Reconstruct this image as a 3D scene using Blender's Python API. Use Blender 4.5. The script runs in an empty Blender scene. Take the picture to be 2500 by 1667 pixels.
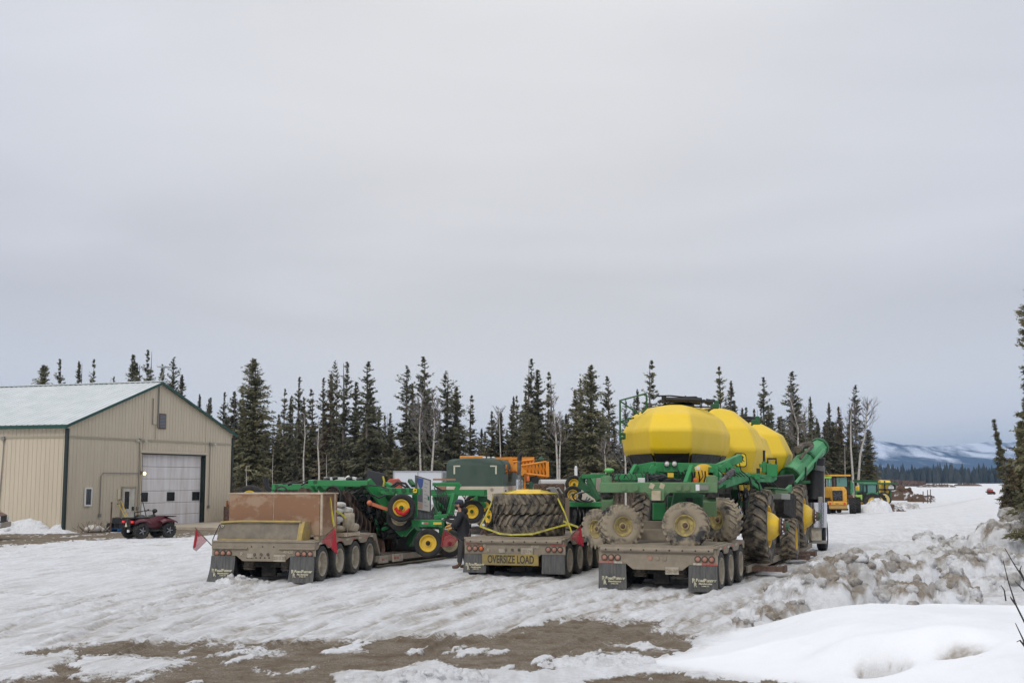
import bpy, math, random
import numpy as np
from mathutils import Vector, Matrix
R = math.radians
S = bpy.context.scene
COL = S.collection
# ---------------------------------------------------------------- camera
F_PX, PITCH, CAM_H = 2981.0, math.atan(338.5/2981.0), 2.4
cd = bpy.data.cameras.new('camera'); cam = bpy.data.objects.new('camera', cd); COL.objects.link(cam)
cd.sensor_width = 36.0; cd.lens = 36.0*F_PX/2500.0; cd.clip_start = 0.1; cd.clip_end = 20000
cam.location = (0, 0, CAM_H); cam.rotation_euler = (math.pi/2+PITCH, 0, 0)
S.camera = cam
# ---------------------------------------------------------------- world: overcast layer over a physical sky
SUN_EL, SUN_AZ = R(42), R(205)
w = bpy.data.worlds.new("World"); S.world = w; w.use_nodes = True
nt = w.node_tree; nt.nodes.clear()
def N(t, tree=None, **k):
    n = (tree or nt).nodes.new(t)
    for a, b in k.items(): setattr(n, a, b)
    return n
out = N('ShaderNodeOutputWorld'); sky = N('ShaderNodeTexSky', sky_type='NISHITA', sun_disc=False)
sky.sun_elevation = SUN_EL; sky.sun_rotation = SUN_AZ
bg1 = N('ShaderNodeBackground'); bg1.inputs[1].default_value = 0.1
nt.links.new(sky.outputs[0], bg1.inputs[0])
tc = N('ShaderNodeTexCoord'); sep = N('ShaderNodeSeparateXYZ'); nt.links.new(tc.outputs['Generated'], sep.inputs[0])
ramp = N('ShaderNodeValToRGB'); cr = ramp.color_ramp
cr.elements[0].position = 0.0; cr.elements[0].color = (.63, .65, .70, 1)
cr.elements[1].position = 1.0; cr.elements[1].color = (1.05, 1.05, 1.06, 1)
for p, c in ((.03, (.655, .665, .71)), (.09, (.645, .65, .68)), (.15, (.59, .585, .60)), (.20, (.64, .635, .65)), (.26, (.695, .69, .70)), (.36, (.72, .715, .725)), (.5, (.80, .80, .81))):
    e = cr.elements.new(p); e.color = (*c, 1)
mp = N('ShaderNodeMapping'); mp.inputs['Scale'].default_value = (1.6, 1.0, 6.5); mp.inputs['Rotation'].default_value = (0, R(7), 0)
nt.links.new(tc.outputs['Generated'], mp.inputs[0])
n1 = N('ShaderNodeTexNoise'); n1.inputs['Scale'].default_value = 1.5; n1.inputs['Detail'].default_value = 5; n1.inputs['Roughness'].default_value = .45; n1.inputs['Distortion'].default_value = .5
nt.links.new(mp.outputs[0], n1.inputs['Vector'])
mr = N('ShaderNodeMapRange'); mr.inputs[1].default_value = .3; mr.inputs[2].default_value = .7; mr.inputs[3].default_value = -.035; mr.inputs[4].default_value = .035
nt.links.new(n1.outputs[0], mr.inputs[0])
ad = N('ShaderNodeMath', operation='ADD'); nt.links.new(sep.outputs[2], ad.inputs[0]); nt.links.new(mr.outputs[0], ad.inputs[1])
nt.links.new(ad.outputs[0], ramp.inputs[0])
# the bright part of the cloud deck lies straight ahead, greyer-blue to both sides
sx = N('ShaderNodeMath', operation='ABSOLUTE'); nt.links.new(sep.outputs[0], sx.inputs[0])
m2 = N('ShaderNodeMapRange'); m2.inputs[1].default_value = .1; m2.inputs[2].default_value = .42; m2.inputs[3].default_value = 0; m2.inputs[4].default_value = .8
nt.links.new(sx.outputs[0], m2.inputs[0])
mixc = N('ShaderNodeMix', data_type='RGBA'); nt.links.new(m2.outputs[0], mixc.inputs[0]); nt.links.new(ramp.outputs[0], mixc.inputs[6]); 
mul = N('ShaderNodeMix', data_type='RGBA', blend_type='MULTIPLY'); mul.inputs[0].default_value = 1; nt.links.new(ramp.outputs[0], mul.inputs[6]); mul.inputs[7].default_value = (.85, .885, .96, 1)
nt.links.new(mul.outputs[2], mixc.inputs[7])
nn = N('ShaderNodeMapRange'); nn.inputs[1].default_value=.25; nn.inputs[2].default_value=.75; nn.inputs[3].default_value=.96; nn.inputs[4].default_value=1.04
nt.links.new(n1.outputs[0], nn.inputs[0])
bg2 = N('ShaderNodeBackground'); nt.links.new(mixc.outputs[2], bg2.inputs[0]); nt.links.new(nn.outputs[0], bg2.inputs[1])
mx = N('ShaderNodeMixShader'); mx.inputs[0].default_value = .93
nt.links.new(bg1.outputs[0], mx.inputs[1]); nt.links.new(bg2.outputs[0], mx.inputs[2]); nt.links.new(mx.outputs[0], out.inputs[0])
sd = bpy.data.lights.new('sun', 'SUN'); so = bpy.data.objects.new('sun', sd); COL.objects.link(so)
sd.energy = 1.0; sd.angle = R(14); sd.color = (1, .96, .90)
az = SUN_AZ   # sky sun_rotation is clockwise from +Y
dvec = Vector((math.sin(az)*math.cos(SUN_EL), math.cos(az)*math.cos(SUN_EL), math.sin(SUN_EL)))
so.rotation_euler = dvec.to_track_quat('Z', 'Y').to_euler(); so.location = (0, 0, 60)
S.view_settings.view_transform = 'Standard'; S.view_settings.look = 'None'; S.view_settings.exposure = 0.16; S.view_settings.gamma = 1
S.view_settings.use_curve_mapping = False
# ---------------------------------------------------------------- picture <-> place
cP, sP = math.cos(PITCH), math.sin(PITCH)
def W(px, py, Y):
    """the place seen at photo pixel (px,py) at forward distance Y"""
    u = (px-1250)/F_PX; v = (833.5-py)/F_PX
    dy = cP - v*sP; dz = sP + v*cP; t = Y/dy
    return Vector((u*t, Y, CAM_H+dz*t))
def G(px, py, z=0.0):
    u = (px-1250)/F_PX; v = (833.5-py)/F_PX
    dy = cP - v*sP; dz = sP + v*cP; t = (z-CAM_H)/dz
    return Vector((u*t, dy*t, z))
def PXarr(X, Y, Z):
    zc = (Z-CAM_H); d = Y*cP+zc*sP; v = (-Y*sP+zc*cP)/d
    return 1250+F_PX*X/d, 833.5-F_PX*v
# ---------------------------------------------------------------- tagging
def tag(o, label=None, cat=None, group=None, kind=None):
    if label: o['label'] = label
    if cat: o['category'] = cat
    if group: o['group'] = group
    if kind: o['kind'] = kind
    return o
RM = {}
def thing(name, label, cat, loc=(0, 0, 0), head=0.0, group=None):
    """Empty at a thing's base; head = heading in degrees clockwise from +Y"""
    o = bpy.data.objects.new(name, None); COL.objects.link(o)
    o.location = loc; o.rotation_euler = (0, 0, -R(head)); o.empty_display_size = .3
    RM[o.name] = (Matrix.Translation(Vector(loc)) @ Matrix.Rotation(-R(head), 4, 'Z')).inverted()
    return tag(o, label, cat, group)
def root_of(o):
    while o.parent: o = o.parent
    return o
def copy_tree(o, parent=None):
    c = o.copy(); COL.objects.link(c)
    if parent: c.parent = parent
    for ch in list(o.children): copy_tree(ch, c)
    return c
# ---------------------------------------------------------------- mesh builder
def axm(c, axis):
    """matrix whose local X runs along axis, at c"""
    x = Vector(axis).normalized(); up = Vector((0, 0, 1)) if abs(x.z) < .95 else Vector((0, 1, 0))
    y = up.cross(x).normalized(); z = x.cross(y)
    m = Matrix((x, y, z)).transposed().to_4x4(); m.translation = Vector(c); return m
class MB:
    def __init__(s): s.v = []; s.f = []; s.mi = []; s.m = 0; s.cm = 0
    def add(s, vs, fs):
        b = len(s.v); s.v += [tuple(v) for v in vs]; s.f += [tuple(b+i for i in f) for f in fs]; s.mi += [s.cm]*len(fs); return s
    def box(s, c, d, m=None, taper=1.0):
        vs = [(c[0]+x*d[0]/2*(taper if z > 0 else 1), c[1]+y*d[1]/2*(taper if z > 0 else 1), c[2]+z*d[2]/2) for x in (-1, 1) for y in (-1, 1) for z in (-1, 1)]
        if m is not None: vs = [m @ Vector(v) for v in vs]
        return s.add(vs, [(0, 1, 3, 2), (4, 6, 7, 5), (0, 4, 5, 1), (2, 3, 7, 6), (0, 2, 6, 4), (1, 5, 7, 3)])
    def beam(s, a, b, w=.1, h=.1, up=None):
        a = Vector(a); b = Vector(b); m = axm((a+b)/2, b-a)
        return s.box((0, 0, 0), ((b-a).length, w, h), m)
    def tube(s, pts, r, n=8, caps=True):
        pts = [Vector(p) for p in pts]; rs = r if isinstance(r, (list, tuple)) else [r]*len(pts)
        vs = []; fs = []
        d0 = (pts[1]-pts[0]).normalized(); ref = Vector((0, 0, 1)) if abs(d0.z) < .9 else Vector((1, 0, 0))
        u = d0.cross(ref).normalized()
        for i, p in enumerate(pts):
            d = (pts[min(i+1, len(pts)-1)]-pts[max(i-1, 0)]).normalized()
            u = (u-d*u.dot(d)); u = u.normalized() if u.length > 1e-6 else d.orthogonal().normalized()
            v = d.cross(u)
            for k in range(n):
                a = 2*math.pi*k/n; vs.append(p+(u*math.cos(a)+v*math.sin(a))*rs[i])
        for i in range(len(pts)-1):
            for k in range(n):
                fs.append((i*n+k, i*n+(k+1) % n, (i+1)*n+(k+1) % n, (i+1)*n+k))
        if caps: fs += [tuple(range(n))[::-1], tuple((len(pts)-1)*n+k for k in range(n))]
        return s.add(vs, fs)
    def lathe(s, prof, m, n=32, closed=False):
        """prof of (a,r): a along local X"""
        vs = []; fs = []; L = len(prof)
        for a, r in prof:
            for k in range(n):
                t = 2*math.pi*k/n; vs.append(m @ Vector((a, r*math.cos(t), r*math.sin(t))))
        for i in range(L if closed else L-1):
            j = (i+1) % L
            for k in range(n): fs.append((i*n+k, j*n+k, j*n+(k+1) % n, i*n+(k+1) % n))
        return s.add(vs, fs)
    def prism(s, poly, h, m):
        """poly in local XY, thickness h along local Z (centred)"""
        n = len(poly); vs = [m @ Vector((x, y, -h/2)) for x, y in poly]+[m @ Vector((x, y, h/2)) for x, y in poly]
        fs = [tuple(range(n))[::-1], tuple(range(n, 2*n))]+[(i, (i+1) % n, n+(i+1) % n, n+i) for i in range(n)]
        return s.add(vs, fs)
    def loft(s, rings, caps=True):
        n = len(rings[0]); vs = [p for r in rings for p in r]; fs = []
        for i in range(len(rings)-1):
            for k in range(n): fs.append((i*n+k, i*n+(k+1) % n, (i+1)*n+(k+1) % n, (i+1)*n+k))
        if caps: fs += [tuple(range(n))[::-1], tuple((len(rings)-1)*n+k for k in range(n))]
        return s.add(vs, fs)
    def ball(s, c, r, n=10, k=7):
        rr = r if isinstance(r, (list, tuple)) else (r, r, r)
        rings = []
        for i in range(k+1):
            t = math.pi*(i/k); q = max(math.sin(t), 1e-3)
            rings.append([(c[0]+rr[0]*q*math.cos(2*math.pi*j/n), c[1]+rr[1]*q*math.sin(2*math.pi*j/n), c[2]-rr[2]*math.cos(t)) for j in range(n)])
        return s.loft(rings)
    def build(s, name, mat, parent=None, world=False, smooth=None, bevel=0, label=None):
        me = bpy.data.meshes.new(name)
        vs = s.v
        if world and parent is not None:
            M = RM[root_of(parent).name]; vs = [tuple(M @ Vector(v)) for v in vs]
        me.from_pydata(vs, [], s.f); mats = mat if isinstance(mat, (list, tuple)) else [mat]
        for m in mats: me.materials.append(m)
        if len(mats) > 1: me.polygons.foreach_set('material_index', s.mi)
        me.update()
        o = bpy.data.objects.new(name, me); COL.objects.link(o)
        if parent is not None: o.parent = parent
        if smooth is not None:
            me.polygons.foreach_set('use_smooth', [True]*len(me.polygons))
            me.set_sharp_from_angle(angle=R(smooth))
        if bevel:
            b = o.modifiers.new('bevel', 'BEVEL'); b.width = bevel; b.segments = 2; b.limit_method = 'ANGLE'; b.angle_limit = R(40); b.harden_normals = False
        if label: o['label'] = label
        return o
# ---------------------------------------------------------------- materials
MATS = {}
def mat(name, col, rough=.6, metal=0.0, dirt=None, damt=.5, dscale=3.0, dsharp=.25, bump=0.0, bscale=40, alpha=1, emit=None, streak=None, spec=.5, col2=None, c2scale=8):
    if name in MATS: return MATS[name]
    m = bpy.data.materials.new(name); m.use_nodes = True; t = m.node_tree; t.nodes.clear(); MATS[name] = m
    def n(ty, **k): return N(ty, t, **k)
    o = n('ShaderNodeOutputMaterial'); p = n('ShaderNodeBsdfPrincipled'); t.links.new(p.outputs[0], o.inputs[0])
    p.inputs['Roughness'].default_value = rough; p.inputs['Metallic'].default_value = metal; p.inputs['Specular IOR Level'].default_value = spec
    c = n('ShaderNodeTexCoord'); src = None
    rgb = n('ShaderNodeRGB'); rgb.outputs[0].default_value = (*col, 1); src = rgb.outputs[0]
    if col2:
        a = n('ShaderNodeTexNoise'); a.inputs['Scale'].default_value = c2scale; a.inputs['Detail'].default_value = 5
        t.links.new(c.outputs['Object'], a.inputs['Vector'])
        mr_ = n('ShaderNodeMapRange'); mr_.inputs[1].default_value = .35; mr_.inputs[2].default_value = .65; t.links.new(a.outputs[0], mr_.inputs[0])
        q = n('ShaderNodeMix', data_type='RGBA'); t.links.new(mr_.outputs[0], q.inputs[0]); t.links.new(src, q.inputs[6]); q.inputs[7].default_value = (*col2, 1); src = q.outputs[2]
    if dirt:
        a = n('ShaderNodeTexNoise'); a.inputs['Scale'].default_value = dscale; a.inputs['Detail'].default_value = 8; a.inputs['Roughness'].default_value = .62
        v = c.outputs['Object']
        if streak:
            k = n('ShaderNodeMapping'); k.inputs['Scale'].default_value = streak; t.links.new(v, k.inputs[0]); v = k.outputs[0]
        t.links.new(v, a.inputs['Vector'])
        mr_ = n('ShaderNodeMapRange'); mr_.inputs[1].default_value = .5-dsharp/2+(.5-damt)*.4; mr_.inputs[2].default_value = .5+dsharp/2+(.5-damt)*.4
        t.links.new(a.outputs[0], mr_.inputs[0])
        q = n('ShaderNodeMix', data_type='RGBA'); t.links.new(mr_.outputs[0], q.inputs[0]); t.links.new(src, q.inputs[6]); q.inputs[7].default_value = (*dirt, 1); src = q.outputs[2]
        rr = n('ShaderNodeMapRange'); rr.inputs[3].default_value = rough; rr.inputs[4].default_value = .9; t.links.new(mr_.outputs[0], rr.inputs[0]); t.links.new(rr.outputs[0], p.inputs['Roughness'])
    t.links.new(src, p.inputs['Base Color'])
    if bump:
        a = n('ShaderNodeTexNoise'); a.inputs['Scale'].default_value = bscale; a.inputs['Detail'].default_value = 4
        t.links.new(c.outputs['Object'], a.inputs['Vector']); b = n('ShaderNodeBump'); b.inputs['Strength'].default_value = bump; b.inputs['Distance'].default_value = .02
        t.links.new(a.outputs[0], b.inputs['Height']); t.links.new(b.outputs[0], p.inputs['Normal'])
    if alpha < 1: p.inputs['Alpha'].default_value = alpha
    if emit: p.inputs['Emission Color'].default_value = (*emit[0], 1); p.inputs['Emission Strength'].default_value = emit[1]
    return m
DUST = (.25, .205, .15)
M_dust = mat('dusty steel', (.205, .172, .13), .85, dirt=(.31, .262, .195), damt=.55, dscale=5, dsharp=.5, bump=.25, bscale=60)
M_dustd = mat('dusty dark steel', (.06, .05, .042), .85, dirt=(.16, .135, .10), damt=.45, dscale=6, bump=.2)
M_black = mat('black steel', (.009, .009, .010), .5, dirt=(.045, .04, .034), damt=.30, dscale=6)
M_under = mat('matt dark steel', (.012, .011, .010), .8, dirt=(.06, .052, .042), damt=.32, dscale=8)  # near-black matt steel with slightly browner patches
M_rub = mat('tyre rubber', (.012, .012, .013), .7, dirt=(.05, .045, .038), damt=.35, dscale=4, bump=.2, bscale=50)
M_rubgrey = mat('road tyre', (.028, .028, .028), .75, dirt=(.085, .078, .066), damt=.45, dscale=5)
M_rubdirty = mat('muddy farm tyre', (.026, .024, .023), .65, dirt=(.235, .195, .14), damt=.50, dscale=4.5, dsharp=.22, bump=.3, bscale=30)
M_mudtyre = mat('caked tyre', (.29, .24, .17), .9, dirt=(.045, .044, .043), damt=.37, dscale=2.2, dsharp=.12, bump=.4, bscale=25)
M_green = mat('green paint', (.014, .235, .060), .35, dirt=(.05, .19, .075), damt=.35, dscale=3, dsharp=.5)
M_greend = mat('dusty green paint', (.075, .21, .085), .6, dirt=(.17, .22, .12), damt=.5, dscale=3, dsharp=.5)
M_greenk = mat('dark green paint', (.012, .095, .03), .4, dirt=(.03, .10, .04), damt=.4, dscale=5)
M_yel = mat('yellow paint', (.80, .52, .01), .4, dirt=(.55, .40, .12), damt=.3, dscale=4, dsharp=.4)
M_tank = mat('yellow tank plastic', (.80, .53, .002), .40, dirt=(.72, .52, .06), damt=.30, dscale=1.6, dsharp=.5, streak=(1, 1, .45), bump=.03, bscale=5)
M_rimtan = mat('dusty cream rim', (.36, .30, .19), .7, dirt=(.50, .43, .30), damt=.5, dscale=5)
M_rimmud = mat('muddy yellow rim', (.30, .24, .12), .8, dirt=(.55, .44, .12), damt=.3, dscale=9)
M_flap = mat('mud flap rubber', (.035, .037, .04), .6, dirt=(.17, .165, .15), damt=.36, dscale=3, dsharp=.5, streak=(5, 5, .7))
M_letter = mat('cream lettering', (.62, .58, .42), .7, dirt=(.2, .19, .16), damt=.3, dscale=12)
M_red = mat('red lens', (.36, .09, .06), .5, dirt=(.40, .26, .19), damt=.62, dscale=10, dsharp=.5)
M_amber = mat('amber lens', (.62, .13, .03), .35)
M_white = mat('white paint', (.7, .7, .69), .5, dirt=(.5, .48, .44), damt=.35, dscale=2)
M_chrome = mat('chrome', (.6, .6, .62), .18, 1.0)
M_strap = mat('yellow webbing', (.60, .54, .04), .8, dirt=(.34, .30, .10), damt=.4, dscale=7)
M_hose = mat('black hose', (.012, .012, .013), .45)
M_glass = mat('dark glass', (.012, .018, .022), .08, spec=.8)
M_wood = mat('plywood', (.25, .13, .07), .7, dirt=(.34, .235, .155), damt=.46, dscale=1.3, dsharp=.08, streak=(1, 1, 1.6), bump=.05)
M_pale = mat('pale timber', (.50, .40, .29), .8, dirt=(.35, .28, .2), damt=.4, dscale=8)
M_rust = mat('rusty steel', (.075, .045, .032), .8, dirt=(.16, .10, .075), damt=.45, dscale=7)
M_orange = mat('orange paint', (.72, .26, .02), .45, dirt=(.5, .22, .05), damt=.3, dscale=5)
M_loader = mat('loader yellow', (.72, .36, .025), .5, dirt=(.45, .26, .08), damt=.35, dscale=5)
M_skin = mat('skin', (.45, .24, .17), .6)
# ---------------------------------------------------------------- lettering
def text_mesh(txt, size, name, m, parent, M4, extrude=.004, xscale=1.0, shear=0, bold=0, label=None):
    cu = bpy.data.curves.new('tmp', 'FONT'); cu.body = txt; cu.size = size; cu.extrude = extrude; cu.offset = bold
    cu.align_x = 'CENTER'; cu.align_y = 'CENTER'; cu.shear = shear
    ob = bpy.data.objects.new('tmp', cu); COL.objects.link(ob)
    bpy.context.view_layer.update()
    me = bpy.data.meshes.new_from_object(ob.evaluated_get(bpy.context.evaluated_depsgraph_get())); me.name = name
    bpy.data.objects.remove(ob)
    me.transform(Matrix.Diagonal((xscale, 1, 1, 1))); me.transform(M4); me.materials.clear(); me.materials.append(m)
    o = bpy.data.objects.new(name, me); COL.objects.link(o); o.parent = parent
    if label: o['label'] = label
    return o
def face_m(c, out=(0, -1, 0), up=(0, 0, 1)):
    """matrix placing local XY in a plane whose normal (local Z) is out"""
    z = Vector(out).normalized(); y = (Vector(up)-z*Vector(up).dot(z)).normalized(); x = y.cross(z)
    m = Matrix((x, y, z)).transposed().to_4x4(); m.translation = Vector(c); return m
# ---------------------------------------------------------------- wheels
def tyre_prof(R_, w, r):
    h = R_-r
    return [(-w*.36, r), (-w*.44, r+.12*h), (-w*.5, r+.45*h), (-w*.48, r+.8*h), (-w*.40, R_-.02*R_), (-w*.2, R_), (w*.2, R_), (w*.40, R_-.02*R_), (w*.48, r+.8*h), (w*.5, r+.45*h), (w*.44, r+.12*h), (w*.36, r)]
def add_tyre(mb, m, R_, w, r, n=40, lugs=0, lugh=.04, lean=1, grooves=True):
    Rb = R_-lugh if lugs else R_
    pr = tyre_prof(Rb, w, r)
    if not lugs and grooves:
        pr = pr[:5]+[(-w*.22, Rb), (-w*.21, Rb-.012), (-w*.18, Rb-.012), (-w*.17, Rb), (-w*.02, Rb), (-w*.015, Rb-.012), (w*.015, Rb-.012), (w*.02, Rb), (w*.17, Rb), (w*.18, Rb-.012), (w*.21, Rb-.012), (w*.22, Rb)]+pr[7:]
    mb.lathe(pr, m, n)
    if lugs:
        P = lambda a, rad, t: m @ Vector((a, rad*math.cos(t), rad*math.sin(t)))
        dphi = 2*math.pi/lugs; th = dphi*.23
        for sgn in (-1, 1):
            for k in range(lugs):
                ph = k*dphi+(dphi/2 if sgn > 0 else 0)
                st = [(-.02, 0, Rb+lugh, Rb-.01), (.26, .38, Rb+lugh, Rb-.01), (.485, .85, Rb+lugh*.75, Rb-.05*Rb), (.5, 1.0, Rb-.10*(R_-r), Rb-.24*(R_-r))]
                vs = []
                for a, q, ro, ri in st:
                    t = ph+lean*q*dphi*.95
                    vs += [P(sgn*a*w, ri, t-th), P(sgn*a*w, ro, t-th*.7), P(sgn*a*w, ro, t+th*.7), P(sgn*a*w, ri, t+th)]
                fs = []
                for i in range(3):
                    b = i*4; fs += [(b, b+1, b+5, b+4), (b+1, b+2, b+6, b+5), (b+2, b+3, b+7, b+6)]
                fs += [(0, 3, 2, 1), (12, 13, 14, 15)]
                mb.add(vs, fs)
def wheel(parent, c, axis, R_, w, r, mt, mr_, dish=.06, lugs=0, lugh=.04, lean=1, hub=None, n=40, world=True, name='wheel', rimprof=None, bolts=8, hubmat=None, label=None):
    m = axm(c, axis)
    rim = MB()
    if rimprof: pr = rimprof
    else: pr = [(w*.37, r*1.04), (w*.42, r*1.04), (w*.42, r*.97), (w*.33, r*.95), (w*.30, r*.86), (w*.40-dish, r*.80), (w*.40-dish, r*.42), (w*.40-dish*.4, r*.38), (w*.40-dish*.4, .0001)]
    rim.lathe(pr, m, n)
    rim.lathe([(-w*.37, r*1.0), (-w*.42, r*1.02), (-w*.42, r*.95), (-w*.2, r*.9), (w*.30, r*.86)], m, n)
    fa = w*.40-dish
    for k in range(bolts):
        t = 2*math.pi*k/bolts
        rim.ball(m @ Vector((fa+.008, r*.58*math.cos(t), r*.58*math.sin(t))), r*.045, 6, 4)
    wo = rim.build(name, mr_, parent, world=world, smooth=35, label=label)
    if hubmat:
        h = MB(); h.lathe([(fa-.02, r*.30), (fa+.05, r*.29), (fa+.07, r*.2), (fa+.10, r*.12), (fa+.10, .0001)], m, 16); h.build('hub', hubmat, wo, world=world, smooth=40)
    t = MB(); add_tyre(t, m, R_, w, r*1.02, n if n > 30 else 32, lugs, lugh, lean); t.build('tyre', mt, wo, world=world, smooth=38)
    return wo
# ================================================================ noise (numpy)
def _h(ix, iy, s):
    a = (ix.astype(np.int64)*374761393+iy.astype(np.int64)*668265263+s*1442695041) & 0xffffffff
    a = ((a ^ (a >> 13))*1274126177) & 0xffffffff
    return ((a ^ (a >> 16)) & 0xffffff)/float(0xffffff)
def vn(x, y, s=0):
    ix = np.floor(x); iy = np.floor(y); fx = x-ix; fy = y-iy; fx = fx*fx*(3-2*fx); fy = fy*fy*(3-2*fy)
    a = _h(ix, iy, s); b = _h(ix+1, iy, s); c = _h(ix, iy+1, s); d = _h(ix+1, iy+1, s)
    return (a*(1-fx)+b*fx)*(1-fy)+(c*(1-fx)+d*fx)*fy
def fbm(x, y, o=4, s=0, g=.5):
    t = 0*x; a = 1; n = 0
    for i in range(o): t = t+a*vn(x*2**i+17.3*i, y*2**i-9.1*i, s+i); n += a; a *= g
    return t/n
def sstep(a, b, x):
    t = np.clip((x-a)/(b-a), 0, 1); return t*t*(3-2*t)
def in_poly(px, py, poly):
    c = np.zeros(px.shape, bool); n = len(poly)
    for i in range(n):
        x0, y0 = poly[i]; x1, y1 = poly[(i+1) % n]
        if y0 == y1: continue
        k = ((y0 > py) != (y1 > py)) & (px < (x1-x0)*(py-y0)/(y1-y0)+x0); c ^= k
    return c
def seg_dist(X, Y, pts):
    d = np.full(X.shape, 1e9)
    for (a, b) in zip(pts[:-1], pts[1:]):
        ax, ay = a; bx, by = b; vx, vy = bx-ax, by-ay; L = vx*vx+vy*vy+1e-9
        t = np.clip(((X-ax)*vx+(Y-ay)*vy)/L, 0, 1); d = np.minimum(d, np.hypot(X-ax-t*vx, Y-ay-t*vy))
    return d
def gp(l): return [tuple(G(x, y)[:2]) for x, y in l]
GRAV = gp([(-300, 1600), (0, 1597), (85, 1584), (133, 1576), (266, 1569), (425, 1568), (558, 1568), (638, 1570), (744, 1565), (850, 1560), (1010, 1556), (1090, 1558), (1250, 1541), (1356, 1506), (1436, 1502), (1489, 1514), (1595, 1517), (1622, 1527), (1610, 1549), (1691, 1562), (1691, 1573), (1633, 1600), (1569, 1616), (1505, 1592), (1425, 1592), (1356, 1610), (1319, 1640), (1250, 1637), (1143, 1637), (1063, 1616), (983, 1637), (850, 1648), (780, 1680), (700, 1800), (-700, 1800)])
PATCH = [gp([(-60, 1590), (110, 1598), (195, 1585), (203, 1600), (150, 1625), (95, 1650), (0, 1662), (-60, 1660)]), gp([(215, 1605), (300, 1606), (460, 1608), (440, 1622), (320, 1645), (180, 1652)]),
         gp([(570, 1594), (650, 1582), (700, 1590), (600, 1602)]), gp([(810, 1580), (880, 1572), (900, 1588), (820, 1594)]), gp([(1510, 1572), (1560, 1570), (1640, 1582), (1560, 1586)]), gp([(600,1628),(640,1626),(650,1634),(610,1636)])]
GRAV2 = gp([(1380, 1690), (1440, 1658), (1560, 1648), (1700, 1637), (1760, 1638), (1835, 1642), (1900, 1662), (1960, 1700)])
TRACKS = [([(545, 1566), (600, 1535), (680, 1515), (780, 1497), (900, 1468), (1000, 1452)], .16, .75), ([(620, 1566), (660, 1540), (730, 1515), (800, 1500), (920, 1475)], .16, .7),
          ([(190, 1566), (250, 1532), (330, 1512), (460, 1478), (620, 1440)], .2, .5), ([(260, 1566), (300, 1538), (400, 1505), (530, 1475), (700, 1445)], .16, .5),
          ([(960, 1552), (1020, 1520), (1100, 1480), (1200, 1448), (1330, 1430)], .18, .5), ([(1010, 1555), (1070, 1530), (1160, 1500), (1290, 1455)], .15, .5),
          ([(0, 1560), (60, 1535), (180, 1500), (330, 1460), (520, 1430)], .2, .45), ([(0, 1500), (120, 1480), (260, 1455)], .2, .4), ([(360, 1548), (440, 1528), (520, 1512)], .1, .5),
          ([(1640, 1540), (1760, 1500), (1840, 1462), (1950, 1400), (2000, 1370)], .35, .75), ([(1500, 1500), (1620, 1470), (1720, 1440), (1860, 1385)], .2, .45),
          ([(0, 1445), (60, 1448), (110, 1452)], .25, .9), ([(150, 1468), (290, 1470)], .08, .6), ([(1290, 1540), (1400, 1500), (1600, 1440)], .12, .4),
          ([(-20,1322),(60,1320),(180,1316),(330,1324),(440,1318),(520,1320)], .10, .8),([(330,1333),(430,1331)],.14,.8), ([(2060,1262),(2300,1235),(2400,1215)],.4,.3)]
for k in range(15):       # more thin wheel tracks curving in from the gravel to the trailers
    x0 = -100+k*118+(k*37 % 50); TRACKS.append(([(x0, 1600-(k % 3)*20), (x0+70+(k % 4)*12, 1555), (x0+190+(k % 5)*14, 1505), (x0+390+(k % 3)*30, 1452), (x0+640, 1410)], .07+.03*(k % 3), .62+.08*(k % 4)))
    if k % 2: TRACKS.append(([(x0+38, 1600-(k % 3)*20), (x0+112+(k % 4)*12, 1555), (x0+228+(k % 5)*14, 1505), (x0+420+(k % 3)*30, 1452), (x0+660, 1410)], .07+.03*(k % 3), .6))
TRACKS = [(gp(a), b, c) for a, b, c in TRACKS]
PAD = gp([(-80, 1310), (60, 1300), (165, 1299), (420, 1290), (620, 1285), (560, 1300), (480, 1310), (300, 1314), (150, 1320), (20, 1336), (-80, 1340)])
BANK = [(1.5, 16.5), (2.3, 17.3), (2.9, 19.0), (3.5, 20.3), (4.6, 21.3), (7, 21.6), (11, 22.2), (18, 22.6), (18, 9), (5.6, 9), (4.4, 12.6), (3.9, 13.6), (3.3, 14.6), (2.5, 15.45), (1.9, 15.9)]
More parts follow.
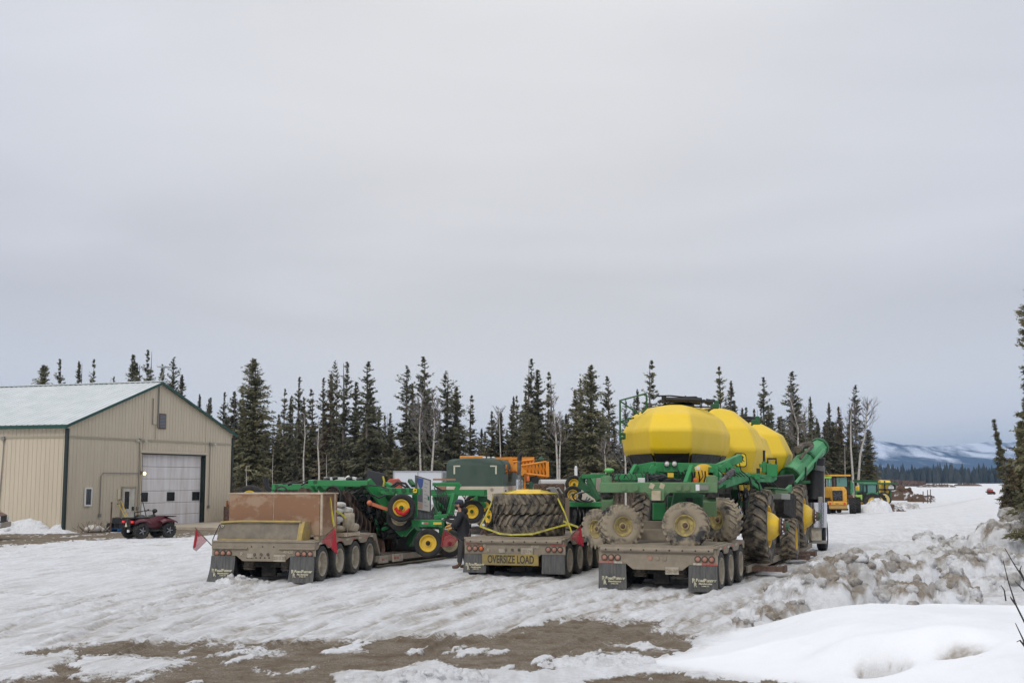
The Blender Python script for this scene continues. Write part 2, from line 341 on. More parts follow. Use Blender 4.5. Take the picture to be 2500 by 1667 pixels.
def ground_height(X, Y):
    """returns z, dirt (0..1 gravel), tan (brown film on the snow, painted shade in the bank hollows)"""
    px, py = PXarr(X, Y, 0*X)
    # wobble the outlines so their edges break up
    wx = (fbm(X*1.6, Y*1.1, 6, 3, .66)-.5); wy = (fbm(X*1.6+50, Y*1.1, 6, 8, .66)-.5)
    wx2 = (fbm(X*5, Y*5, 5, 103, .68)-.5); dirt = np.zeros(X.shape)
    for q in (-1, -.33, .33, 1):      # several offset outlines give a ragged, gradual edge
        ox, oy = .10*q+wx2*.5, (.28*q)+wx2*.6
        g = in_poly(X+wx*.9+ox, Y+wy*1.1+oy, GRAV)
        for p in PATCH: g &= ~in_poly(X+wx*.7-ox, Y+wy*.7+oy, p)
        g |= in_poly(X+wx*.5+ox, Y+wy*.4+oy*.3, GRAV2)
        g |= in_poly(X+wx*2.5, Y+wy*5+q*.8, PAD)
        dirt += g*.25
    near = sstep(60, 30, Y)
    th = R(16); U = X*math.cos(th)-Y*math.sin(th); V = X*math.sin(th)+Y*math.cos(th)
    # thin streaks of snow left on the gravel
    cr_ = fbm(U*2.6+9, V*.9, 5, 21, .62)
    dirt = dirt*(1-sstep(.63, .74, cr_)*.9)
    rut = fbm(U*1.8, V*.20, 4, 31, .55); rut2 = fbm(U*6.0, V*.7, 4, 37, .6)
    lumps = fbm(X*4.5, Y*4.5, 4, 41, .6); fine = fbm(X*13, Y*13, 3, 43, .6)
    tan = np.zeros(X.shape); dz = np.zeros(X.shape)
    for pts, wd, am in TRACKS:
        d = seg_dist(X+wx*.12, Y, pts)
        k = np.exp(-(d/wd)**2); brk = sstep(.30, .58, fbm(U*9, V*1.5, 3, 51)); tan = np.maximum(tan, am*k*brk); dz += -.035*k+.022*np.exp(-((d-wd*1.7)/(wd*.5))**2)
    rough = sstep(.42, .68, fbm(X*.28+3, Y*.16, 3, 81))      # where the slush was churned
    tan = np.clip(tan+(.35*sstep(.52, .72, rut2)*sstep(.40, .60, rut)+.20*sstep(.5, .8, lumps)*rough)*near, 0, 1)
    z = (rut-.5)*.07+(rut2-.5)*(.03+.04*rough)+(lumps-.5)*(.018+.06*rough)+(fine-.5)*(.012+.03*rough)
    # churned crumbly rim of snow along the gravel
    ed = fbm(X*6, Y*6, 3, 91)
    dd = sstep(.2, .8, dirt); z = (z+.02)*(1-dd)+dd*(-.012+(lumps-.5)*.03+(fine-.5)*.02+(rut-.5)*.04)
    z = z*sstep(150, 45, Y)+dz*near
    # smooth ploughed bank to the right of the lane
    bw = (fbm(X*2.2, Y*2.2, 5, 111, .62)-.5)*.75; inb = in_poly(X+bw, Y+bw*.8, BANK); db = seg_dist(X, Y, BANK+[BANK[0]]); db = np.where(inb, db, 0)+(fbm(X*.7, Y*.7, 3, 63)-.5)*.5*inb
    m1 = sstep(0, .45, db); prof = sstep(-.1, 2.4, db)
    lob = sstep(0, 3, X-1.5)
    bank = inb*prof*(.50+.10*(fbm(X*.5, Y*.5, 3, 65)-.5)+.05*np.sin(X*.9+Y*.5))*(.55+.45*lob)
    lane = np.where(Y < 36, 4.1+.28*(Y-22.6), 7.85+.43*(Y-36))
    m2 = sstep(0, 1.6, X-lane)*sstep(20.5, 22.5, Y)*sstep(80, 45, Y)
    bank2 = m2*np.clip(.10+.35*(fbm(X*.9, Y*.7, 4, 67)-.42), 0, 1)
    def bowl(cx_, cy_, a_, b_): return np.exp(-(((X-cx_)/a_)**2+((Y-cy_)/b_)**2))
    bank = bank+inb*prof*((fbm(X*1.6, Y*1.3, 4, 113, .55)-.5)*.07+(fine-.5)*.008)
    hol = .34*bowl(4.42, 14.95, .30, .22)+.24*bowl(5.35, 14.85, .30, .24); lip = .20*bowl(4.25, 15.5, .55, .32)+.12*bowl(5.3, 15.4, .6, .3)
    z = z*(1-.96*m1)+np.maximum(bank, bank2)-hol*m1+lip*m1
    z = z+m2*(1-m1)*((fbm(X*2.2, Y*1.8, 4, 71, .6)-.5)*.22+(lumps-.5)*.10)
    dirt = np.where(m1 > .12, 0, dirt)
    tan = np.maximum(tan*(1-m1)*(1-.5*m2), np.clip(.35*m2*(1-m1)*sstep(.54, .70, fbm(X*1.5+4, Y*1.2, 5, 73, .6)), 0, 1))
    tan = np.maximum(tan, .75*sstep(.05, .17, hol)*m1*sstep(.38, .58, fbm(X*5, Y*5, 4, 75)))  # browns the bank hollows: their shade is painted into the colour
    smo = np.clip(m1-.8*sstep(.05, .2, hol), 0, 1)
    return z, dirt, tan, smo
def ground_z(x, y):
    a = ground_height(np.array([float(x)]), np.array([float(y)]))[0]; return float(a[0])
def make_ground():
    inv = np.linspace(1/12.0, 1/260.0, 520); Yr = 1/inv
    Yr = np.concatenate([[-300, -60, -10, 0, 4, 8, 10.5], Yr, [320, 450, 700, 1200, 2500, 6000, 9000]])
    c = np.linspace(-.52, .50, 900); c = np.concatenate([[-6, -3, -1.5, -.9, -.65], c, [.55, .65, .9, 1.5, 3, 6]])
    YY, CC = np.meshgrid(Yr, c, indexing='ij'); XX = CC*np.maximum(YY, 12.0)
    far = np.concatenate([ [0]])
    z, dirt, tan, smo = ground_height(XX, YY)
    z = np.where((YY < 11.9), -.02, z); z = np.where(np.abs(CC) > .56, np.clip(z, -.1, .3), z)
    z = np.where(YY > 300, 0.0, z)
    nr, nc = XX.shape; me = bpy.data.meshes.new('ground')
    me.vertices.add(nr*nc); me.vertices.foreach_set('co', np.stack([XX, YY, z], -1).astype(np.float32).ravel())
    idx = np.arange(nr*nc).reshape(nr, nc); q = np.stack([idx[:-1, :-1], idx[:-1, 1:], idx[1:, 1:], idx[1:, :-1]], -1).reshape(-1, 4)
    nf = len(q); me.loops.add(nf*4); me.polygons.add(nf)
    me.polygons.foreach_set('loop_start', np.arange(0, nf*4, 4)); me.loops.foreach_set('vertex_index', q.ravel().astype(np.int32))
    me.polygons.foreach_set('use_smooth', np.ones(nf, bool)); me.update(calc_edges=True)
    a = me.attributes.new('dirt', 'FLOAT', 'POINT'); a.data.foreach_set('value', dirt.astype(np.float32).ravel())
    a = me.attributes.new('tan', 'FLOAT', 'POINT'); a.data.foreach_set('value', tan.astype(np.float32).ravel())
    a = me.attributes.new('smo', 'FLOAT', 'POINT'); a.data.foreach_set('value', smo.astype(np.float32).ravel())
    o = bpy.data.objects.new('ground', me); COL.objects.link(o); tag(o, kind='structure'); me.materials.append(snow_mat('snow and gravel ground'))
    return o
def snow_mat(name, heap=False):
    m = bpy.data.materials.new(name); m.use_nodes = True; t = m.node_tree; t.nodes.clear()
    def n(ty, **k): return N(ty, t, **k)
    L = t.links.new
    o = n('ShaderNodeOutputMaterial'); p = n('ShaderNodeBsdfPrincipled'); L(p.outputs[0], o.inputs[0]); c = n('ShaderNodeTexCoord')
    def noise(sc, det=4, ro=.6, v=None):
        a = n('ShaderNodeTexNoise'); a.inputs['Scale'].default_value = sc; a.inputs['Detail'].default_value = det; a.inputs['Roughness'].default_value = ro; L(v or c.outputs['Object'], a.inputs['Vector']); return a
    def rng(src, a, b, lo=0, hi=1):
        q = n('ShaderNodeMapRange'); q.inputs[1].default_value = a; q.inputs[2].default_value = b; q.inputs[3].default_value = lo; q.inputs[4].default_value = hi; L(src, q.inputs[0]); return q.outputs[0]
    def mixc(f, a, b):
        q = n('ShaderNodeMix', data_type='RGBA'); L(f, q.inputs[0])
        for s, i in ((a, 6), (b, 7)):
            if isinstance(s, tuple): q.inputs[i].default_value = (*s, 1)
            else: L(s, q.inputs[i])
        return q.outputs[2]
    def math_(op, a, b=None):
        q = n('ShaderNodeMath', operation=op)
        for s, i in ((a, 0), (b, 1)):
            if s is None: continue
            if isinstance(s, (int, float)): q.inputs[i].default_value = s
            else: L(s, q.inputs[i])
        q.use_clamp = True; return q.outputs[0]
    base = mixc(rng(noise(.6, 5).outputs[0], .35, .65), (.86, .87, .89), (.79, .80, .82))
    asm = n('ShaderNodeAttribute', attribute_name='smo'); rou = math_('SUBTRACT', 1.0, asm.outputs['Fac'])
    mp_ = n('ShaderNodeMapping'); mp_.inputs['Rotation'].default_value = (0, 0, R(16)); mp_.inputs['Scale'].default_value = (1, .14, 1); L(c.outputs['Object'], mp_.inputs[0])
    st = rng(noise(3.2, 8, .68, mp_.outputs[0]).outputs[0], .44, .62); st = math_('MULTIPLY', st, rou)
    s1 = mixc(st, base, (.67, .66, .65)) if not heap else base
    sp_ = math_('MULTIPLY', rng(noise(7, 7, .72).outputs[0], .46, .66), rou)
    slush = mixc(sp_, s1, (.66, .66, .67))
    at = n('ShaderNodeAttribute', attribute_name='tan'); f = math_('MULTIPLY', at.outputs['Fac'], rng(noise(9, 5, .7).outputs[0], .3, .6, .35, 1.25))
    col = mixc(f, slush, (.30, .245, .18) if not heap else (.27, .215, .155))
    if heap:
        g2 = math_('MULTIPLY', rng(noise(2.6, 8, .7).outputs[0], .44, .60), n('ShaderNodeAttribute', attribute_name='grime').outputs['Fac']); col = mixc(g2, col, (.36, .335, .30))
    if not heap:
        ag = n('ShaderNodeAttribute', attribute_name='dirt')
        gr = mixc(rng(noise(45, 3, .7).outputs[0], .35, .65), (.115, .093, .068), (.34, .285, .215))
        gr = mixc(rng(noise(2.0, 5, .65).outputs[0], .42, .66), gr, (.13, .088, .052))
        vo = n('ShaderNodeTexVoronoi'); vo.inputs['Scale'].default_value = 26; L(c.outputs['Object'], vo.inputs['Vector'])
        gr = mixc(rng(vo.outputs['Distance'], .0, .28), (.26, .23, .185), gr)
        e = n('ShaderNodeMath', operation='ADD'); L(ag.outputs['Fac'], e.inputs[0]); L(rng(noise(11, 8, .75).outputs[0], .3, .7, -.42, .42), e.inputs[1]); e = rng(e.outputs[0], .30, .72)
        col = mixc(e, col, gr)
        L(rng(e, 0, 1, .55, .95), p.inputs['Roughness'])
    else: p.inputs['Roughness'].default_value = .6
    L(col, p.inputs['Base Color']); p.inputs['Specular IOR Level'].default_value = .35
    b = n('ShaderNodeBump'); L(rng(asm.outputs['Fac'], 0, 1, .75, .26), b.inputs['Strength']); b.inputs['Distance'].default_value = .05
    h = n('ShaderNodeMath', operation='ADD'); L(noise(14, 6, .7).outputs[0], h.inputs[0]); L(noise(50, 3, .7).outputs[0], h.inputs[1]); L(h.outputs[0], b.inputs['Height']); L(b.outputs[0], p.inputs['Normal'])
    return m
make_ground()
M_heap = snow_mat('dirty snow', True)
import bmesh
_b = bmesh.new(); bmesh.ops.create_icosphere(_b, subdivisions=3, radius=1.0); CLOD_V = np.array([v.co[:] for v in _b.verts]); CLOD_F = [[v.index for v in f.verts] for f in _b.faces]; _b.free()
def heap(name, label, px, py, Y, w_, d_, h_, seed, nl=26, dirty=.6, lump=(.16, .42), cat='snow pile', group=None, m=None, res=.035, kind=None, clods=True):
    """a heap of frozen lumps: rounded boulders of snow piled on the ground"""
    rs = np.random.RandomState(seed); c = W(px, py, Y); cx, cy = c.x, c.y
    nx = int(w_*1.3/res); ny = int(d_*1.3/res); nx = min(nx, 190); ny = min(ny, 150)
    x = np.linspace(-w_*.65, w_*.65, nx); y = np.linspace(-d_*.65, d_*.65, ny); X, Y_ = np.meshgrid(x, y, indexing='ij')
    rr = np.sqrt((X/(w_/2))**2+(Y_/(d_/2))**2)+(fbm(X*1.7+seed, Y_*1.7, 3, seed)-.5)*.5
    env = np.clip(1-rr, 0, 1)**.7
    z = env*h_*.5-.12*(rr > 1)*np.clip(rr-1, 0, 1)
    for i in range(nl):
        a = rs.uniform(0, 6.28); q = math.sqrt(rs.uniform(0, .8)); lx = math.cos(a)*q*w_/2; ly = math.sin(a)*q*d_/2; r = rs.uniform(*lump)*min(1.4, h_/.7+.3)
        e0 = max(0, 1-q)**.7*h_*.62; asp = rs.uniform(.7, 1.35)
        wob = (fbm(X*5+i, Y_*5, 3, seed+i)-.5)*.35*r
        d2 = ((X-lx)*asp+wob)**2+((Y_-ly)/asp+wob)**2; s_ = np.clip(1-d2/(r*r), 0, 1)
        z = np.maximum(z, np.where(s_ > 0, e0+np.sqrt(s_)*r*.8-r*.15, -9))
    nz = fbm(X*6, Y_*6, 4, seed+90, .65)-.5; rn = 1-np.abs(2*fbm(X*9+3, Y_*9, 3, seed+91, .6)-1); z = z+(nz*.17+(rn-.6)*.10)*np.clip(env*4, 0, 1)+(fbm(X*20, Y_*20, 2, seed+3)-.5)*.05
    edge = np.maximum(np.abs(X)/(w_*.65), np.abs(Y_)/(d_*.65)); z = z-sstep(.8, 1, edge)*.5
    z = np.where(rr > 1.0, z-.06-.5*(rr-1), z)
    gz = ground_height(cx+X, cy+Y_)[0]; z = z+gz
    # clods: separate frozen lumps resting on the heap, joined into it
    CV = []; CF = []; CT = []; nclod = int(nl*(.8 if dirty > .2 else .4)) if clods else 0
    for i in range(nclod):
        a_ = rs.uniform(0, 6.28); q_ = math.sqrt(rs.uniform(.0, 1.15)); ix = int(np.clip((math.cos(a_)*q_*w_/2+w_*.65)/(w_*1.3)*nx, 1, nx-2)); iy = int(np.clip((math.sin(a_)*q_*d_/2+d_*.65)/(d_*1.3)*ny, 1, ny-2))
        r = lump[0]*rs.uniform(.45, 1.5)*(1.15-.5*q_); P = CLOD_V*np.array([rs.uniform(.8, 1.35), rs.uniform(.8, 1.3), rs.uniform(.65, 1.0)])
        n_ = fbm(P[:, 0]*1.5+i*3.1+P[:, 2], P[:, 1]*1.5+P[:, 2]*1.3+i, 4, seed+i, .65); f_ = 1+1.3*(n_-.5)+.35*(np.abs(2*fbm(P[:, 0]*2.4+i, P[:, 1]*2.4-P[:, 2]*2, 3, seed+i+7, .6)-1)-.3)
        P = P*(f_*r)[:, None]+np.array([X[ix, iy], Y_[ix, iy], z[ix, iy]-r*.12]); CF += [[k+len(CV)*len(CLOD_V)+nx*ny for k in f] for f in CLOD_F]; CV.append(P); CT.append(np.full(len(CLOD_V), np.clip(rs.uniform(-.3, 1.3)*dirty*1.2, 0, 1)))
    nv = nx*ny+len(CV)*len(CLOD_V)
    me = bpy.data.meshes.new(name); me.from_pydata([], [], []); me.vertices.add(nv)
    co = np.concatenate([np.stack([X, Y_, z], -1).reshape(-1, 3)]+CV); me.vertices.foreach_set('co', co.astype(np.float32).ravel())
    idx = np.arange(nx*ny).reshape(nx, ny); q = np.stack([idx[:-1, :-1], idx[1:, :-1], idx[1:, 1:], idx[:-1, 1:]], -1).reshape(-1, 4); nq = len(q); tr = np.array(CF, dtype=np.int32).reshape(-1, 3); nf = nq+len(tr)
    me.loops.add(nq*4+len(tr)*3); me.polygons.add(nf); me.polygons.foreach_set('loop_start', np.concatenate([np.arange(0, nq*4, 4), nq*4+np.arange(0, len(tr)*3, 3)])); me.loops.foreach_set('vertex_index', np.concatenate([q.ravel(), tr.ravel()]).astype(np.int32))
    me.polygons.foreach_set('use_smooth', np.ones(nf, bool)); me.update(calc_edges=True)
    t = np.clip(dirty*1.6*sstep(.40, .60, fbm(X*2.1+7, Y_*2.1+z*3, 4, seed+50, .6)), 0, 1)*np.clip(env*5, 0, 1)
    a = me.attributes.new('tan', 'FLOAT', 'POINT'); a.data.foreach_set('value', np.concatenate([t.ravel()]+CT).astype(np.float32))
    a = me.attributes.new('grime', 'FLOAT', 'POINT'); a.data.foreach_set('value', np.concatenate([(np.clip(env*6, 0, 1)*(0 if dirty < .2 else .7)).ravel(), np.full(nv-nx*ny, 0 if dirty < .2 else .8)]).astype(np.float32))
    me.materials.append(m or M_heap); o = bpy.data.objects.new(name, me); COL.objects.link(o); o.location = (cx, cy, 0)
    return tag(o, label, cat, group, kind)
M_soil = mat('brown soil heap', (.105, .068, .045), .95, dirt=(.62, .63, .65), damt=.30, dscale=1.1, dsharp=.08, bump=.6, bscale=6)
HG = 'heaps of ploughed snow beside the lane'
def H(lab, px, Y, w_, d_, h_, seed, nl, dirty, **k): heap('snow_heap', lab, px, 1172, Y, w_, d_, h_, seed, nl, dirty, group=k.pop('group', HG), **k)
H('big tan lumpy snow heap closest to the trailer with the yellow tanks', 1985, 22.6, 1.9, 1.3, .80, 11, 34, .72, lump=(.12, .30))
H('tan topped snow heap behind the big lumpy one near the trailer', 2075, 23.8, 1.4, 1.1, .95, 13, 26, .8, lump=(.14, .32))
H('lumpy grey snow heap standing alone in the middle of the right bank', 2190, 27.0, 1.6, 1.2, .9, 12, 34, .85, lump=(.14, .30))
H('brown streaked snow heap just behind the smooth white bank', 2200, 21.6, .95, .7, .66, 14, 22, .8, lump=(.12, .26))
H('narrow upright tan lump of snow behind the smooth white bank', 2308, 21.6, .78, .6, 1.05, 15, 12, .95, lump=(.12, .22))
H('small tan lump leaning against the upright one behind the bank', 2358, 21.5, .55, .5, .46, 36, 10, .8, lump=(.1, .2))
H('low wide grey snow heap to the right of the lone lumpy heap', 2350, 29.0, 1.5, 1.2, .74, 16, 30, .6, lump=(.12, .3))
H('pale flat slab of snow at the right edge above the smooth bank', 2430, 25.5, 1.3, .9, .34, 17, 8, .4)
H('tall grey snow mound under the spruces at the right edge', 2480, 35.5, 2.8, 2.2, 1.8, 18, 60, .6, lump=(.18, .45))
H('long rubbly snow ridge running down from the right hand spruces', 2400, 33.5, 2.2, 1.8, .6, 19, 34, .4, lump=(.1, .26))
H('short rubbly snow ridge between the lane and the spruces', 2330, 37, 2.2, 1.6, .5, 39, 34, .35, lump=(.1, .26))
H('small brown lump of snow where the lane meets the bank', 1806, 20.3, .42, .34, .2, 20, 5, .95, lump=(.1, .16))
H('low crusty snow heap sloping down to the lane in front of the big one', 1870, 21.8, 1.4, 1.0, .32, 25, 34, .4, lump=(.06, .18))
H('brown stained frozen lump at the foot of the big heap', 1895, 21.4, .8, .5, .36, 37, 9, .95, lump=(.1, .2))
H('small brown stained heap on the far side of the lane', 2340, 41, 1.1, .9, .55, 26, 16, .95, lump=(.12, .3))
H('knobbly white snow clump in the middle of the right hand field', 2262, 45, 1.0, .8, .5, 38, 14, .25, lump=(.15, .3))
H('churned white snow heap at the bottom edge of the photo', 1080, 14.75, 1.3, .6, .20, 27, 40, .12, lump=(.05, .13))
H('thin line of churned snow at the bottom edge, left of the other one', 920, 14.6, 1.2, .4, .12, 28, 34, .15, lump=(.04, .09))
H('churned snow spilling over the gravel below the bank', 1450, 16.4, 1.5, .6, .10, 29, 40, .10, lump=(.04, .1))
H('churned snow left behind the mud flap of the trailer with the crate', 600, 28.7, 1.3, .5, .17, 30, 26, .3, lump=(.06, .14))
H('white snowdrift against the side wall of the tan shop', 55, 56.9, 5.6, 1.5, .50, 31, 10, .0, lump=(.3, .6), res=.08)
FG = 'heaps far down the lane'
H('rounded white snow heap beside the yellow wheel loader', 2134, 92, 2.2, 1.8, .62, 32, 12, .1, lump=(.4, .8), res=.08, group=FG)
H('white snow heap with grey lumps in front of the sprayer', 2205, 104, 2.6, 1.6, .5, 33, 22, .35, res=.08, group=FG)
SG = 'soil heaps far down the lane'
heap('dirt_heap', 'brown soil heap with patches of snow right of the sprayer', 2196, 1172, 148, 3.4, 2.4, 1.5, 34, 24, 1, lump=(.3, .7), cat='dirt pile', res=.1, m=M_soil, group=SG)
heap('dirt_heap', 'low brown soil heap at the right of the row of heaps', 2247, 1172, 138, 2.6, 2, .75, 35, 24, 1, lump=(.2, .5), cat='dirt pile', res=.1, m=M_soil, group=SG)
heap('dirt_heap', 'flat tongue of brown soil in front of the green tractors', 2172, 1172, 96, 2.2, 1.6, .5, 36, 20, 1, lump=(.2, .4), cat='dirt pile', res=.06, m=M_soil, group=SG)
# ================================================================ mountain, far forest, far field
def make_mountain():
    nx, ny = 300, 90; x = np.linspace(-2600, 4200, nx); y = np.linspace(3300, 5600, ny); X, Y = np.meshgrid(x, y, indexing='ij')
    ridge = np.interp(X, [-2600, -900, 300, 1200, 1500, 1750, 2060, 2300, 2700, 4200], [0, 15, 50, 140, 150, 148, 140, 98, 66, 0])*1.05
    t = (Y-3300)/(4700-3300); prof = sstep(0, 1, np.clip(t, 0, 1))*sstep(1.65, 1.0, t)
    n = fbm(X/330, Y/330, 5, 5); n2 = 1-np.abs(2*fbm(X/500+3, Y/900, 4, 9)-1)
    z = ridge*prof*(.74+.5*(n-.5)+.28*(n2-.5)) + ridge*.10*sstep(.85, 1, t)
    foot = 24*sstep(0, .12, t)*sstep(.5, .2, t); z = np.maximum(z, foot*(.6+.5*n))-1
    me = bpy.data.meshes.new('mountain'); idx = np.arange(nx*ny).reshape(nx, ny); q = np.stack([idx[:-1, :-1], idx[1:, :-1], idx[1:, 1:], idx[:-1, 1:]], -1).reshape(-1, 4)
    me.from_pydata(np.stack([X, Y, z], -1).reshape(-1, 3).tolist(), [], q.tolist()); me.polygons.foreach_set('use_smooth', [True]*len(q))
    m = bpy.data.materials.new('haze tinted snowy slope'); m.use_nodes = True; t = m.node_tree; p = t.nodes['Principled BSDF']; p.inputs['Roughness'].default_value = .9
    c = N('ShaderNodeTexCoord', t); mp_ = N('ShaderNodeMapping', t); mp_.inputs['Scale'].default_value = (1/38, 1/170, 1/42); t.links.new(c.outputs['Object'], mp_.inputs[0])
    a = N('ShaderNodeTexNoise', t); a.inputs['Scale'].default_value = .42; a.inputs['Detail'].default_value = 10; a.inputs['Roughness'].default_value = .62; t.links.new(mp_.outputs[0], a.inputs['Vector'])
    sp = N('ShaderNodeSeparateXYZ', t); t.links.new(c.outputs['Object'], sp.inputs[0])
    mr_ = N('ShaderNodeMapRange', t); mr_.inputs[1].default_value = 25; mr_.inputs[2].default_value = 95; mr_.inputs[3].default_value = -.22; mr_.inputs[4].default_value = .03; t.links.new(sp.outputs[2], mr_.inputs[0])
    ad_ = N('ShaderNodeMath', t, operation='ADD'); t.links.new(a.outputs[0], ad_.inputs[0]); t.links.new(mr_.outputs[0], ad_.inputs[1])
    r = N('ShaderNodeMapRange', t); r.inputs[1].default_value = .42; r.inputs[2].default_value = .60; t.links.new(ad_.outputs[0], r.inputs[0])
    q = N('ShaderNodeMix', t, data_type='RGBA'); t.links.new(r.outputs[0], q.inputs[0]); q.inputs[6].default_value = (.02, .05, .10, 1); q.inputs[7].default_value = (.58, .62, .72, 1); t.links.new(q.outputs[2], p.inputs['Base Color'])  # part of the distance haze is mixed into these bluish forest and snow colours
    me.materials.append(m); o = bpy.data.objects.new('mountain', me); COL.objects.link(o); tag(o, kind='structure')
make_mountain()
M_far = mat('far spruce', (.025, .036, .040), .95, dirt=(.06, .065, .06), damt=.4, dscale=.05)
M_brush = mat('bare brush', (.16, .105, .085), .95, dirt=(.075, .055, .045), damt=.5, dscale=.2)
def far_forest():
    rs = np.random.RandomState(4); V = []; Fc = []
    for i in range(2600):
        d = rs.uniform(900, 1120); u = rs.uniform(.10, .47); x = u*d; h = rs.uniform(7, 13.5)*(1.3 if rs.rand() < .12 else 1); r = rs.uniform(1.2, 2.2)
        b = len(V)
        for k, (zz, q) in enumerate(((0, .8), (.35, 1), (.75, .55))):
            for j in range(4):
                a = 1.57*j+i; V.append((x+r*q*math.cos(a), d+r*q*math.sin(a), h*zz))
        V.append((x, d, h))
        for k in range(2):
            for j in range(4): Fc.append((b+k*4+j, b+k*4+(j+1) % 4, b+k*4+4+(j+1) % 4, b+k*4+4+j))
        for j in range(4): Fc.append((b+8+j, b+8+(j+1) % 4, b+12))
    me = bpy.data.meshes.new('distant_forest'); me.from_pydata(V, [], Fc); me.materials.append(M_far); o = bpy.data.objects.new('distant_forest', me); COL.objects.link(o)
    tag(o, 'dark line of small spruces far across the snowy field', 'forest', kind='stuff')
    V = []; Fc = []
    for i in range(9000):
        d = rs.uniform(480, 640) if i % 3 else rs.uniform(300, 420); u = rs.uniform(.20, .335)*(1 if d > 450 else .93)
        if d < 450 and rs.rand() < .5: u = rs.uniform(.235, .30)
        x = u*d; h = rs.uniform(1.2, 3.6)*(1.15-2.2*max(0, u-.27)*4 if u > .27 else 1.15); h = max(h, .4)
        if d < 450: h *= .55
        a = rs.uniform(0, 6.28); r = rs.uniform(.3, 1.0); lx, ly = rs.uniform(-.8, .8, 2); b = len(V)
        V += [(x-r*math.cos(a), d-r*math.sin(a), 0), (x+r*math.cos(a), d+r*math.sin(a), 0), (x+lx+r*.5, d+ly, h), (x+lx-r*.5, d+ly, h*.9)]; Fc.append((b, b+1, b+2, b+3))
    me = bpy.data.meshes.new('brush'); me.from_pydata(V, [], Fc); me.materials.append(M_brush); o = bpy.data.objects.new('brush', me); COL.objects.link(o)
    tag(o, 'reddish brown bare brush at the far edge of the field', 'brush', kind='stuff')
far_forest()
# ================================================================ spruces
def needle_mat(name, c1, c2):
    m = bpy.data.materials.new(name); m.use_nodes = True; t = m.node_tree; p = t.nodes['Principled BSDF']; p.inputs['Roughness'].default_value = .8; p.inputs['Specular IOR Level'].default_value = .2
    c = N('ShaderNodeTexCoord', t); a = N('ShaderNodeTexNoise', t); a.inputs['Scale'].default_value = 1.6; a.inputs['Detail'].default_value = 6; t.links.new(c.outputs['Object'], a.inputs['Vector'])
    r = N('ShaderNodeMapRange', t); r.inputs[1].default_value = .35; r.inputs[2].default_value = .65; t.links.new(a.outputs[0], r.inputs[0])
    q = N('ShaderNodeMix', t, data_type='RGBA'); q.inputs[6].default_value = (*c1, 1); q.inputs[7].default_value = (*c2, 1); t.links.new(r.outputs[0], q.inputs[0]); t.links.new(q.outputs[2], p.inputs['Base Color']); return m
M_ndl = [needle_mat('spruce needles dark', (.075, .078, .052), (.17, .162, .105)), needle_mat('spruce needles olive', (.095, .095, .055), (.22, .20, .115)), needle_mat('spruce needles brown', (.095, .080, .052), (.22, .17, .105))]
M_bark = mat('grey bark', (.09, .075, .06), .9, dirt=(.16, .14, .12), dscale=6)
M_birch = mat('birch bark', (.44, .41, .36), .8, dirt=(.12, .10, .09), damt=.24, dscale=9, dsharp=.1)
M_twig = mat('grey twigs', (.16, .14, .125), .9)
def crown_mesh(seed, H=12.0, Rm=1.0, nb=330, kind=0, mati=0, base=.06, tuft=30, ts=.155):
    """a spruce crown: separate drooping branches carrying many needle-spray faces"""
    rs = np.random.RandomState(seed)
    t = rs.uniform(0, 1, nb)**.92; t = np.sort(base+(1-base)*t)
    if kind == 0: prof = np.clip((1-t)/.45, 0, 1)**.75*(.62+.38*np.clip((1-t)/.8, 0, 1))
    elif kind == 1: prof = np.clip((1-t), 0, 1)**.62*.95
    else: prof = np.clip((1-t)/.25, 0, 1)**.7*(.55+.45*np.clip((1-t), 0, 1))
    clump = .65+.7*np.interp(t, np.linspace(0, 1, 22), rs.rand(22))
    Lb = Rm*(prof*clump*rs.uniform(.35, 1.4, nb)+.035); ang = rs.uniform(0, 6.28, nb)
    Lb *= .85+.35*np.sin(ang+rs.uniform(0, 6))*np.sin(t*9+rs.uniform(0, 6))
    up = np.where(t > .72, .55, np.where(t > .4, .12, -.22))+rs.uniform(-.18, .18, nb)
    T = tuft; u = rs.uniform(.04, 1.05, (nb, T))**.8
    r = u*Lb[:, None]; z = t[:, None]*H+r*up[:, None]-.28*r*r/max(Rm, .1)+.18*(u**3)*Lb[:, None]
    sw = rs.normal(0, .055, (nb, T, 3))*(0.5+Lb[:, None, None]); a = ang[:, None]
    P = np.stack([r*np.cos(a), r*np.sin(a), z], -1)+sw*np.array([1, 1, .55])
    d = np.stack([np.cos(a)+0*u, np.sin(a)+0*u, up[:, None]+0*u-.3], -1)+rs.normal(0, .55, (nb, T, 3)); d /= np.linalg.norm(d, axis=-1, keepdims=True)
    e = rs.normal(0, 1, (nb, T, 3)); e -= d*(e*d).sum(-1, keepdims=True); e /= np.linalg.norm(e, axis=-1, keepdims=True)
    s = (ts*rs.uniform(.6, 1.5, (nb, T))*np.clip(.34+1.1*(1-t[:, None]), 0, 1.05))[..., None]
    A = P-d*s*.8-e*s*.36; B = P-d*s*.6+e*s*.36; C = P+d*s*1.1
    V = np.stack([A, B, C], 2).reshape(-1, 3); nf = nb*T
    # leader
    me = bpy.data.meshes.new('crown'); me.from_pydata(V.tolist(), [], np.arange(nf*3).reshape(-1, 3).tolist()); me.materials.append(M_ndl[mati]); return me
def trunk_mesh(H=12.0, r=.11, m=None):
    b = MB(); b.tube([(0, 0, -.2), (0, 0, H*.4), (.03, .02, H*.75), (0, 0, H*.99)], [r*1.3, r, r*.55, r*.12], 6); me = bpy.data.meshes.new('trunk'); me.from_pydata(b.v, [], b.f); me.materials.append(m or M_bark); return me
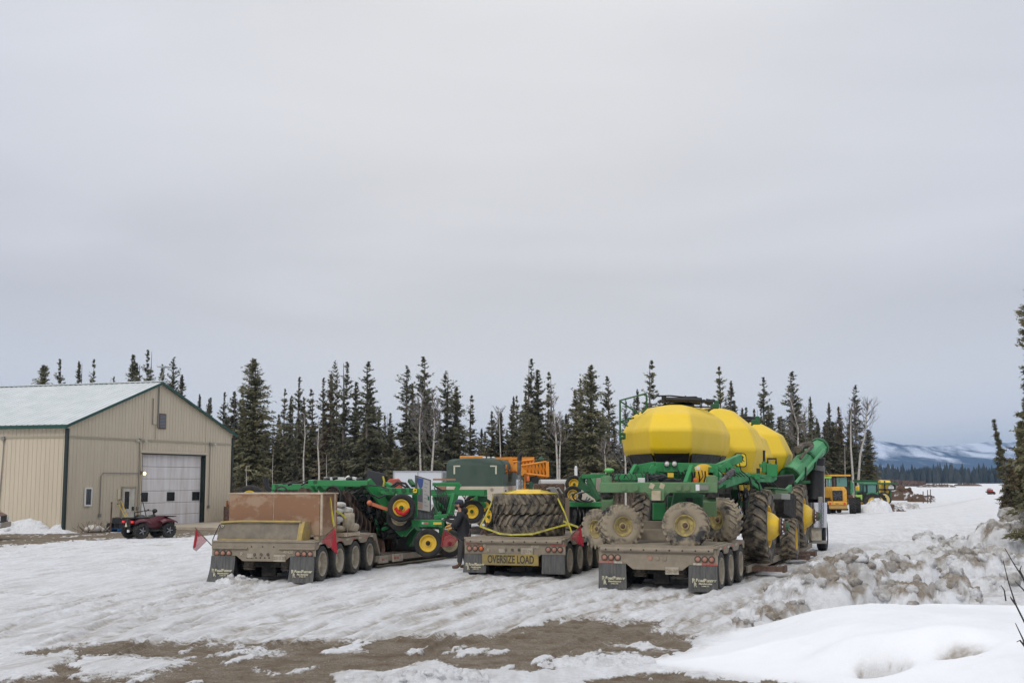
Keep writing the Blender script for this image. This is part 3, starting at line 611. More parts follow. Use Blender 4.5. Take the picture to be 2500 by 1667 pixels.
CROWNS = {'narrow': [crown_mesh(1, 12, .92, 300, 0, 0), crown_mesh(2, 12, .85, 260, 0, 1), crown_mesh(3, 12, .95, 320, 0, 0), crown_mesh(33, 12, .9, 280, 0, 2)],
          'wide': [crown_mesh(4, 12, 1.55, 430, 1, 1), crown_mesh(5, 12, 1.4, 400, 1, 2)],
          'loose': [crown_mesh(6, 12, 1.25, 190, 0, 0, tuft=30), crown_mesh(7, 12, 1.3, 170, 2, 0, tuft=30), crown_mesh(8, 12, 1.15, 210, 0, 1, tuft=30)],
          'dense': [crown_mesh(9, 12, 1.25, 520, 2, 1, tuft=26), crown_mesh(10, 12, 1.35, 520, 2, 1, tuft=26)]}
TRUNK = trunk_mesh(); TR = random.Random(7)
def spruce(px, py, D, kind, label, group='tall spruces behind the yard', k=None, wf=1.0, lean=0):
    c = W(px, 1172, D); H = W(px, py, D).z
    o = thing('spruce_tree', label, 'tree', (c.x, D, 0), 0, group)
    l = CROWNS[kind]; me = l[TR.randrange(len(l)) if k is None else k % len(l)]
    s = H/12.0; rz = TR.uniform(0, 6.28)
    for nm, mm in (('trunk', TRUNK), ('crown', me)):
        ch = bpy.data.objects.new(nm, mm); COL.objects.link(ch); ch.parent = o
        ww = (.25+wf*.92)*(.72+.28*s); ch.scale = (ww, ww, s); ch.rotation_euler = (R(lean), R(TR.uniform(-1.2, 1.2)), rz)
    return o
TREES = [(96, 890, 96, 'wide', 'broad spruce topping the left end of the shop roof', 0, 1.0), (136, 876, 94, 'loose', 'slim spruce right beside the broad one over the shop roof', 0, .8), (189, 882, 96, 'narrow', 'thin dark spruce above the middle of the shop roof', 0, .7),
 (214, 877, 98, 'loose', 'sparse spindly spruce above the middle of the shop roof', 2, .6), (265, 918, 95, 'narrow', 'tiny spruce tip just clearing the shop roof', 1, .6), (311, 862, 92, 'narrow', 'dark spruce left of the brownish tree by the roof peak', 2, 1), (330, 885, 96, 'dense', 'brownish bushy spruce between two taller ones by the roof peak', 0, .95),
 (354, 854, 92, 'loose', 'tallest spruce near the shop roof peak', 0, .85), (390, 890, 95, 'narrow', 'short dark spruce right behind the shop roof peak', 0, .7), (415, 872, 90, 'loose', 'open branched spruce right of the shop roof peak', 1, .95), (437, 915, 93, 'narrow', 'smaller spruce leaning on the open branched one by the roof slope', 0, .9),
 (485, 962, 100, 'narrow', 'slim spruce tip over the lower roof slope, left one', 0, .5), (508, 968, 102, 'narrow', 'slim spruce tip over the lower roof slope, right one', 2, .5), (541, 957, 98, 'loose', 'first spruce right of the shop roof eave', 0, .7), (567, 953, 96, 'narrow', 'dense narrow spruce just left of the giant bushy one', 2, 1),
 (590, 948, 98, 'narrow', 'spruce pressed against the left side of the giant bushy one', 1, .8), (616, 876, 84, 'dense', 'giant bushy spruce right of the tan shop', 0, 1.3), (663, 1040, 100, 'loose', 'low ragged spruce in the gap right of the giant one', 1, .5), (680, 1010, 100, 'narrow', 'small thin spruce in the gap right of the giant one', 2, .55),
 (692, 949, 98, 'loose', 'needle thin spruce above the green disc harrow', 2, .6), (705, 970, 97, 'narrow', 'spruce just right of the needle thin one', 0, .7), (726, 920, 95, 'loose', 'spruce with a bushy top left of the paired birches', 0, .8), (738, 968, 98, 'narrow', 'shaggy spruce between the bushy topped one and the birch', 1, .85), (757, 950, 95, 'loose', 'open spruce standing behind the pale birch trunk', 2, .9),
 (789, 922, 95, 'loose', 'thin spruce with snaggly twigs left of the tall cluster', 0, .7), (805, 912, 93, 'narrow', 'dense spruce at the left of the tall cluster', 3, 1.1), (819, 880, 92, 'loose', 'thin tall spruce with long bare stem in the cluster', 1, .55), (840, 883, 90, 'loose', 'wide armed open spruce in the middle of the cluster', 0, 1.0), (867, 930, 92, 'narrow', 'dark straight spruce right of the wide armed one', 2, .85),
 (896, 882, 88, 'loose', 'tall open spruce above the black panel on the harrow', 0, 1.15), (905, 960, 90, 'dense', 'full lower spruce in front of the tall open one', 1, .9), (924, 995, 96, 'narrow', 'short spruce on the right flank of the tall open one', 0, .7), (957, 1036, 98, 'narrow', 'low spruce in the wide gap before the white trailer', 2, .75), (970, 1098, 74, 'wide', 'small light green pine shaped tree in front of the row', 0, .9),
 (991, 892, 88, 'loose', 'spruce with a flat tufted top left of the tallest one', 1, 1.05), (1005, 938, 90, 'narrow', 'spruce squeezed right of the flat tufted one', 0, .8), (1036, 870, 86, 'loose', 'tallest shaggy spruce above the white trailer', 0, 1.2), (1043, 960, 88, 'dense', 'thick spruce below the tallest shaggy one', 0, .85), (1089, 906, 88, 'loose', 'ragged topped spruce over the motorhome', 1, 1.1),
 (1112, 945, 90, 'dense', 'full dark spruce right of the ragged topped one', 1, .9), (1148, 965, 92, 'loose', 'lone slim spruce over the orange boom', 2, .8), (1173, 1046, 95, 'narrow', 'low dark spruce pair in the dip, left one', 0, .6), (1184, 1052, 97, 'narrow', 'low dark spruce pair in the dip, right one', 2, .6), (1204, 1003, 94, 'narrow', 'rounded green spruce in the dip over the boom', 1, .95), (1226, 1006, 95, 'narrow', 'dark spruce beside the thin birch in the dip', 0, .85),
 (1251, 990, 94, 'narrow', 'slim spruce left of the tall trio', 1, .7), (1262, 966, 95, 'loose', 'thin spruce second in the tall group', 2, .6), (1280, 958, 92, 'narrow', 'thick spruce at the foot of the highest of the trio', 1, .95), (1292, 876, 88, 'loose', 'highest spruce of the trio above the stacked tyres', 0, .9), (1315, 900, 88, 'narrow', 'middle spruce of the trio above the stacked tyres', 2, 1.0),
 (1300, 1010, 84, 'dense', 'low full spruce filling the foot of the trio', 0, .9), (1345, 908, 92, 'loose', 'right hand thin spruce of the trio', 2, .8), (1383, 1010, 96, 'narrow', 'small narrow spruce right of the trio', 0, .6), (1403, 950, 90, 'narrow', 'light olive spruce left of the thick green one', 1, 1.0), (1418, 924, 92, 'loose', 'thin spruce rising behind the light olive one', 0, .6),
 (1443, 892, 84, 'dense', 'thick olive green spruce left of the green railing', 1, 1.15), (1487, 918, 90, 'loose', 'dark open spruce immediately left of the green railing', 0, .9), (1470, 1000, 88, 'narrow', 'low spruce between thick olive one and the railing', 1, .9), (1560, 950, 92, 'narrow', 'thin spruce seen through the green railing', 0, .6), (1588, 880, 90, 'loose', 'spruce behind the black rack of the yellow tank', 2, 1.0),
 (1764, 895, 86, 'loose', 'twin topped spruce above the second yellow tank', 2, .9), (1789, 930, 88, 'narrow', 'shorter spruce right of the twin topped one', 0, .85), (1820, 992, 92, 'narrow', 'spruce tip just clearing the middle tank', 2, .6), (1867, 921, 86, 'loose', 'spruce above the dip between the front tanks', 0, .9), (1880, 990, 88, 'narrow', 'dark flank spruce above the front tank', 1, .8), (1906, 1020, 92, 'narrow', 'small spruce above the front tank shoulder', 0, .6),
 (1938, 906, 84, 'loose', 'tall spruce with a bare birch before it, right of the tanks', 0, 1.15), (1950, 985, 86, 'dense', 'thick lower spruce behind the bare birch', 1, .85), (1985, 1002, 92, 'narrow', 'slim spruce above the green auger', 0, .7), (2000, 1030, 94, 'narrow', 'tiny spruce right of the auger head', 2, .55), (2024, 1022, 90, 'narrow', 'narrow dark spruce above the lime green machine', 2, .75), (2056, 992, 88, 'narrow', 'full spruce above the loader cab', 3, .95), (2041, 1060, 90, 'dense', 'low thick spruce behind the loader cab', 0, .7),
 (2093, 940, 84, 'loose', 'tall spruce over the pair of white birches at the end of the row', 0, 1.0), (2082, 1000, 86, 'narrow', 'narrow spruce behind the left white birch', 0, .7), (2120, 1048, 82, 'wide', 'wide skirted spruce ending the row before the mountain', 0, .95)]
for px, py, D, kind, lab, k, wf in TREES: spruce(px, py, D+8 if px < 2010 else D+46, kind, lab, k=k, wf=wf)
rg = random.Random(3)
for i in range(100):      # the lower crowded row filling between
    px = 545+i*15.8+rg.uniform(-8, 8)
    if px > 2105: break
    if 1135 < px < 1190: continue
    py = rg.uniform(1015, 1110)
    spruce(px, py, rg.uniform(104, 125)+(20 if px > 1990 else 0), rg.choice(['narrow', 'narrow', 'dense', 'wide']), 'low spruce crowded into the dark lower row behind the machines', 'low crowded spruces behind the machines', wf=rg.uniform(.8, 1.15))
for i in range(70):      # a second row of mid height trees set further back
    px = 500+i*22.8+rg.uniform(-9, 9)
    if 1130 < px < 1195 or 640 < px < 680: continue
    spruce(px, rg.uniform(965, 1055), rg.uniform(112, 130)+(15 if px > 1990 else 0), rg.choice(['narrow', 'narrow', 'loose']), 'slim dark spruce of middle height in the back row behind the yard', 'middle height spruces in the back row', wf=rg.uniform(.55, .95))
# bare undergrowth along the forest foot
def undergrowth():
    rs = np.random.RandomState(9); V = []; Fc = []
    for i in range(7000):
        d = rs.uniform(78, 100); u = rs.uniform(-.24, .30); d += 40*(u > .235); x = u*d; h = rs.uniform(.6, 2.6); a = rs.uniform(0, 6.28); l = rs.normal(0, .25, 2)*h; b = len(V); w_ = rs.uniform(.012, .03)
        V += [(x-w_*math.cos(a), d-w_*math.sin(a), 0), (x+w_*math.cos(a), d+w_*math.sin(a), 0), (x+l[0], d+l[1], h)]; Fc.append((b, b+1, b+2))
    me = bpy.data.meshes.new('undergrowth'); me.from_pydata(V, [], Fc); me.materials.append(mat('brown undergrowth', (.12, .085, .06), .9)); o = bpy.data.objects.new('undergrowth', me); COL.objects.link(o)
    tag(o, 'bare brown undergrowth along the foot of the spruces', 'undergrowth', kind='stuff')
undergrowth()
# ---------------------------------------------------------------- birches
def birch(pts, D, r0, label, nb=26, seed=0, bl=1.6, m=None, from_=.45, group='bare birches before the spruces', spread=.9):
    rs = random.Random(seed); P = [W(x, y, D+8 if pts[0][0] < 2030 else D+52) for x, y in pts]; base = P[0].copy(); base.z = 0
    o = thing('birch_tree', label, 'tree', base, 0, group)
    P = [Vector((base.x, base.y, -.1))]+P[0 if P[0].z > .3 else 1:]
    if pts[0][0] >= 2030: r0 *= 1.15; bl *= 1.25
    n = len(P); r0 *= .82; b = MB(); b.tube(P, [r0*(1-.8*i/(n-1)) for i in range(n)], 7); b.build('trunk', m or M_birch, o, world=True, smooth=60)
    c = MB()
    for i in range(nb):
        t = from_+(1-from_)*rs.random()**.8; q = t*(n-1); k = min(int(q), n-2); p = P[k].lerp(P[k+1], q-k)
        a = rs.uniform(0, 6.28); L = bl*rs.uniform(.4, 1.1)*(1.25-t); d = Vector((math.cos(a)*spread, math.sin(a)*spread, rs.uniform(.5, 1.3))).normalized()
        e = p+d*L*.5; f = e+(d+Vector((0, 0, .35))).normalized()*L*.5
        c.tube([p, e, f], [r0*.3, r0*.17, .008], 4, False)
        for j in range(5):
            s = p.lerp(f, rs.uniform(.3, .95)); g = (d+Vector((rs.uniform(-1, 1), rs.uniform(-1, 1), rs.uniform(-.1, .9)))).normalized(); g2 = s+g*L*.42
            c.tube([s, g2], [.014, .006], 3, False)
            for l in range(2):
                s2 = s.lerp(g2, rs.uniform(.3, .9)); c.tube([s2, s2+(g+Vector((rs.uniform(-1, 1), rs.uniform(-1, 1), rs.uniform(-.2, .7)))).normalized()*L*.22], [.009, .004], 3, False)
    c.build('branches', M_twig if m is None else m, o, world=True)
birch([(1028, 1245), (1027, 1150), (1024, 1060), (1026, 1010), (1032, 960)], 78, .13, 'pale birch with straight trunk rising left of the motorhome', 34, 1, 2.4, spread=.7)
birch([(1052, 1245), (1054, 1150), (1060, 1070), (1061, 1020), (1054, 965)], 78, .14, 'pale birch leaning right, just left of the motorhome', 34, 2, 2.6, spread=.7)
birch([(742, 1245), (741, 1120), (745, 1060), (742, 1010)], 80, .09, 'thin crooked birch behind the left part of the harrow', 10, 3, 1.3)
birch([(780, 1245), (779, 1140), (776, 1090), (779, 1030)], 80, .11, 'thin white birch above the crate and harrow', 10, 4, 1.3)
birch([(603, 1245), (602, 1190), (601, 1138)], 76, .09, 'broken pale snag of birch right of the shop', 0, 5)
birch([(666, 1245), (665, 1150), (667, 1095)], 78, .05, 'very thin pinkish birch stem near the shop', 4, 6, .8)
birch([(798, 1245), (797, 1160), (797, 1110)], 78, .06, 'short pinkish stub of birch beside the thin white one', 2, 7, .6)
birch([(1362, 1245), (1361, 1140), (1357, 1060), (1352, 1000), (1345, 960)], 80, .12, 'forked birch left of the green implement wheels, left stem', 22, 8, 2.0)
birch([(1366, 1245), (1366, 1120), (1369, 1060), (1360, 1010)], 80, .10, 'forked birch left of the green implement wheels, right stem', 16, 9, 1.8)
birch([(1222, 1245), (1222, 1110), (1220, 1050), (1218, 1000)], 82, .08, 'slender grey birch standing in the dip over the boom', 18, 10, 1.8)
birch([(1419, 1245), (1419, 1180), (1418, 1130)], 82, .10, 'bare brown stem under the light olive spruce', 3, 11, .8, M_bark)
birch([(1479, 1245), (1479, 1150), (1476, 1100), (1480, 1075)], 70, .07, 'white sapling with twisted twigs below the railing', 18, 12, 1.5)
birch([(1528, 1245), (1527, 1130), (1524, 1090), (1515, 1060)], 70, .11, 'white branching birch between railing and yellow tank', 26, 13, 2.2)
birch([(1950, 1245), (1949, 1120), (1948, 1045), (1938, 1005), (1928, 970)], 74, .11, 'white birch leaning left at its top above the auger', 20, 14, 1.8)
birch([(2012, 1245), (2012, 1170), (2011, 1120)], 76, .08, 'white birch stump right of the auger', 2, 15, .6)
birch([(2084, 1245), (2082, 1160), (2077, 1090), (2077, 1020), (2080, 990)], 72, .16, 'left of the two thick white birches at the end of the row', 16, 16, 2.0)
birch([(2093, 1245), (2096, 1165), (2100, 1110), (2112, 1060), (2116, 1010), (2122, 985)], 72, .16, 'right, bowed one of the two thick white birches at the end of the row', 30, 17, 3.4, spread=1.4)
birch([(2064, 1245), (2063, 1130), (2062, 1085)], 72, .06, 'thin white birch just left of the thick pair', 5, 18, 1)
birch([(1975, 1245), (1974, 1120), (1960, 1040), (1955, 1015)], 78, .05, 'thin slanting bare stem beside the auger', 10, 19, 1.6, M_twig)
# the trees on the right edge
def big_spruce(px, py, D, wf, label, seed, lean=0, H0=None, mi=1, kind=1, Rm=1.3, nb=420, ts=.14, tuft=46):
    c = W(px, 1172, D); H = H0 or W(px, py, D).z
    o = thing('spruce_tree', label, 'tree', (c.x, D, ground_z(c.x, D)), 0, 'spruces at the right edge')
    me = crown_mesh(seed, H, Rm*wf, nb, kind, mi, tuft=tuft, ts=ts); ch = bpy.data.objects.new('crown', me); COL.objects.link(ch); ch.parent = o; ch.rotation_euler = (0, R(lean), 0)
    tm = trunk_mesh(H, .10); tr = bpy.data.objects.new('trunk', tm); COL.objects.link(tr); tr.parent = o; tr.rotation_euler = (0, R(lean), 0)
big_spruce(2548, 700, 34, 1.0, 'tall spruce cut by the right edge of the photo', 71, nb=430, Rm=.78, kind=2, ts=.085, tuft=80)
big_spruce(2500, 1040, 38, 1.0, 'olive bushy spruce standing behind the grey snow mound', 72, Rm=.62, nb=520, kind=1, ts=.075, tuft=80)
big_spruce(2522, 985, 40, 1.0, 'dark spruce between the bushy one and the right edge', 73, Rm=.62, nb=480, kind=2, mi=0, ts=.075, tuft=70)
big_spruce(2484, 1055, 37, .5, 'skinny leaning spruce with a bare top at the left of the right hand group', 74, lean=-9, Rm=.46, nb=170, kind=0, mi=0, H0=4.1, ts=.06, tuft=50)
big_spruce(2466, 1130, 37, .8, 'short dark spruce at the foot of the leaning one', 75, Rm=.42, nb=260, kind=1, mi=2, tuft=60, ts=.065)
# bare saplings at the near right edge
def sapling(lines, D, label):
    P0 = W(*lines[0][0], D); o = thing('bare_sapling', label, 'sapling', (P0.x, D, ground_z(P0.x, D)), 0, 'bare saplings at the near right edge')
    b = MB()
    for l in lines:
        P = [W(x, y, D+.02*i) for i, (x, y) in enumerate(l)]
        b.tube(P, [.014-.010*i/(len(P)-1) for i in range(len(P))], 5)
    b.build('stem', mat('dark twig', (.03, .024, .02), .8), o, world=True); return o
sapling([[(2545, 1620), (2530, 1500), (2498, 1410), (2475, 1375), (2453, 1337)], [(2498, 1410), (2490, 1392), (2494, 1380)], [(2520, 1470), (2500, 1440), (2478, 1418)]], 13.5, 'dark bare twig reaching in highest at the right edge')
sapling([[(2540, 1620), (2515, 1545), (2480, 1475), (2462, 1420), (2449, 1367)], [(2480, 1475), (2470, 1462), (2466, 1455)]], 13.2, 'dark bare twig in the middle at the right edge')
sapling([[(2530, 1660), (2498, 1560), (2479, 1520)], [(2505, 1580), (2490, 1562), (2482, 1566)]], 13.0, 'short dark twig low at the right edge')
sapling([[(2456, 1466), (2452, 1440), (2444, 1428), (2440, 1432)]], 20, 'tiny hooked stalk poking from the smooth bank')

# ---------------------------------------------------------------- the air
def haze():
    b = MB(); b.box((800, 2550, 95), (11000, 7100, 196)); m = bpy.data.materials.new('cold air'); m.use_nodes = True; t = m.node_tree; t.nodes.clear()
    o = N('ShaderNodeOutputMaterial', t); v = N('ShaderNodeVolumePrincipled', t); v.inputs['Color'].default_value = (.34, .60, 1.0, 1); v.inputs['Density'].default_value = .00010; v.inputs['Anisotropy'].default_value = .0
    t.links.new(v.outputs[0], o.inputs['Volume']); ob = b.build('haze', m); tag(ob, 'thin cold bluish air over the whole yard and field', 'haze', kind='stuff')
haze()
# ================================================================ the shop
M_siding = mat('tan steel siding', (.58, .50, .38), .55, dirt=(.51, .44, .335), damt=.42, dscale=.8, dsharp=.6, streak=(3, 3, .35))
M_roof = mat('pale metal roof', (.50, .54, .54), .5, dirt=(.66, .68, .68), damt=.5, dscale=1.0, dsharp=.5)
M_trim = mat('dark green trim', (.012, .022, .018), .5)
M_gtrim = mat('green eave trim', (.008, .060, .045), .45)
M_door = mat('white sectional door', (.72, .70, .70), .5, dirt=(.48, .42, .39), damt=.22, dscale=.8, dsharp=.5, streak=(4, 4, .5))
M_conc = mat('concrete', (.42, .36, .28), .85, dirt=(.30, .26, .2), damt=.4, dscale=1.2)
M_pipe = mat('grey conduit', (.22, .21, .19), .6)
M_brown = mat('brown frame', (.14, .06, .03), .6)
def make_shop():
    C0 = Vector((-20.72, 57.0, 0)); C1 = Vector((-16.0, 70.0, 0)); head = math.degrees(math.atan2(C1.x-C0.x, C1.y-C0.y))  # gable wall runs along +Y local
    t = thing('shop_building', 'tan metal shop with pale roof, green trim and tall white overhead door', 'building', C0, head)
    Lg = (C1-C0).length; EH = 5.0; PH = 7.42; LS = 26.0; mid = Lg/2
    def ribs(L, seed=0):
        pts = []; y = 0
        while y < L-.001:
            pts += [(y, 0), (min(y+.19, L), 0), (min(y+.205, L), .022), (min(y+.235, L), .022)]; y += .25
        pts.append((L, 0)); return pts
    # gable wall: ribbed skin split round the openings, outward = +X local
    def top(y): return EH+(PH-EH)*(1-abs(y-mid)/mid)
    def wallskin(name, L, z0f, z1f, axis, y0=0, parent=t):
        b = MB(); pr = [(y, d) for y, d in ribs(L)]; vs = []
        for y, d in pr:
            for z in (z0f(y+y0), z1f(y+y0)): vs.append((d, y+y0, z) if axis == 'g' else (-(y+y0), -d, z))
        n = len(pr); b.add(vs, [(2*i, 2*i+2, 2*i+3, 2*i+1) for i in range(n-1)]); return b.build(name, M_siding, parent)
    # openings measured from the photo: overhead door 5.8 .. 11.6, entry door ~ 3.9..4.9
    def yof(px):
        k = (px-1250)/3000.0; sx, cx_ = math.sin(R(head)), math.cos(R(head)); return (k*C0.y-C0.x)/(sx-k*cx_)
    D0, D1 = yof(345.5), yof(499); DH = 3.72
    E0, E1 = yof(300), yof(328)
    wallskin('wall', D0, lambda y: 0, top, 'g', 0)
    wallskin('wall', Lg-D1, lambda y: 0, top, 'g', D1)
    wallskin('wall', D1-D0, lambda y: DH, top, 'g', D0)
    wallskin('wall', LS, lambda y: 0, lambda y: EH, 's')
    b = MB(); b.add([(0, Lg, 0), (0, Lg, EH), (-LS, Lg, EH), (-LS, Lg, 0), (-LS, 0, 0), (-LS, 0, EH)], [(0, 1, 2, 3), (4, 3, 2, 5)]); b.build('wall', M_siding, t)
    # roof: ribbed near slope, plain far slope
    b = MB(); ov = .25; sl = (PH-EH)/mid
    x = .18; xs = []
    while x > -LS: xs += [(x, 0), (x-.26, 0), (x-.28, .035), (x-.31, .035)]; x -= .33
    for side in (0, 1):
        vs = []
        for xx, d in xs:
            y0_, y1_ = (-ov, mid) if side == 0 else (Lg+ov, mid)
            vs += [(xx, y0_, EH-ov*sl+.06+d), (xx, y1_, PH+.06+d)]
        b.add(vs, [(2*i, 2*i+1, 2*i+3, 2*i+2) for i in range(len(xs)-1)])
    b.build('roof', M_roof, t)
    b = MB(); b.box((-LS/2, -ov-.02, EH-ov*sl-.03), (LS+.4, .04, .16)); b.build('eave_trim', M_gtrim, t)
    b = MB(); b.beam((.2, -ov-.03, EH-ov*sl-.02), (.2, mid, PH-.0), .05, .12); b.beam((.2, Lg+ov, EH-ov*sl-.02), (.2, mid, PH-.0), .05, .12); b.build('gable_trim', M_gtrim, t)
    b = MB(); b.box((.0, 0, EH/2-.1), (.14, .14, EH-.2)); b.build('corner_trim', M_trim, t)
    b = MB(); b.box((.0, Lg, EH/2-.1), (.12, .12, EH-.2)); b.build('corner_trim', M_trim, t)
    b = MB(); b.box((-LS/2, .0, PH+.1), (0, 0, 0)); 
    rc = MB(); rc.beam((.2, mid, PH+.10), (-LS, mid, PH+.10), .3, .05); rc.build('ridge_cap', M_roof, t)
    # band of overlap joint across the gable and side
    b = MB(); b.box((.028, Lg/2, 4.42), (.02, Lg-.2, .10)); b.box((-LS/2, -.03, 4.42), (LS-.2, .02, .10)); b.build('panel_joint', mat('joint strip', (.36, .32, .235), .6), t)
    # overhead door
    od = MB(); ph = DH/6
    for k in range(6):
        od.box((-.22, (D0+D1)/2, ph*(k+.5)), (.05, D1-D0-.1, ph-.018))
        for q in (.25, .5, .75): od.box((-.193, (D0+D1)/2, ph*(k+q)), (.008, D1-D0-.12, .012))
    door = od.build('overhead_door', M_door, t)
    for q in (.085, .50, .91):
        yy = D0+(D1-D0)*q; z = ph*2.5
        f = MB(); 
        for dy in (-.31, .31): f.box((-.185, yy+dy, z), (.03, .05, .46))
        for dz in (-.21, .21): f.box((-.185, yy, z+dz), (.03, .57, .05))
        wdw = f.build('window', M_black, door); g = MB(); g.box((-.19, yy, z), (.01, .58, .38)); g.build('pane', M_glass, wdw)
    b = MB(); b.box((-.1, D1+.02, DH/2), (.26, .06, DH)); b.box((-.1, D0-.02, DH/2), (.26, .06, DH)); b.box((-.1, (D0+D1)/2, DH+.03), (.26, D1-D0+.1, .07))
    b.box((-.1, D1-.05, DH/2-.03), (.2, .08, DH-.06)); b.build('door_frame', M_trim, t)
    b = MB(); b.box((.03, D1+.12, DH/2), (.035, .16, DH)); b.box((.03, (D0+D1)/2, DH+.13), (.035, D1-D0+.4, .13)); b.box((.03, D0-.10, DH/2), (.035, .08, DH)); b.build('door_trim', M_siding, t)
    # entry door
    b = MB(); b.box((.035, (E0+E1)/2, 1.0), (.05, .9, 1.98)); ed = b.build('entry_door', mat('off white door', (.55, .53, .47), .5, dirt=(.35, .3, .22), damt=.35, dscale=3), t, bevel=.01)
    b = MB(); b.box((.068, (E0+E1)/2-.17, 1.42), (.012, .34, .85)); b.build('pane', M_glass, ed)
    b = MB(); b.box((.085, (E0+E1)/2+.3, 1.0), (.05, .12, .18)); b.ball((.11, (E0+E1)/2+.3, .95), .05, 8, 6); b.build('handle', M_black, ed)
    b = MB(); b.box((.045, (E0+E1)/2-.5, 1.02), (.05, .09, 2.1)); b.box((.045, (E0+E1)/2+.5, 1.02), (.05, .09, 2.1)); b.box((.045, (E0+E1)/2, 2.05), (.05, 1.08, .09)); b.build('door_frame', mat('tan frame', (.35, .31, .23), .6), ed)
    # windows
    def window(y, z, w_, h_, side=False):
        f = MB(); g = MB()
        def bx(mb, c, d):
            if side: mb.box((-c[1], -c[0], c[2]), (d[1], d[0], d[2]))
            else: mb.box(c, d)
        for s in (-1, 1): bx(f, (.05, y+s*(w_/2-.035), z), (.06, .07, h_)); bx(f, (.05, y, z+s*(h_/2-.035)), (.06, w_-.14, .07))
        o = f.build('window', mat('white window frame', (.72, .72, .70), .4), t); bx(g, (.04, y, z), (.02, w_-.14, h_-.14)); g.build('pane', M_glass, o)
    window(yof(215), 1.62, .52, .88)
    window(4.5+3.15, 1.35, 2.2, 1.0, True)
    b = MB(); yv = yof(390); b.box((.04, yv, 5.45), (.04, .62, .80)); ve = b.build('gable_vent', M_brown, t)
    b = MB()
    for k in range(9): b.box((.07, yv, 5.15+k*.075), (.03, .48, .045))
    b.build('louvre', mat('blue grey louvre', (.17, .20, .24), .5), ve)
    # conduits
    c = MB(); r_ = .022
    def g_(y, z): return (.06, y, z)
    ya = yof(336); c.tube([g_(ya, 4.5), g_(ya, .35)], r_, 6); yb = yof(244); c.tube([g_(ya, 2.75), g_(yb+.15, 2.75), g_(yb, 2.6), g_(yb, .75)], r_, 6)
    yc = yof(509); c.tube([g_(yc, 4.4), g_(yc, .95)], r_, 6); ym = yof(378)-.05; c.tube([g_(yof(366), 7.1-.5), g_(yof(366), 5.25), g_(ym, 5.25)], r_, 6); c.tube([g_(yof(374), 5.2), g_(yof(374), 4.5)], .012, 5)
    for y, z in ((ya, 4.42), (yc, 4.4), (yb, .72), (ya, 1.0), (yc, .95)): c.box((.07, y, z), (.08, .12, .16))
    c.tube([(-3.6, -.06, 4.42), (-3.75, -.06, 1.0)], r_, 6); c.tube([(-3.75, -.06, .62), (-12, -.06, .62)], r_, 6); c.box((-3.65, -.08, 4.36), (.16, .08, .2)); c.box((-3.75, -.08, .95), (.13, .08, .18)); c.box((-3.75, -.08, .62), (.1, .08, .16))
    c.build('conduit', M_pipe, t)
    b = MB(); b.tube([g_(ym+.1, 5.1), g_(ym+.1, 7.3), (.3, ym+.1, 8.1)], .035, 6); mo = b.build('mast', M_pipe, t); b = MB(); b.box((.3, ym+.1, 8.25), (.5, .55, .06), None); b.beam((.3, ym+.1, 8.05), (.3, ym+.1, 8.25), .06, .06); b.build('panel', mat('pale panel', (.4, .42, .44), .4), mo)
    for y, z, s in ((ya+.35, 4.38, .13), (ya-.25, 4.38, .1), (yc+.3, 4.38, .15)):
        b = MB(); b.box((.12, y, z), (.14, s, .12)); b.box((.2, y, z-.05), (.1, s*.8, .05)); b.build('floodlight', mat('pale lamp housing', (.5, .48, .42), .5), t, bevel=.01)
    b = MB(); b.box((.12, ya+.2, 2.78), (.12, .14, .16)); lp = b.build('wall_lamp', M_pipe, t); b = MB(); b.ball((.2, ya+.27, 2.74), .085, 10, 7); b.build('bulb', mat('lit bulb', (.9, .8, .5), .4, emit=((1, .82, .42), 2.2)), lp, smooth=60)
    b = MB(); b.box((.03, yof(290), 1.7), (.02, .18, .5)); b.build('notice', mat('pale notice', (.6, .55, .38), .7), t)
    return t, head, Lg, yof
SHOP, SHEAD, SLG, YOF = make_shop()
SM = Matrix.Translation((-20.72, 57.0, 0)) @ Matrix.Rotation(-R(SHEAD), 4, 'Z')
def sl(x, y, z=0): return SM @ Vector((x, y, z))
# concrete apron
b = MB(); y0, y1 = YOF(330), SLG+1.5
b.add([sl(.03, y0, -.1), sl(6.2, y0, -.1), sl(6.2, y1, -.1), sl(.03, y1, -.1), sl(.03, y0, .12), sl(6.2, y0, .10), sl(6.2, y1, .10), sl(.03, y1, .12)], [(0, 1, 5, 4), (1, 2, 6, 5), (2, 3, 7, 6), (4, 5, 6, 7), (3, 0, 4, 7)])
o = b.build('concrete_apron', M_conc); tag(o, kind='structure')
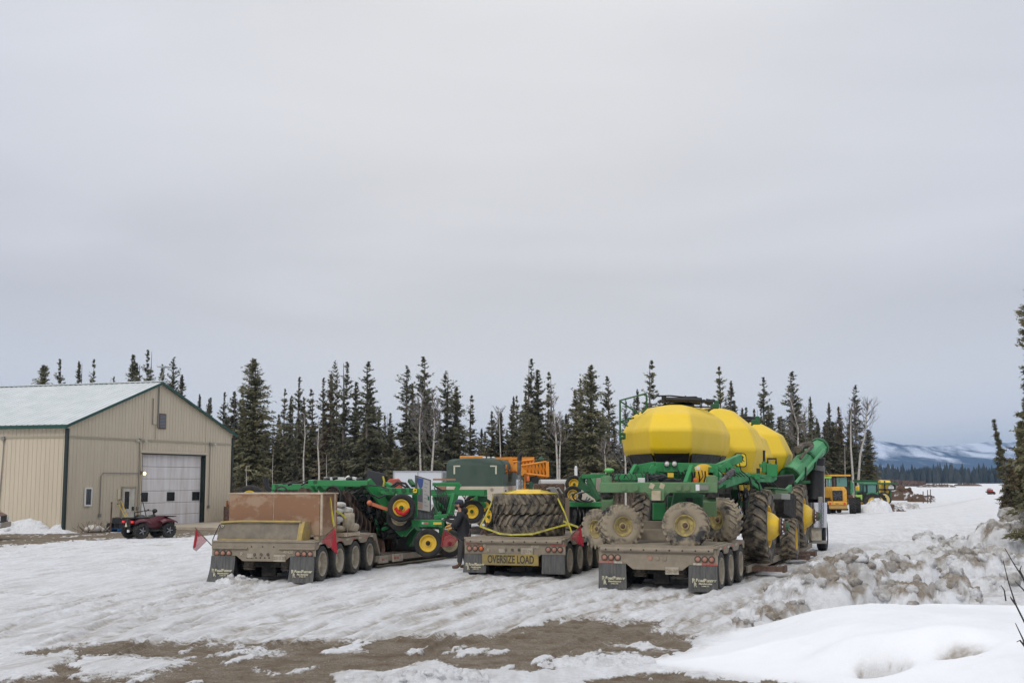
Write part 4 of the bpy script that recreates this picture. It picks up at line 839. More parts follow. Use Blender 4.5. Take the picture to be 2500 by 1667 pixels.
# yard clutter by the wall
def prop(name, label, cat, x, y, head=None, group=None, z=0):
    p = sl(x, y, 0); return thing(name, label, cat, (p.x, p.y, z), SHEAD if head is None else head, group)
M_blue = mat('blue pallet paint', (.02, .09, .22), .6); M_bat = mat('battery case', (.02, .021, .024), .5, dirt=(.10, .10, .11), damt=.3, dscale=8)
gi = 0
for i, (yy, lab) in enumerate([(YOF(238), 'blue pallet of old batteries, left one by the shop wall'), (YOF(262), 'blue pallet of old batteries, right one nearest the quad bike')]):
    p = prop('battery_pallet', lab, 'pallet', 1.3, yy)
    b = MB()
    for k in range(5): b.box((0, -.5+.25*k, .13), (1.1, .12, .03))
    for k in (-1, 0, 1): b.box((k*.45, 0, .06), (.1, 1.15, .1))
    b.build('deck', M_blue, p)
    rs = random.Random(i)
    for k in range(11):
        x_, y_ = rs.uniform(-.4, .4), -.45+.09*k; h = rs.uniform(.2, .27); z0 = .145 if k % 4 else .37
        q = thing('battery', 'black vehicle battery lying among others on a blue pallet by the shop', 'battery', (0, 0, 0), 0, 'old batteries on the pallets')
        pp = (Matrix.Translation(p.location) @ Matrix.Rotation(-R(SHEAD), 4, 'Z')) @ Vector((x_, y_*1.0, z0)); q.location = pp; q.rotation_euler = (0, 0, rs.uniform(0, 3))
        b = MB(); b.box((0, 0, h/2), (.3, .19, h)); b.box((.09, .04, h+.012), (.03, .03, .03)); b.box((-.09, .04, h+.012), (.03, .03, .03)); b.box((0, -.03, h+.01), (.24, .07, .02)); b.build('case', M_bat, q, bevel=.008)
p = prop('machine_on_skid', 'small dark engine with handle standing right of the battery pallets', 'engine', 1.4, YOF(287)); b = MB(); b.box((0, 0, .12), (.9, .8, .12)); b.box((0, 0, .33), (.6, .55, .3)); b.lathe([(-.2, .18), (.2, .18), (.25, .1)], axm((0, 0, .55), (0, 1, 0)), 14); b.tube([(0, -.35, .4), (0, -.45, .85), (0, .2, .9)], .03, 6); b.build('body', M_bat, p, bevel=.02)
p = prop('machine_on_skid', 'grey floor jack like machine behind the rear of the quad bike', 'engine', 1.3, YOF(305)); b = MB(); b.box((0, 0, .25), (.8, .9, .3)); b.box((.1, -.1, .5), (.4, .4, .25)); b.build('body', mat('grey machine', (.10, .10, .11), .5, dirt=(.05, .04, .04), dscale=5), p, bevel=.03); b = MB(); b.tube([(0, .1, .5), (-.1, -.3, 1.75)], .02, 6); b.build('handle', M_black, p)
for k, (yy, lab, top) in enumerate([(YOF(287), 'yellow handled shovel leaning on the shop wall, left one', 1.25), (YOF(292), 'yellow handled shovel leaning on the shop wall, right one', 1.45)]):
    p = prop('shovel', lab, 'shovel', .5, yy, group='shovels by the shop door'); b = MB(); b.tube([(.2, 0, .35), (-.35, -.06, top)], .02, 6); b.build('handle', M_yel, p); b = MB(); b.box((.24, 0, .2), (.03, .26, .34)); b.box((.24, 0, .02), (.02, .2, .06)); b.build('blade', M_yel, p)
    b = MB(); b.box((-.36, -.06, top), (.03, .14, .05)); b.build('grip', M_black, p)
p = prop('steel_post', 'thin dark steel post standing before the shop corner', 'post', 1.6, YOF(206)); b = MB(); b.tube([(0, 0, -.1), (.01, 0, 1.35)], .035, 6); b.ball((.01, 0, 1.36), .045, 7, 5); b.build('post', M_rust, p)
# antler pile at the corner
p = prop('antler_pile', 'tangled pile of pale antlers at the shop corner', 'antlers', 1.1, YOF(176)); b = MB(); rs = random.Random(5)
for k in range(26):
    a = rs.uniform(0, 6.28); s = Vector((rs.uniform(-.5, .5), rs.uniform(-.6, .9), .05)); e = s+Vector((math.cos(a)*.3, math.sin(a)*.3, rs.uniform(.05, .3))); f = e+Vector((math.cos(a+1)*.2, math.sin(a+1)*.2, rs.uniform(.05, .25))); b.tube([s, e, f], [.03, .022, .008], 5)
    b.tube([e, e+Vector((rs.uniform(-.1, .1), rs.uniform(-.1, .1), .2))], [.018, .006], 4)
b.build('antlers', mat('antler', (.42, .36, .28), .7, dirt=(.15, .11, .08), dscale=6), p)
p = prop('white_sack', 'crumpled white sack beside the antler pile', 'sack', 1.0, YOF(190)); b = MB(); b.ball((0, 0, .15), (.35, .5, .2), 12, 7); b.ball((.1, .3, .1), (.25, .3, .13), 10, 6); b.build('sack', mat('white sack', (.55, .52, .48), .8, bump=.6, bscale=6), p, smooth=60)
# clutter at the right end of the shop
p = prop('firewood_barrel', 'rusty barrel with orange kindling at the right corner of the shop', 'barrel', 1.0, YOF(523), z=.11); b = MB(); b.lathe([(0, .28), (.25, .29), (.28, .28), (.55, .29), (.85, .28), (.85, .25), (.1, .25)], axm((0, 0, 0), (0, 0, 1)), 18); b.build('barrel', M_rust, p, smooth=40); b = MB(); rs = random.Random(8)
for k in range(9): b.beam((rs.uniform(-.15, .15), rs.uniform(-.15, .15), .5), (rs.uniform(-.25, .25), rs.uniform(-.25, .25), rs.uniform(.9, 1.2)), .06, .05)
b.build('kindling', mat('orange wood', (.35, .15, .06), .8), p)
p = prop('work_bench', 'weathered timber bench piled with parts at the right corner of the shop', 'bench', 1.2, YOF(542), z=.11); b = MB(); b.box((0, 0, .8), (.7, 1.7, .07)); 
for sx in (-.3, .3):
    for sy in (-.75, .75): b.box((sx, sy, .38), (.08, .08, .77))
b.box((0, 0, .3), (.6, 1.5, .05)); b.build('bench', M_pale, p); b = MB()
for k in range(10): b.box((rs.uniform(-.2, .2), rs.uniform(-.7, .7), .95), (rs.uniform(.1, .3), rs.uniform(.1, .3), rs.uniform(.15, .3)))
b.build('parts', M_rust, p, bevel=.02)
p = prop('hose_reel', 'teal hose coiled over a post at the right corner of the shop', 'hose', .8, YOF(556), z=.11); b = MB(); b.box((0, 0, .5), (.08, .08, 1.2)); b.build('post', M_pale, p); b = MB()
for k in range(5):
    rr = .22-.015*k; b.tube([(.05+.02*k, rr*math.cos(q*math.pi/8), 1.15+1.5*rr*math.sin(q*math.pi/8)) for q in range(17)], .02, 5)
b.build('hose', mat('teal hose', (.05, .16, .19), .5), p)
# ================================================================ lowboy trailers
M_rimw = mat('dusty white rim', (.42, .37, .29), .7, dirt=(.28, .24, .18), damt=.4, dscale=6)
M_refl = mat('red reflector', (.45, .07, .05), .5, dirt=(.3, .25, .2), damt=.4, dscale=20)
M_refw = mat('white reflector', (.55, .5, .42), .5, dirt=(.3, .25, .2), damt=.4, dscale=20)
M_boxw = mat('dusty white box', (.42, .38, .31), .7, dirt=(.28, .24, .18), damt=.4, dscale=6)
def road_wheels(t, xs, ys, R_=.43, halfw=1.25):
    for y in ys:
        for sx in (-1, 1):
            c = (sx*(halfw-.12), y, R_); m = axm(c, (sx, 0, 0)); rr = .275
            rim = MB(); rim.lathe([(.10, rr*1.06), (.125, rr*1.06), (.125, rr), (.10, rr*.95), (-.02, rr*.90), (-.05, rr*.8), (-.05, rr*.42), (.03, rr*.36), (.05, rr*.3), (.05, .0001)], m, 30)
            for k in range(8):
                a = k*math.pi/4; rim.ball(m @ Vector((-.04, rr*.6*math.cos(a), rr*.6*math.sin(a))), .016, 5, 3)
            rim.lathe([(-.12, rr), (-.14, rr*1.04), (-.14, rr*.9)], m, 24)
            wo = rim.build('wheel', M_rimw, t, smooth=35)
            ty = MB(); add_tyre(ty, m, R_, .25, rr*1.03, 36); ty.build('tyre', M_rubgrey, wo, smooth=35)
            m2 = axm((sx*(halfw-.46), y, R_), (sx, 0, 0)); ty = MB(); add_tyre(ty, m2, R_, .25, rr*1.03, 36); ty.lathe([(-.1, rr), (.0, rr*.6), (0, .0001)], m2, 20); ty.build('tyre', M_rub, wo, smooth=35)
    b = MB()
    for y in ys: b.tube([(-halfw+.5, y, R_), (halfw-.5, y, R_)], .065, 10)
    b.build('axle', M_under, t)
def flap(t, x, w_, h_, ztop, txt=True, curl=.0, name='mud_flap'):
    rows = 9; vs = []; y0 = -.03
    for i in range(rows):
        f = i/(rows-1); z = ztop-h_*f; yy = y0-.02-curl*f*f*1.0; ww = w_/2*(1+.04*f); sk = -.05*curl/.1*f*f if curl else 0
        for sx in (-1, -.5, 0, .5, 1): vs.append((x+sx*ww+sk, yy-.012*math.cos(sx*1.5), z))
    n = len(vs); vs2 = [(a, b_+.015, c) for a, b_, c in vs]; fs = []
    for i in range(rows-1):
        for k in range(4):
            q = i*5+k; fs.append((q, q+1, q+6, q+5)); fs.append((n+q, n+q+5, n+q+6, n+q+1))
    for i in range(rows-1):
        a = i*5; fs.append((a, a+5, n+a+5, n+a)); a = i*5+4; fs.append((a, n+a, n+a+5, a+5))
    b = MB(); b.add(vs+vs2, fs); o = b.build(name, M_flap, t, smooth=40)
    if txt:
        yy = y0-.052-curl*.42; tilt = Vector((0, -1, -curl*.9))
        k = w_/.58; zc = ztop-h_*.58; sk = -.02 if curl else 0
        for s, tx, dx, dz, sz in ((1, 'R', -.185, .0, .105), (1, 'R', -.15, -.085, .105), (1, 'RoadRunner', .065, .01, .080), (1, 'Manufacturing', .055, -.055, .046), (1, 'Levant, KS.', .055, -.10, .034)):
            text_mesh(tx, sz*k*1.12, 'lettering', M_letter, o, face_m((x+sk+dx*k, yy-.006, zc+dz*k), tilt), .003, xscale=.92, shear=.15 if len(tx) > 1 else 0, bold=.0035 if sz > .05 else .002)
    return o
def trailer(label, c0, head, width, ys, n_ax, zt=.97, drop=.37, bar=True, fl=(.58, .58), txt=(True, True), curl=(0, 0), low=None, sign=None, marks=(), plate=None, slots=False, outr=(), end_ramp=True, refl_under=False):
    t = thing('lowboy_trailer', label, 'trailer', (c0[0], c0[1], 0), head, 'dusty lowboy trailers parked side by side'); hw = width/2
    # rear cross panel: full height at the corners, deeper in the middle
    zl = zt-drop; zm = zl-.12
    poly = [(-hw, zt), (hw, zt), (hw, zl), (hw-.62, zl), (hw-.78, zm), (-hw+.78, zm), (-hw+.62, zl), (-hw, zl)]
    b = MB(); b.prism(poly, .03, Matrix.Translation((0, .015, 0)) @ Matrix.Rotation(math.pi/2, 4, 'X')); b.build('rear_panel', M_dust, t, bevel=.006)
    L = ys[-1]+.52
    b = MB(); b.box((0, L/2+.03, zt-.03), (width-.02, L-.06, .06)); 
    for k in range(int(L/.22)): b.box((0, .12+k*.22, zt+.006), (width-.24, .17, .025))
    b.build('deck', M_dust, t)
    b = MB()
    if bar:
        b.tube([(-hw+.05, -.03, zt-.09), (hw-.08, -.03, zt-.09)], .055, 12); b.box((0, -.01, zt-.015), (width, .06, .05))
        b.build('bumper_bar', M_dust, t, smooth=50)
        h = MB(); 
        for k in range(9): h.lathe([(0, .02), (.012, .02), (.012, .0001)], axm((-hw+.18+k*(width-.36)/8, -.076, zt-.09), (0, -1, 0)), 10)
        h.build('bolt_hole', M_black, t)
    else:
        for sx in (-1, 1): b.box((sx*(hw-.46), -.02, zt-.17), (.9, .06, .035))
        b.box((0, .0, zt-.01), (width, .05, .04)); b.build('bumper_bar', M_dust, t, bevel=.01)
        h = MB()
        for k in range(3): h.lathe([(0, .016), (.008, .016), (.008, .0001)], axm((-.3+k*.28, -.002, zt-.13), (0, -1, 0)), 8)
        h.build('bolt_hole', M_black, t)
    # lamps
    zlm = zt-.27 if bar else zt-.29
    for sx in (-1, 1):
        for k in range(3):
            x = sx*(hw-.13-.152*k); 
            r_ = MB(); r_.lathe([(0, .074), (.025, .072), (.03, .058), (.012, .056)], axm((x, 0, zlm), (0, -1, 0)), 18); ro = r_.build('lamp', M_dustd, t, smooth=40)
            l = MB(); l.lathe([(.005, .057), (.022, .050), (.03, .03), (.032, .0001)], axm((x, 0, zlm), (0, -1, 0)), 16); l.build('lens', M_amber if (k == 2 and sx < 0 and bar and sign) else M_red, ro, smooth=60)
    for k in (-1, 0, 1):
        if bar and not sign:
            r_ = MB(); r_.lathe([(0, .05), (.022, .046), (.026, .0001)], axm((k*.16, 0, zlm), (0, -1, 0)), 14); r_.build('lamp', M_red if k < 0 else M_dust, t, smooth=50)
        else:
            r_ = MB(); r_.lathe([(0, .035), (.022, .032), (.026, .0001)], axm((k*.17-.05, 0, zlm-.02), (0, -1, 0)), 12); r_.build('socket', M_dustd, t, smooth=50)
    if slots:
        s_ = MB()
        for k in range(6): s_.lathe([(0, .018), (.006, .018), (.006, .0001)], axm((-.4+k*.11, -.001, zm+.08), (0, -1, 0)), 8)
        s_.build('bolt_hole', M_black, t)
    if refl_under:
        for sx in (-1, 1):
            b = MB(); b.box((sx*(hw-.17), -.012, zl+.025), (.34, .012, .045)); b.build('reflector', M_refl, t); b = MB(); b.box((sx*(hw-.44), -.012, zl+.025), (.19, .012, .045)); b.build('reflector', M_refw, t)
    else:
        for sx in (-1, 1):
            b = MB(); b.box((sx*(hw-.2), -.012, zlm+.105), (.36, .012, .035)); b.build('reflector', M_refl if bar or sx > 0 else M_dust, t)
    for (tx, x, z, sz) in marks: text_mesh(tx, sz, 'lettering', mat('dusty lettering', (.42, .37, .28), .8), t, face_m((x, -.02, z)), .004, shear=.2, bold=.002)
    if plate:
        b = MB(); b.box((plate[1], -.03, plate[2]), (.30, .01, .16)); po = b.build('number_plate', mat('dusty plate', (.40, .36, .28), .6, dirt=(.30, .26, .19), damt=.4, dscale=9), t, bevel=.004)
        text_mesh(plate[0], .105, 'lettering', mat('plate lettering', (.20, .16, .12), .7), po, face_m((plate[1], -.037, plate[2]-.005)), .002, xscale=.86, bold=.001)
    else: pass
    b = MB(); b.box((-.32, -.012, zlm-.05), (.16, .01, .10)); b.build('sticker', M_boxw, t) if sign or not bar else None
    fw, fh = fl
    flap(t, -hw+fw/2+.01, fw, fh, zl, txt[0], curl[0]); flap(t, hw-fw/2-.01, fw, fh, zl, txt[1], curl[1])
    # chassis rails, suspension
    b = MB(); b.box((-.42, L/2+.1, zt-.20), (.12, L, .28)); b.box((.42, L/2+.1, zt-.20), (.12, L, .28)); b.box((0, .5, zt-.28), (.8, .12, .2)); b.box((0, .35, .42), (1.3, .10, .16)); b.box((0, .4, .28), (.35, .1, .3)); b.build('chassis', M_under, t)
    for sx in (-1, 1):
        b = MB(); b.lathe([(.28, .02), (.28, .13), (.31, .16), (.33, .13), (.36, .165), (.40, .135), (.46, .14), (.56, .15), (.6, .15), (.62, .1), (.62, .01)], axm((sx*.47, .32, 0), (0, 0, 1)), 20); b.build('air_bag', M_dustd, t, smooth=45)
    road_wheels(t, None, ys, halfw=hw)
    # side rail with scalloped wheel arches
    for sx in (-1, 1):
        pts = [(0, zt-.02)]; lo = [(0, zt-.16)]
        N_ = 60
        for i in range(N_+1):
            y = .0+L*i/N_; d = min(abs(y-q) for q in ys); z = zt-.17
            if d < .5: z = zt-.17+.0
            arch = .43+math.sqrt(max(0, .50**2-d*d)) if d < .5 else 0
            z = max(zt-.19, min(zt-.075, arch)) ; lo.append((y, z))
        poly = [(y, z) for y, z in lo[1:]]+[(L, zt-.01), (0, zt-.01)]
        m = Matrix.Translation((sx*(hw-.01), 0, 0)) @ Matrix(((0, 0, 1, 0), (1, 0, 0, 0), (0, 1, 0, 0), (0, 0, 0, 1)))
        b = MB(); b.prism(poly, .03, m)
        if end_ramp: b.add([(sx*hw, L, zt-.01), (sx*hw, L+.42, drop+.06), (sx*hw, L+.36, drop-.02), (sx*hw, L-.06, zt-.12), (sx*(hw-.25), L, zt-.01), (sx*(hw-.25), L+.42, drop+.06), (sx*(hw-.25), L+.36, drop-.02), (sx*(hw-.25), L-.06, zt-.12)], [(0, 1, 2, 3), (4, 7, 6, 5), (0, 4, 5, 1), (3, 2, 6, 7), (1, 5, 6, 2)])
        b.build('side_rail', M_dust, t)
        for k in range(int(L/.5)):
            r_ = MB(); r_.box((sx*(hw+.008), .3+k*.5, zt-.055), (.008, .2, .045)); r_.build('reflector', M_refl if k % 2 else M_refw, t)
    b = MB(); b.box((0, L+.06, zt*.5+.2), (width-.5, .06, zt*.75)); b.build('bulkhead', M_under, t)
    if low:   # (turn degrees, length, z top)
        turn, LL, z2 = low; M4 = Matrix.Translation((0, L+.30, 0)) @ Matrix.Rotation(-R(turn), 4, 'Z')
        xo = 0; b = MB(); b.box((xo, LL/2, z2-.06), (width-.1, LL, .10), M4); b.box((xo-hw+.25, LL/2, z2-.16), (.2, LL, .22), M4); b.box((xo+hw-.25, LL/2, z2-.16), (.2, LL, .22), M4)
        for k in range(int(LL/.8)): b.box((xo, .4+k*.8, z2+.0), (width-.12, .1, .03), M4)
        lo_ = b.build('low_deck', M_dustd, t)
        for sx in (-1, 1):
            b = MB(); b.box((sx*(hw+.01), LL/2, z2-.10), (.05, LL, .16), M4); b.box((sx*(hw), LL/2, z2-.29), (.05, LL*.98, .03), M4); b.build('side_rail', M_dust, t)
        for (yy, sz, redn) in outr:
            b = MB(); b.box((hw+.06, yy, z2-.12), (.07, sz, .20), M4); ob = b.build('outrigger', M_boxw, t, bevel=.008)
            for q in range(redn): r_ = MB(); r_.box((hw+.10, yy-.05+.16*q*(-1 if q else 0), z2-.12), (.006, .13, .06), M4); r_.build('reflector', M_refl, ob)
        return t, M4
    return t, None
def flag_on(label, P0, P1, corners, m, name='warning_flag'):
    o = thing(name, label, 'flag', P0, 0, 'red warning flags on the trailer corners')
    b = MB(); b.tube([P0, P1], .012, 6); b.build('staff', M_dustd, o, world=True)
    # cloth: folded sheet over a grid between 4 corners
    A, B, C, D = corners; n = 9; vs = []; fs = []
    for i in range(n):
        for j in range(n):
            u, v = i/(n-1), j/(n-1); p = (A*(1-u)+B*u)*(1-v)+(D*(1-u)+C*u)*v; p = p+Vector((0, .05*math.sin(u*7+v*2)*v, 0)); vs.append(p)
    for i in range(n-1):
        for j in range(n-1): fs.append((i*n+j, (i+1)*n+j, (i+1)*n+j+1, i*n+j+1))
    b = MB(); b.add(vs, fs); c = b.build('cloth', m, o, world=True, smooth=60); s = c.modifiers.new('s', 'SOLIDIFY'); s.thickness = .004
    return o
M_flagm = mat('red mesh cloth', (.34, .03, .045), .8, alpha=.42); M_flagr = mat('red flag cloth', (.30, .010, .022), .8)
# ---- trailer with the crate
T1, L1 = trailer('dusty four axle lowboy trailer carrying the plywood crate and disc harrow', (-5.88, 29.25), 11, 2.6, [.5, 1.74, 2.98, 4.2], 4, zt=.97, drop=.35, bar=False, fl=(.60, .60), curl=(.10, .05), low=(13, 8.2, .37), slots=True,
    marks=[('R', -.55, .66, .13), ('40420', .62, .72, .10)], plate=('2213-20', .42, .58), outr=((.35, .48, 1), (1.15, .52, 2), (4.2, .5, 1), (7.2, .5, 1)))
# ---- trailer with the two tyres
T2, L2 = trailer('lowboy trailer carrying two stacked tractor tyres and an oversize load sign', (.06, 30.66), 16, 2.6, [.48, 1.62, 2.78, 3.94], 4, zt=.98, drop=.40, bar=True, fl=(.57, .46), txt=(True, False), curl=(.03, .0), low=(3, 8.5, .42), sign=True,
    marks=[('R', -.78, .77, .13), ('R', -.68, .67, .13), ('40A0', .52, .77, .10)], plate=('2J3-74', .33, .66))
b = MB(); b.box((-.085, -.085, .45), (1.45, .025, .27)); sg = b.build('sign_board', mat('dusty yellow sign', (.38, .27, .045), .7, dirt=(.20, .165, .10), damt=.58, dscale=3, dsharp=.5), T2, bevel=.008)
text_mesh('OVERSIZE LOAD', .27, 'lettering', mat('faded black', (.045, .04, .03), .7), sg, face_m((-.07, -.1, .45)), .002, xscale=.60, bold=.006)
# ---- trailer with the air cart
T3, L3 = trailer('lowboy trailer under the big green and yellow air cart', (3.19, 27.16), 20, 2.66, [.45, 1.62, 2.95], 3, zt=.97, drop=.40, bar=True, fl=(.62, .56), curl=(.0, .0), low=(1, 12.0, .34), refl_under=True, plate=('22J6-269', .33, .44),
    end_ramp=False)
M3 = Matrix.Translation((3.19, 27.16, 0)) @ Matrix.Rotation(-R(20), 4, 'Z')
M2 = Matrix.Translation((.06, 30.66, 0)) @ Matrix.Rotation(-R(16), 4, 'Z')
M1 = Matrix.Translation((-5.88, 29.25, 0)) @ Matrix.Rotation(-R(11), 4, 'Z')
for (yy, lab) in ((4.6, 'a'), (9.6, 'b'), (11.4, 'c')):
    b = MB()
    for k in range(7): b.box((1.0+.17*k, yy, .24), (.13, .5, .07))
    b.box((1.55, yy-.25, .22), (1.2, .05, .12)); b.box((2.14, yy, .22), (.06, .52, .16)); b.build('outrigger', M_rust, T3, label=None)
# flags
def fl4(pts, Y, m, P0, P1, lab): return flag_on(lab, W(*P0, Y), W(*P1, Y), [W(*p, Y) for p in pts], m)
def flag_obj(lab, P0, P1, mesh_pts, solid_pts, Y):
    o = flag_on(lab, W(*P0, Y), W(*P1, Y), [W(*p, Y) for p in mesh_pts], M_flagm)
    A = [W(*p, Y-.03) for p in solid_pts]; b = MB(); n = len(A); b.add(A+[a+Vector((0, .012, 0)) for a in A], [tuple(range(n)), tuple(range(2*n-1, n-1, -1))]+[(i, n+i, n+(i+1) % n, (i+1) % n) for i in range(n)]); b.build('fold', M_flagr, o, world=True)
flag_obj('red mesh flag on a slanting staff at the left corner of the crate trailer', (476, 1287), (517, 1331), [(478, 1289), (507, 1318), (478, 1346), (470, 1336)], [(479, 1290), (482, 1308), (477, 1336), (471, 1337)], 29.6)
flag_obj('red mesh flag hanging from the right corner of the crate trailer', (819, 1283), (775, 1327), [(817, 1286), (784, 1322), (804, 1335), (822, 1352)], [(817, 1286), (821, 1312), (824, 1352), (808, 1336), (812, 1322)], 28.8)
flag_obj('red mesh flag on a staff at the left corner of the tyre trailer', (1081, 1289), (1128, 1322), [(1083, 1291), (1119, 1316), (1106, 1333), (1077, 1335)], [(1083, 1291), (1081, 1312), (1078, 1334), (1076, 1334)], 31.0)
flag_obj('red mesh flag at the right corner of the tyre trailer', (1419, 1280), (1383, 1320), [(1418, 1283), (1393, 1310), (1408, 1324), (1425, 1334)], [(1418, 1283), (1421, 1305), (1426, 1333), (1412, 1327), (1411, 1312)], 30.1)
# ================================================================ load on the crate trailer
def T1p(x, y, z=.99): return M1 @ Vector((x, y, z))
# padded yellow and grey ramp cushion at the tail
M_vinyl = mat('grimy grey vinyl', (.10, .085, .065), .6, dirt=(.23, .195, .145), damt=.48, dscale=3.5, dsharp=.4, bump=.9, bscale=5)
M_ytarp = mat('yellow tarp', (.48, .33, .05), .6, dirt=(.27, .22, .14), damt=.55, dscale=4, dsharp=.4)
p = thing('wrapped_bundle', 'grimy vinyl wrapped bundle with yellow edges at the tail of the trailer', 'bundle', T1p(0, .3), 11)
MI = RM[p.name]
def cush(x0, x1, z0, z1, y0, y1, sl=.16):
    rings = []
    for i in range(13):
        f = i/12; x = x0+(x1-x0)*f; rr = []
        for (yy, zz) in ((y0, z0), (y0+.02, z0+.08), (y0+sl, z1-.06), (y0+sl+.05, z1-.01), (y0+sl+.12, z1), (y1, z1-.02), (y1, z0)):
            k = .012*math.sin(f*9+zz*11); rr.append((x, yy+k, zz+.008*math.sin(f*14)))
        rings.append(rr)
    return MB().loft(rings)
b = cush(-1.22, .80, 0, .40, -.22, .30); b.build('cover', M_vinyl, p, smooth=50)
b = cush(.80, .92, -.01, .43, -.24, .33); b.build('end_cap', M_ytarp, p, smooth=50)
b = MB(); b.tube([(-1.2, -.05, .40), (-.7, -.05, .43), (.2, -.05, .43), (.83, -.05, .43)], .028, 8); b.tube([(-1.18, -.22, .0), (.80, -.22, .0)], .02, 6); b.box((-1.1, -.16, .0), (.2, .1, .06)); b.build('piping', M_ytarp, p, smooth=60)
b = MB(); b.lathe([(0, .035), (.008, .035), (.01, .02), (.0, .018)], axm((-1.13, -.115, .32), (0, -1, .3)), 12); b.build('grommet', M_boxw, p)
b = MB(); b.tube([(-1.2, -.12, .36), (-1.27, -.25, .1), (-1.3, -.3, -.03)], .012, 5); b.build('rope', M_black, p)
# plywood crate
p = thing('plywood_crate', 'large plywood crate standing across the trailer behind the vinyl bundle', 'crate', T1p(.06, 1.25), 11)
zb = .10; H_ = .98; Wd = 2.38; Dp = 1.15; X0 = -1.24
b = MB(); b.box((X0+.575+.0, -.60, zb+H_/2), (1.13, .02, H_)); b.build('panel', M_wood, p, label='plywood panel with a big pale damp stain')
b = MB(); b.box((X0+1.74, -.60, zb+H_/2), (1.18, .02, H_)); b.build('panel', M_wood, p)
b = MB(); b.box((X0+Wd/2, 0, zb+H_/2-.01), (Wd-.04, Dp, H_-.03)); b.build('body', M_wood, p)
b = MB(); b.box((X0+Wd/2, -.02, zb+H_+.01), (Wd+.03, Dp+.06, .03)); b.build('lid', M_pale, p)
b = MB(); b.box((X0+Wd-.01, -.585, zb+H_/2), (.05, .05, H_)); b.box((X0+Wd+.01, .3, zb+H_/2), (.03, .09, H_)); b.box((X0+1.155, -.612, zb+H_/2), (.012, .01, H_)); b.build('batten', M_pale, p)
b = MB()
for xx in (-1.1, 0, 1.0): b.box((xx, 0, .05), (.12, Dp, .1))
b.box((0, -.5, .05), (2.2, .1, .1)) if False else None
b.build('skid', M_pale, p)
# white bulk sacks beside the crate
p = thing('bulk_sacks', 'white woven sacks strapped on a pallet right of the plywood crate', 'sacks', T1p(.98, 2.6), 11); p.scale = (.82, .85, .74)
M_sack = mat('white woven sack', (.56, .55, .52), .75, dirt=(.45, .42, .36), damt=.4, dscale=3, bump=.7, bscale=7)
M_canv = mat('dusty canvas', (.42, .36, .27), .85, dirt=(.28, .23, .16), damt=.4, dscale=4, bump=.8, bscale=8)
b = MB(); b.box((-.05, 0, .06), (.95, 1.5, .12)); b.build('pallet', M_pale, p)
def bag(c, d, seed, m, lab=None):
    P = CLOD_V*np.array(d); n_ = fbm(CLOD_V[:, 0]*2.2+seed, CLOD_V[:, 1]*2.2+CLOD_V[:, 2]*2, 4, seed, .6); w_ = np.abs(2*fbm(CLOD_V[:, 0]*5+seed, CLOD_V[:, 1]*5-CLOD_V[:, 2]*3, 3, seed+5, .6)-1)
    P = np.sign(P)*np.array(d)*(np.abs(CLOD_V)**.72)*(.86+.35*(n_-.5)+.16*w_)[:, None]+np.array(c); b = MB(); b.add(P.tolist(), CLOD_F); b.build('sack', m, p, smooth=80, label=lab)
for k, (c_, d_) in enumerate([((-.12, -.35, .56), (.36, .30, .16)), ((-.05, .2, .58), (.40, .32, .17)), ((-.14, -.25, .84), (.34, .33, .15)), ((.02, .25, .86), (.34, .30, .14)), ((-.05, -.05, 1.06), (.26, .34, .10))]): bag(c_, d_, 3+k, M_sack)
for k, (c_, d_) in enumerate([((-.1, -.3, .25), (.42, .38, .16)), ((.12, .35, .27), (.40, .36, .18)), ((.3, .0, .50), (.16, .4, .34))]): bag(c_, d_, 13+k, M_canv, 'dusty tan sack')
# ratchet straps of the crate trailer
def strap(name, lab, pts, w_=.05, m=M_strap, group='yellow ratchet straps'):
    o = thing(name, lab, 'strap', pts[0], 0, group); b = MB()
    for a, c in zip(pts[:-1], pts[1:]):
        a, c = Vector(a), Vector(c); d = (c-a).normalized(); mm = axm((a+c)/2, d); b.box((0, 0, 0), ((c-a).length+.01, .012, w_), mm)
    b.build('webbing', m, o, world=True); return o
Y_ = 30.2
strap('ratchet_strap', 'yellow strap running down the right end of the plywood crate', [W(806, 1216, 30.2), W(807, 1222, 30.0), W(811, 1255, 29.9), W(816, 1290, 29.8)], .065)
strap('ratchet_strap', 'yellow strap slanting over the white sacks', [W(812, 1252, 30.8), W(820, 1246, 30.7), W(836, 1256, 30.9), W(844, 1264, 31.0), W(845, 1272, 31.0)], .05)
strap('ratchet_strap', 'grey dusty strap hanging down over the wheels beside the sacks', [W(846, 1266, 31.0), W(849, 1300, 30.9), W(850, 1328, 30.85)], .03, M_dust)
# ================================================================ disc harrow folded for transport on the low deck
HB = (-3.1, 35.0, 0)
p = thing('disc_harrow', 'folded green disc harrow with yellow rimmed wheels on the crate trailer', 'harrow', HB)
def wp(px, py, Y=35.0): return W(px, py, Y)
def wbeam(name, px0, py0, px1, py1, Y0, Y1, w_, h_, m=M_green, parent=p, bevel=.012):
    b = MB(); b.beam(W(px0, py0, Y0), W(px1, py1, Y1), w_, h_); return b.build(name, m, parent, world=True, bevel=bevel)
wbeam('frame_beam', 666, 1188, 900, 1188, 35.3, 35.0, .2, .17)
wbeam('frame_beam', 668, 1196, 668, 1210, 35.3, 35.3, .1, .12)
wbeam('frame_beam', 755, 1178.5, 900, 1180, 34.4, 34.2, .22, .17)
wbeam('frame_beam', 896, 1175, 953, 1250, 34.2, 34.7, .12, .26)
wbeam('frame_beam', 900, 1190, 935, 1196, 34.4, 34.5, .2, .17)
bm = wbeam('frame_beam', 932, 1197, 1028, 1200, 34.3, 34.1, .22, .18)
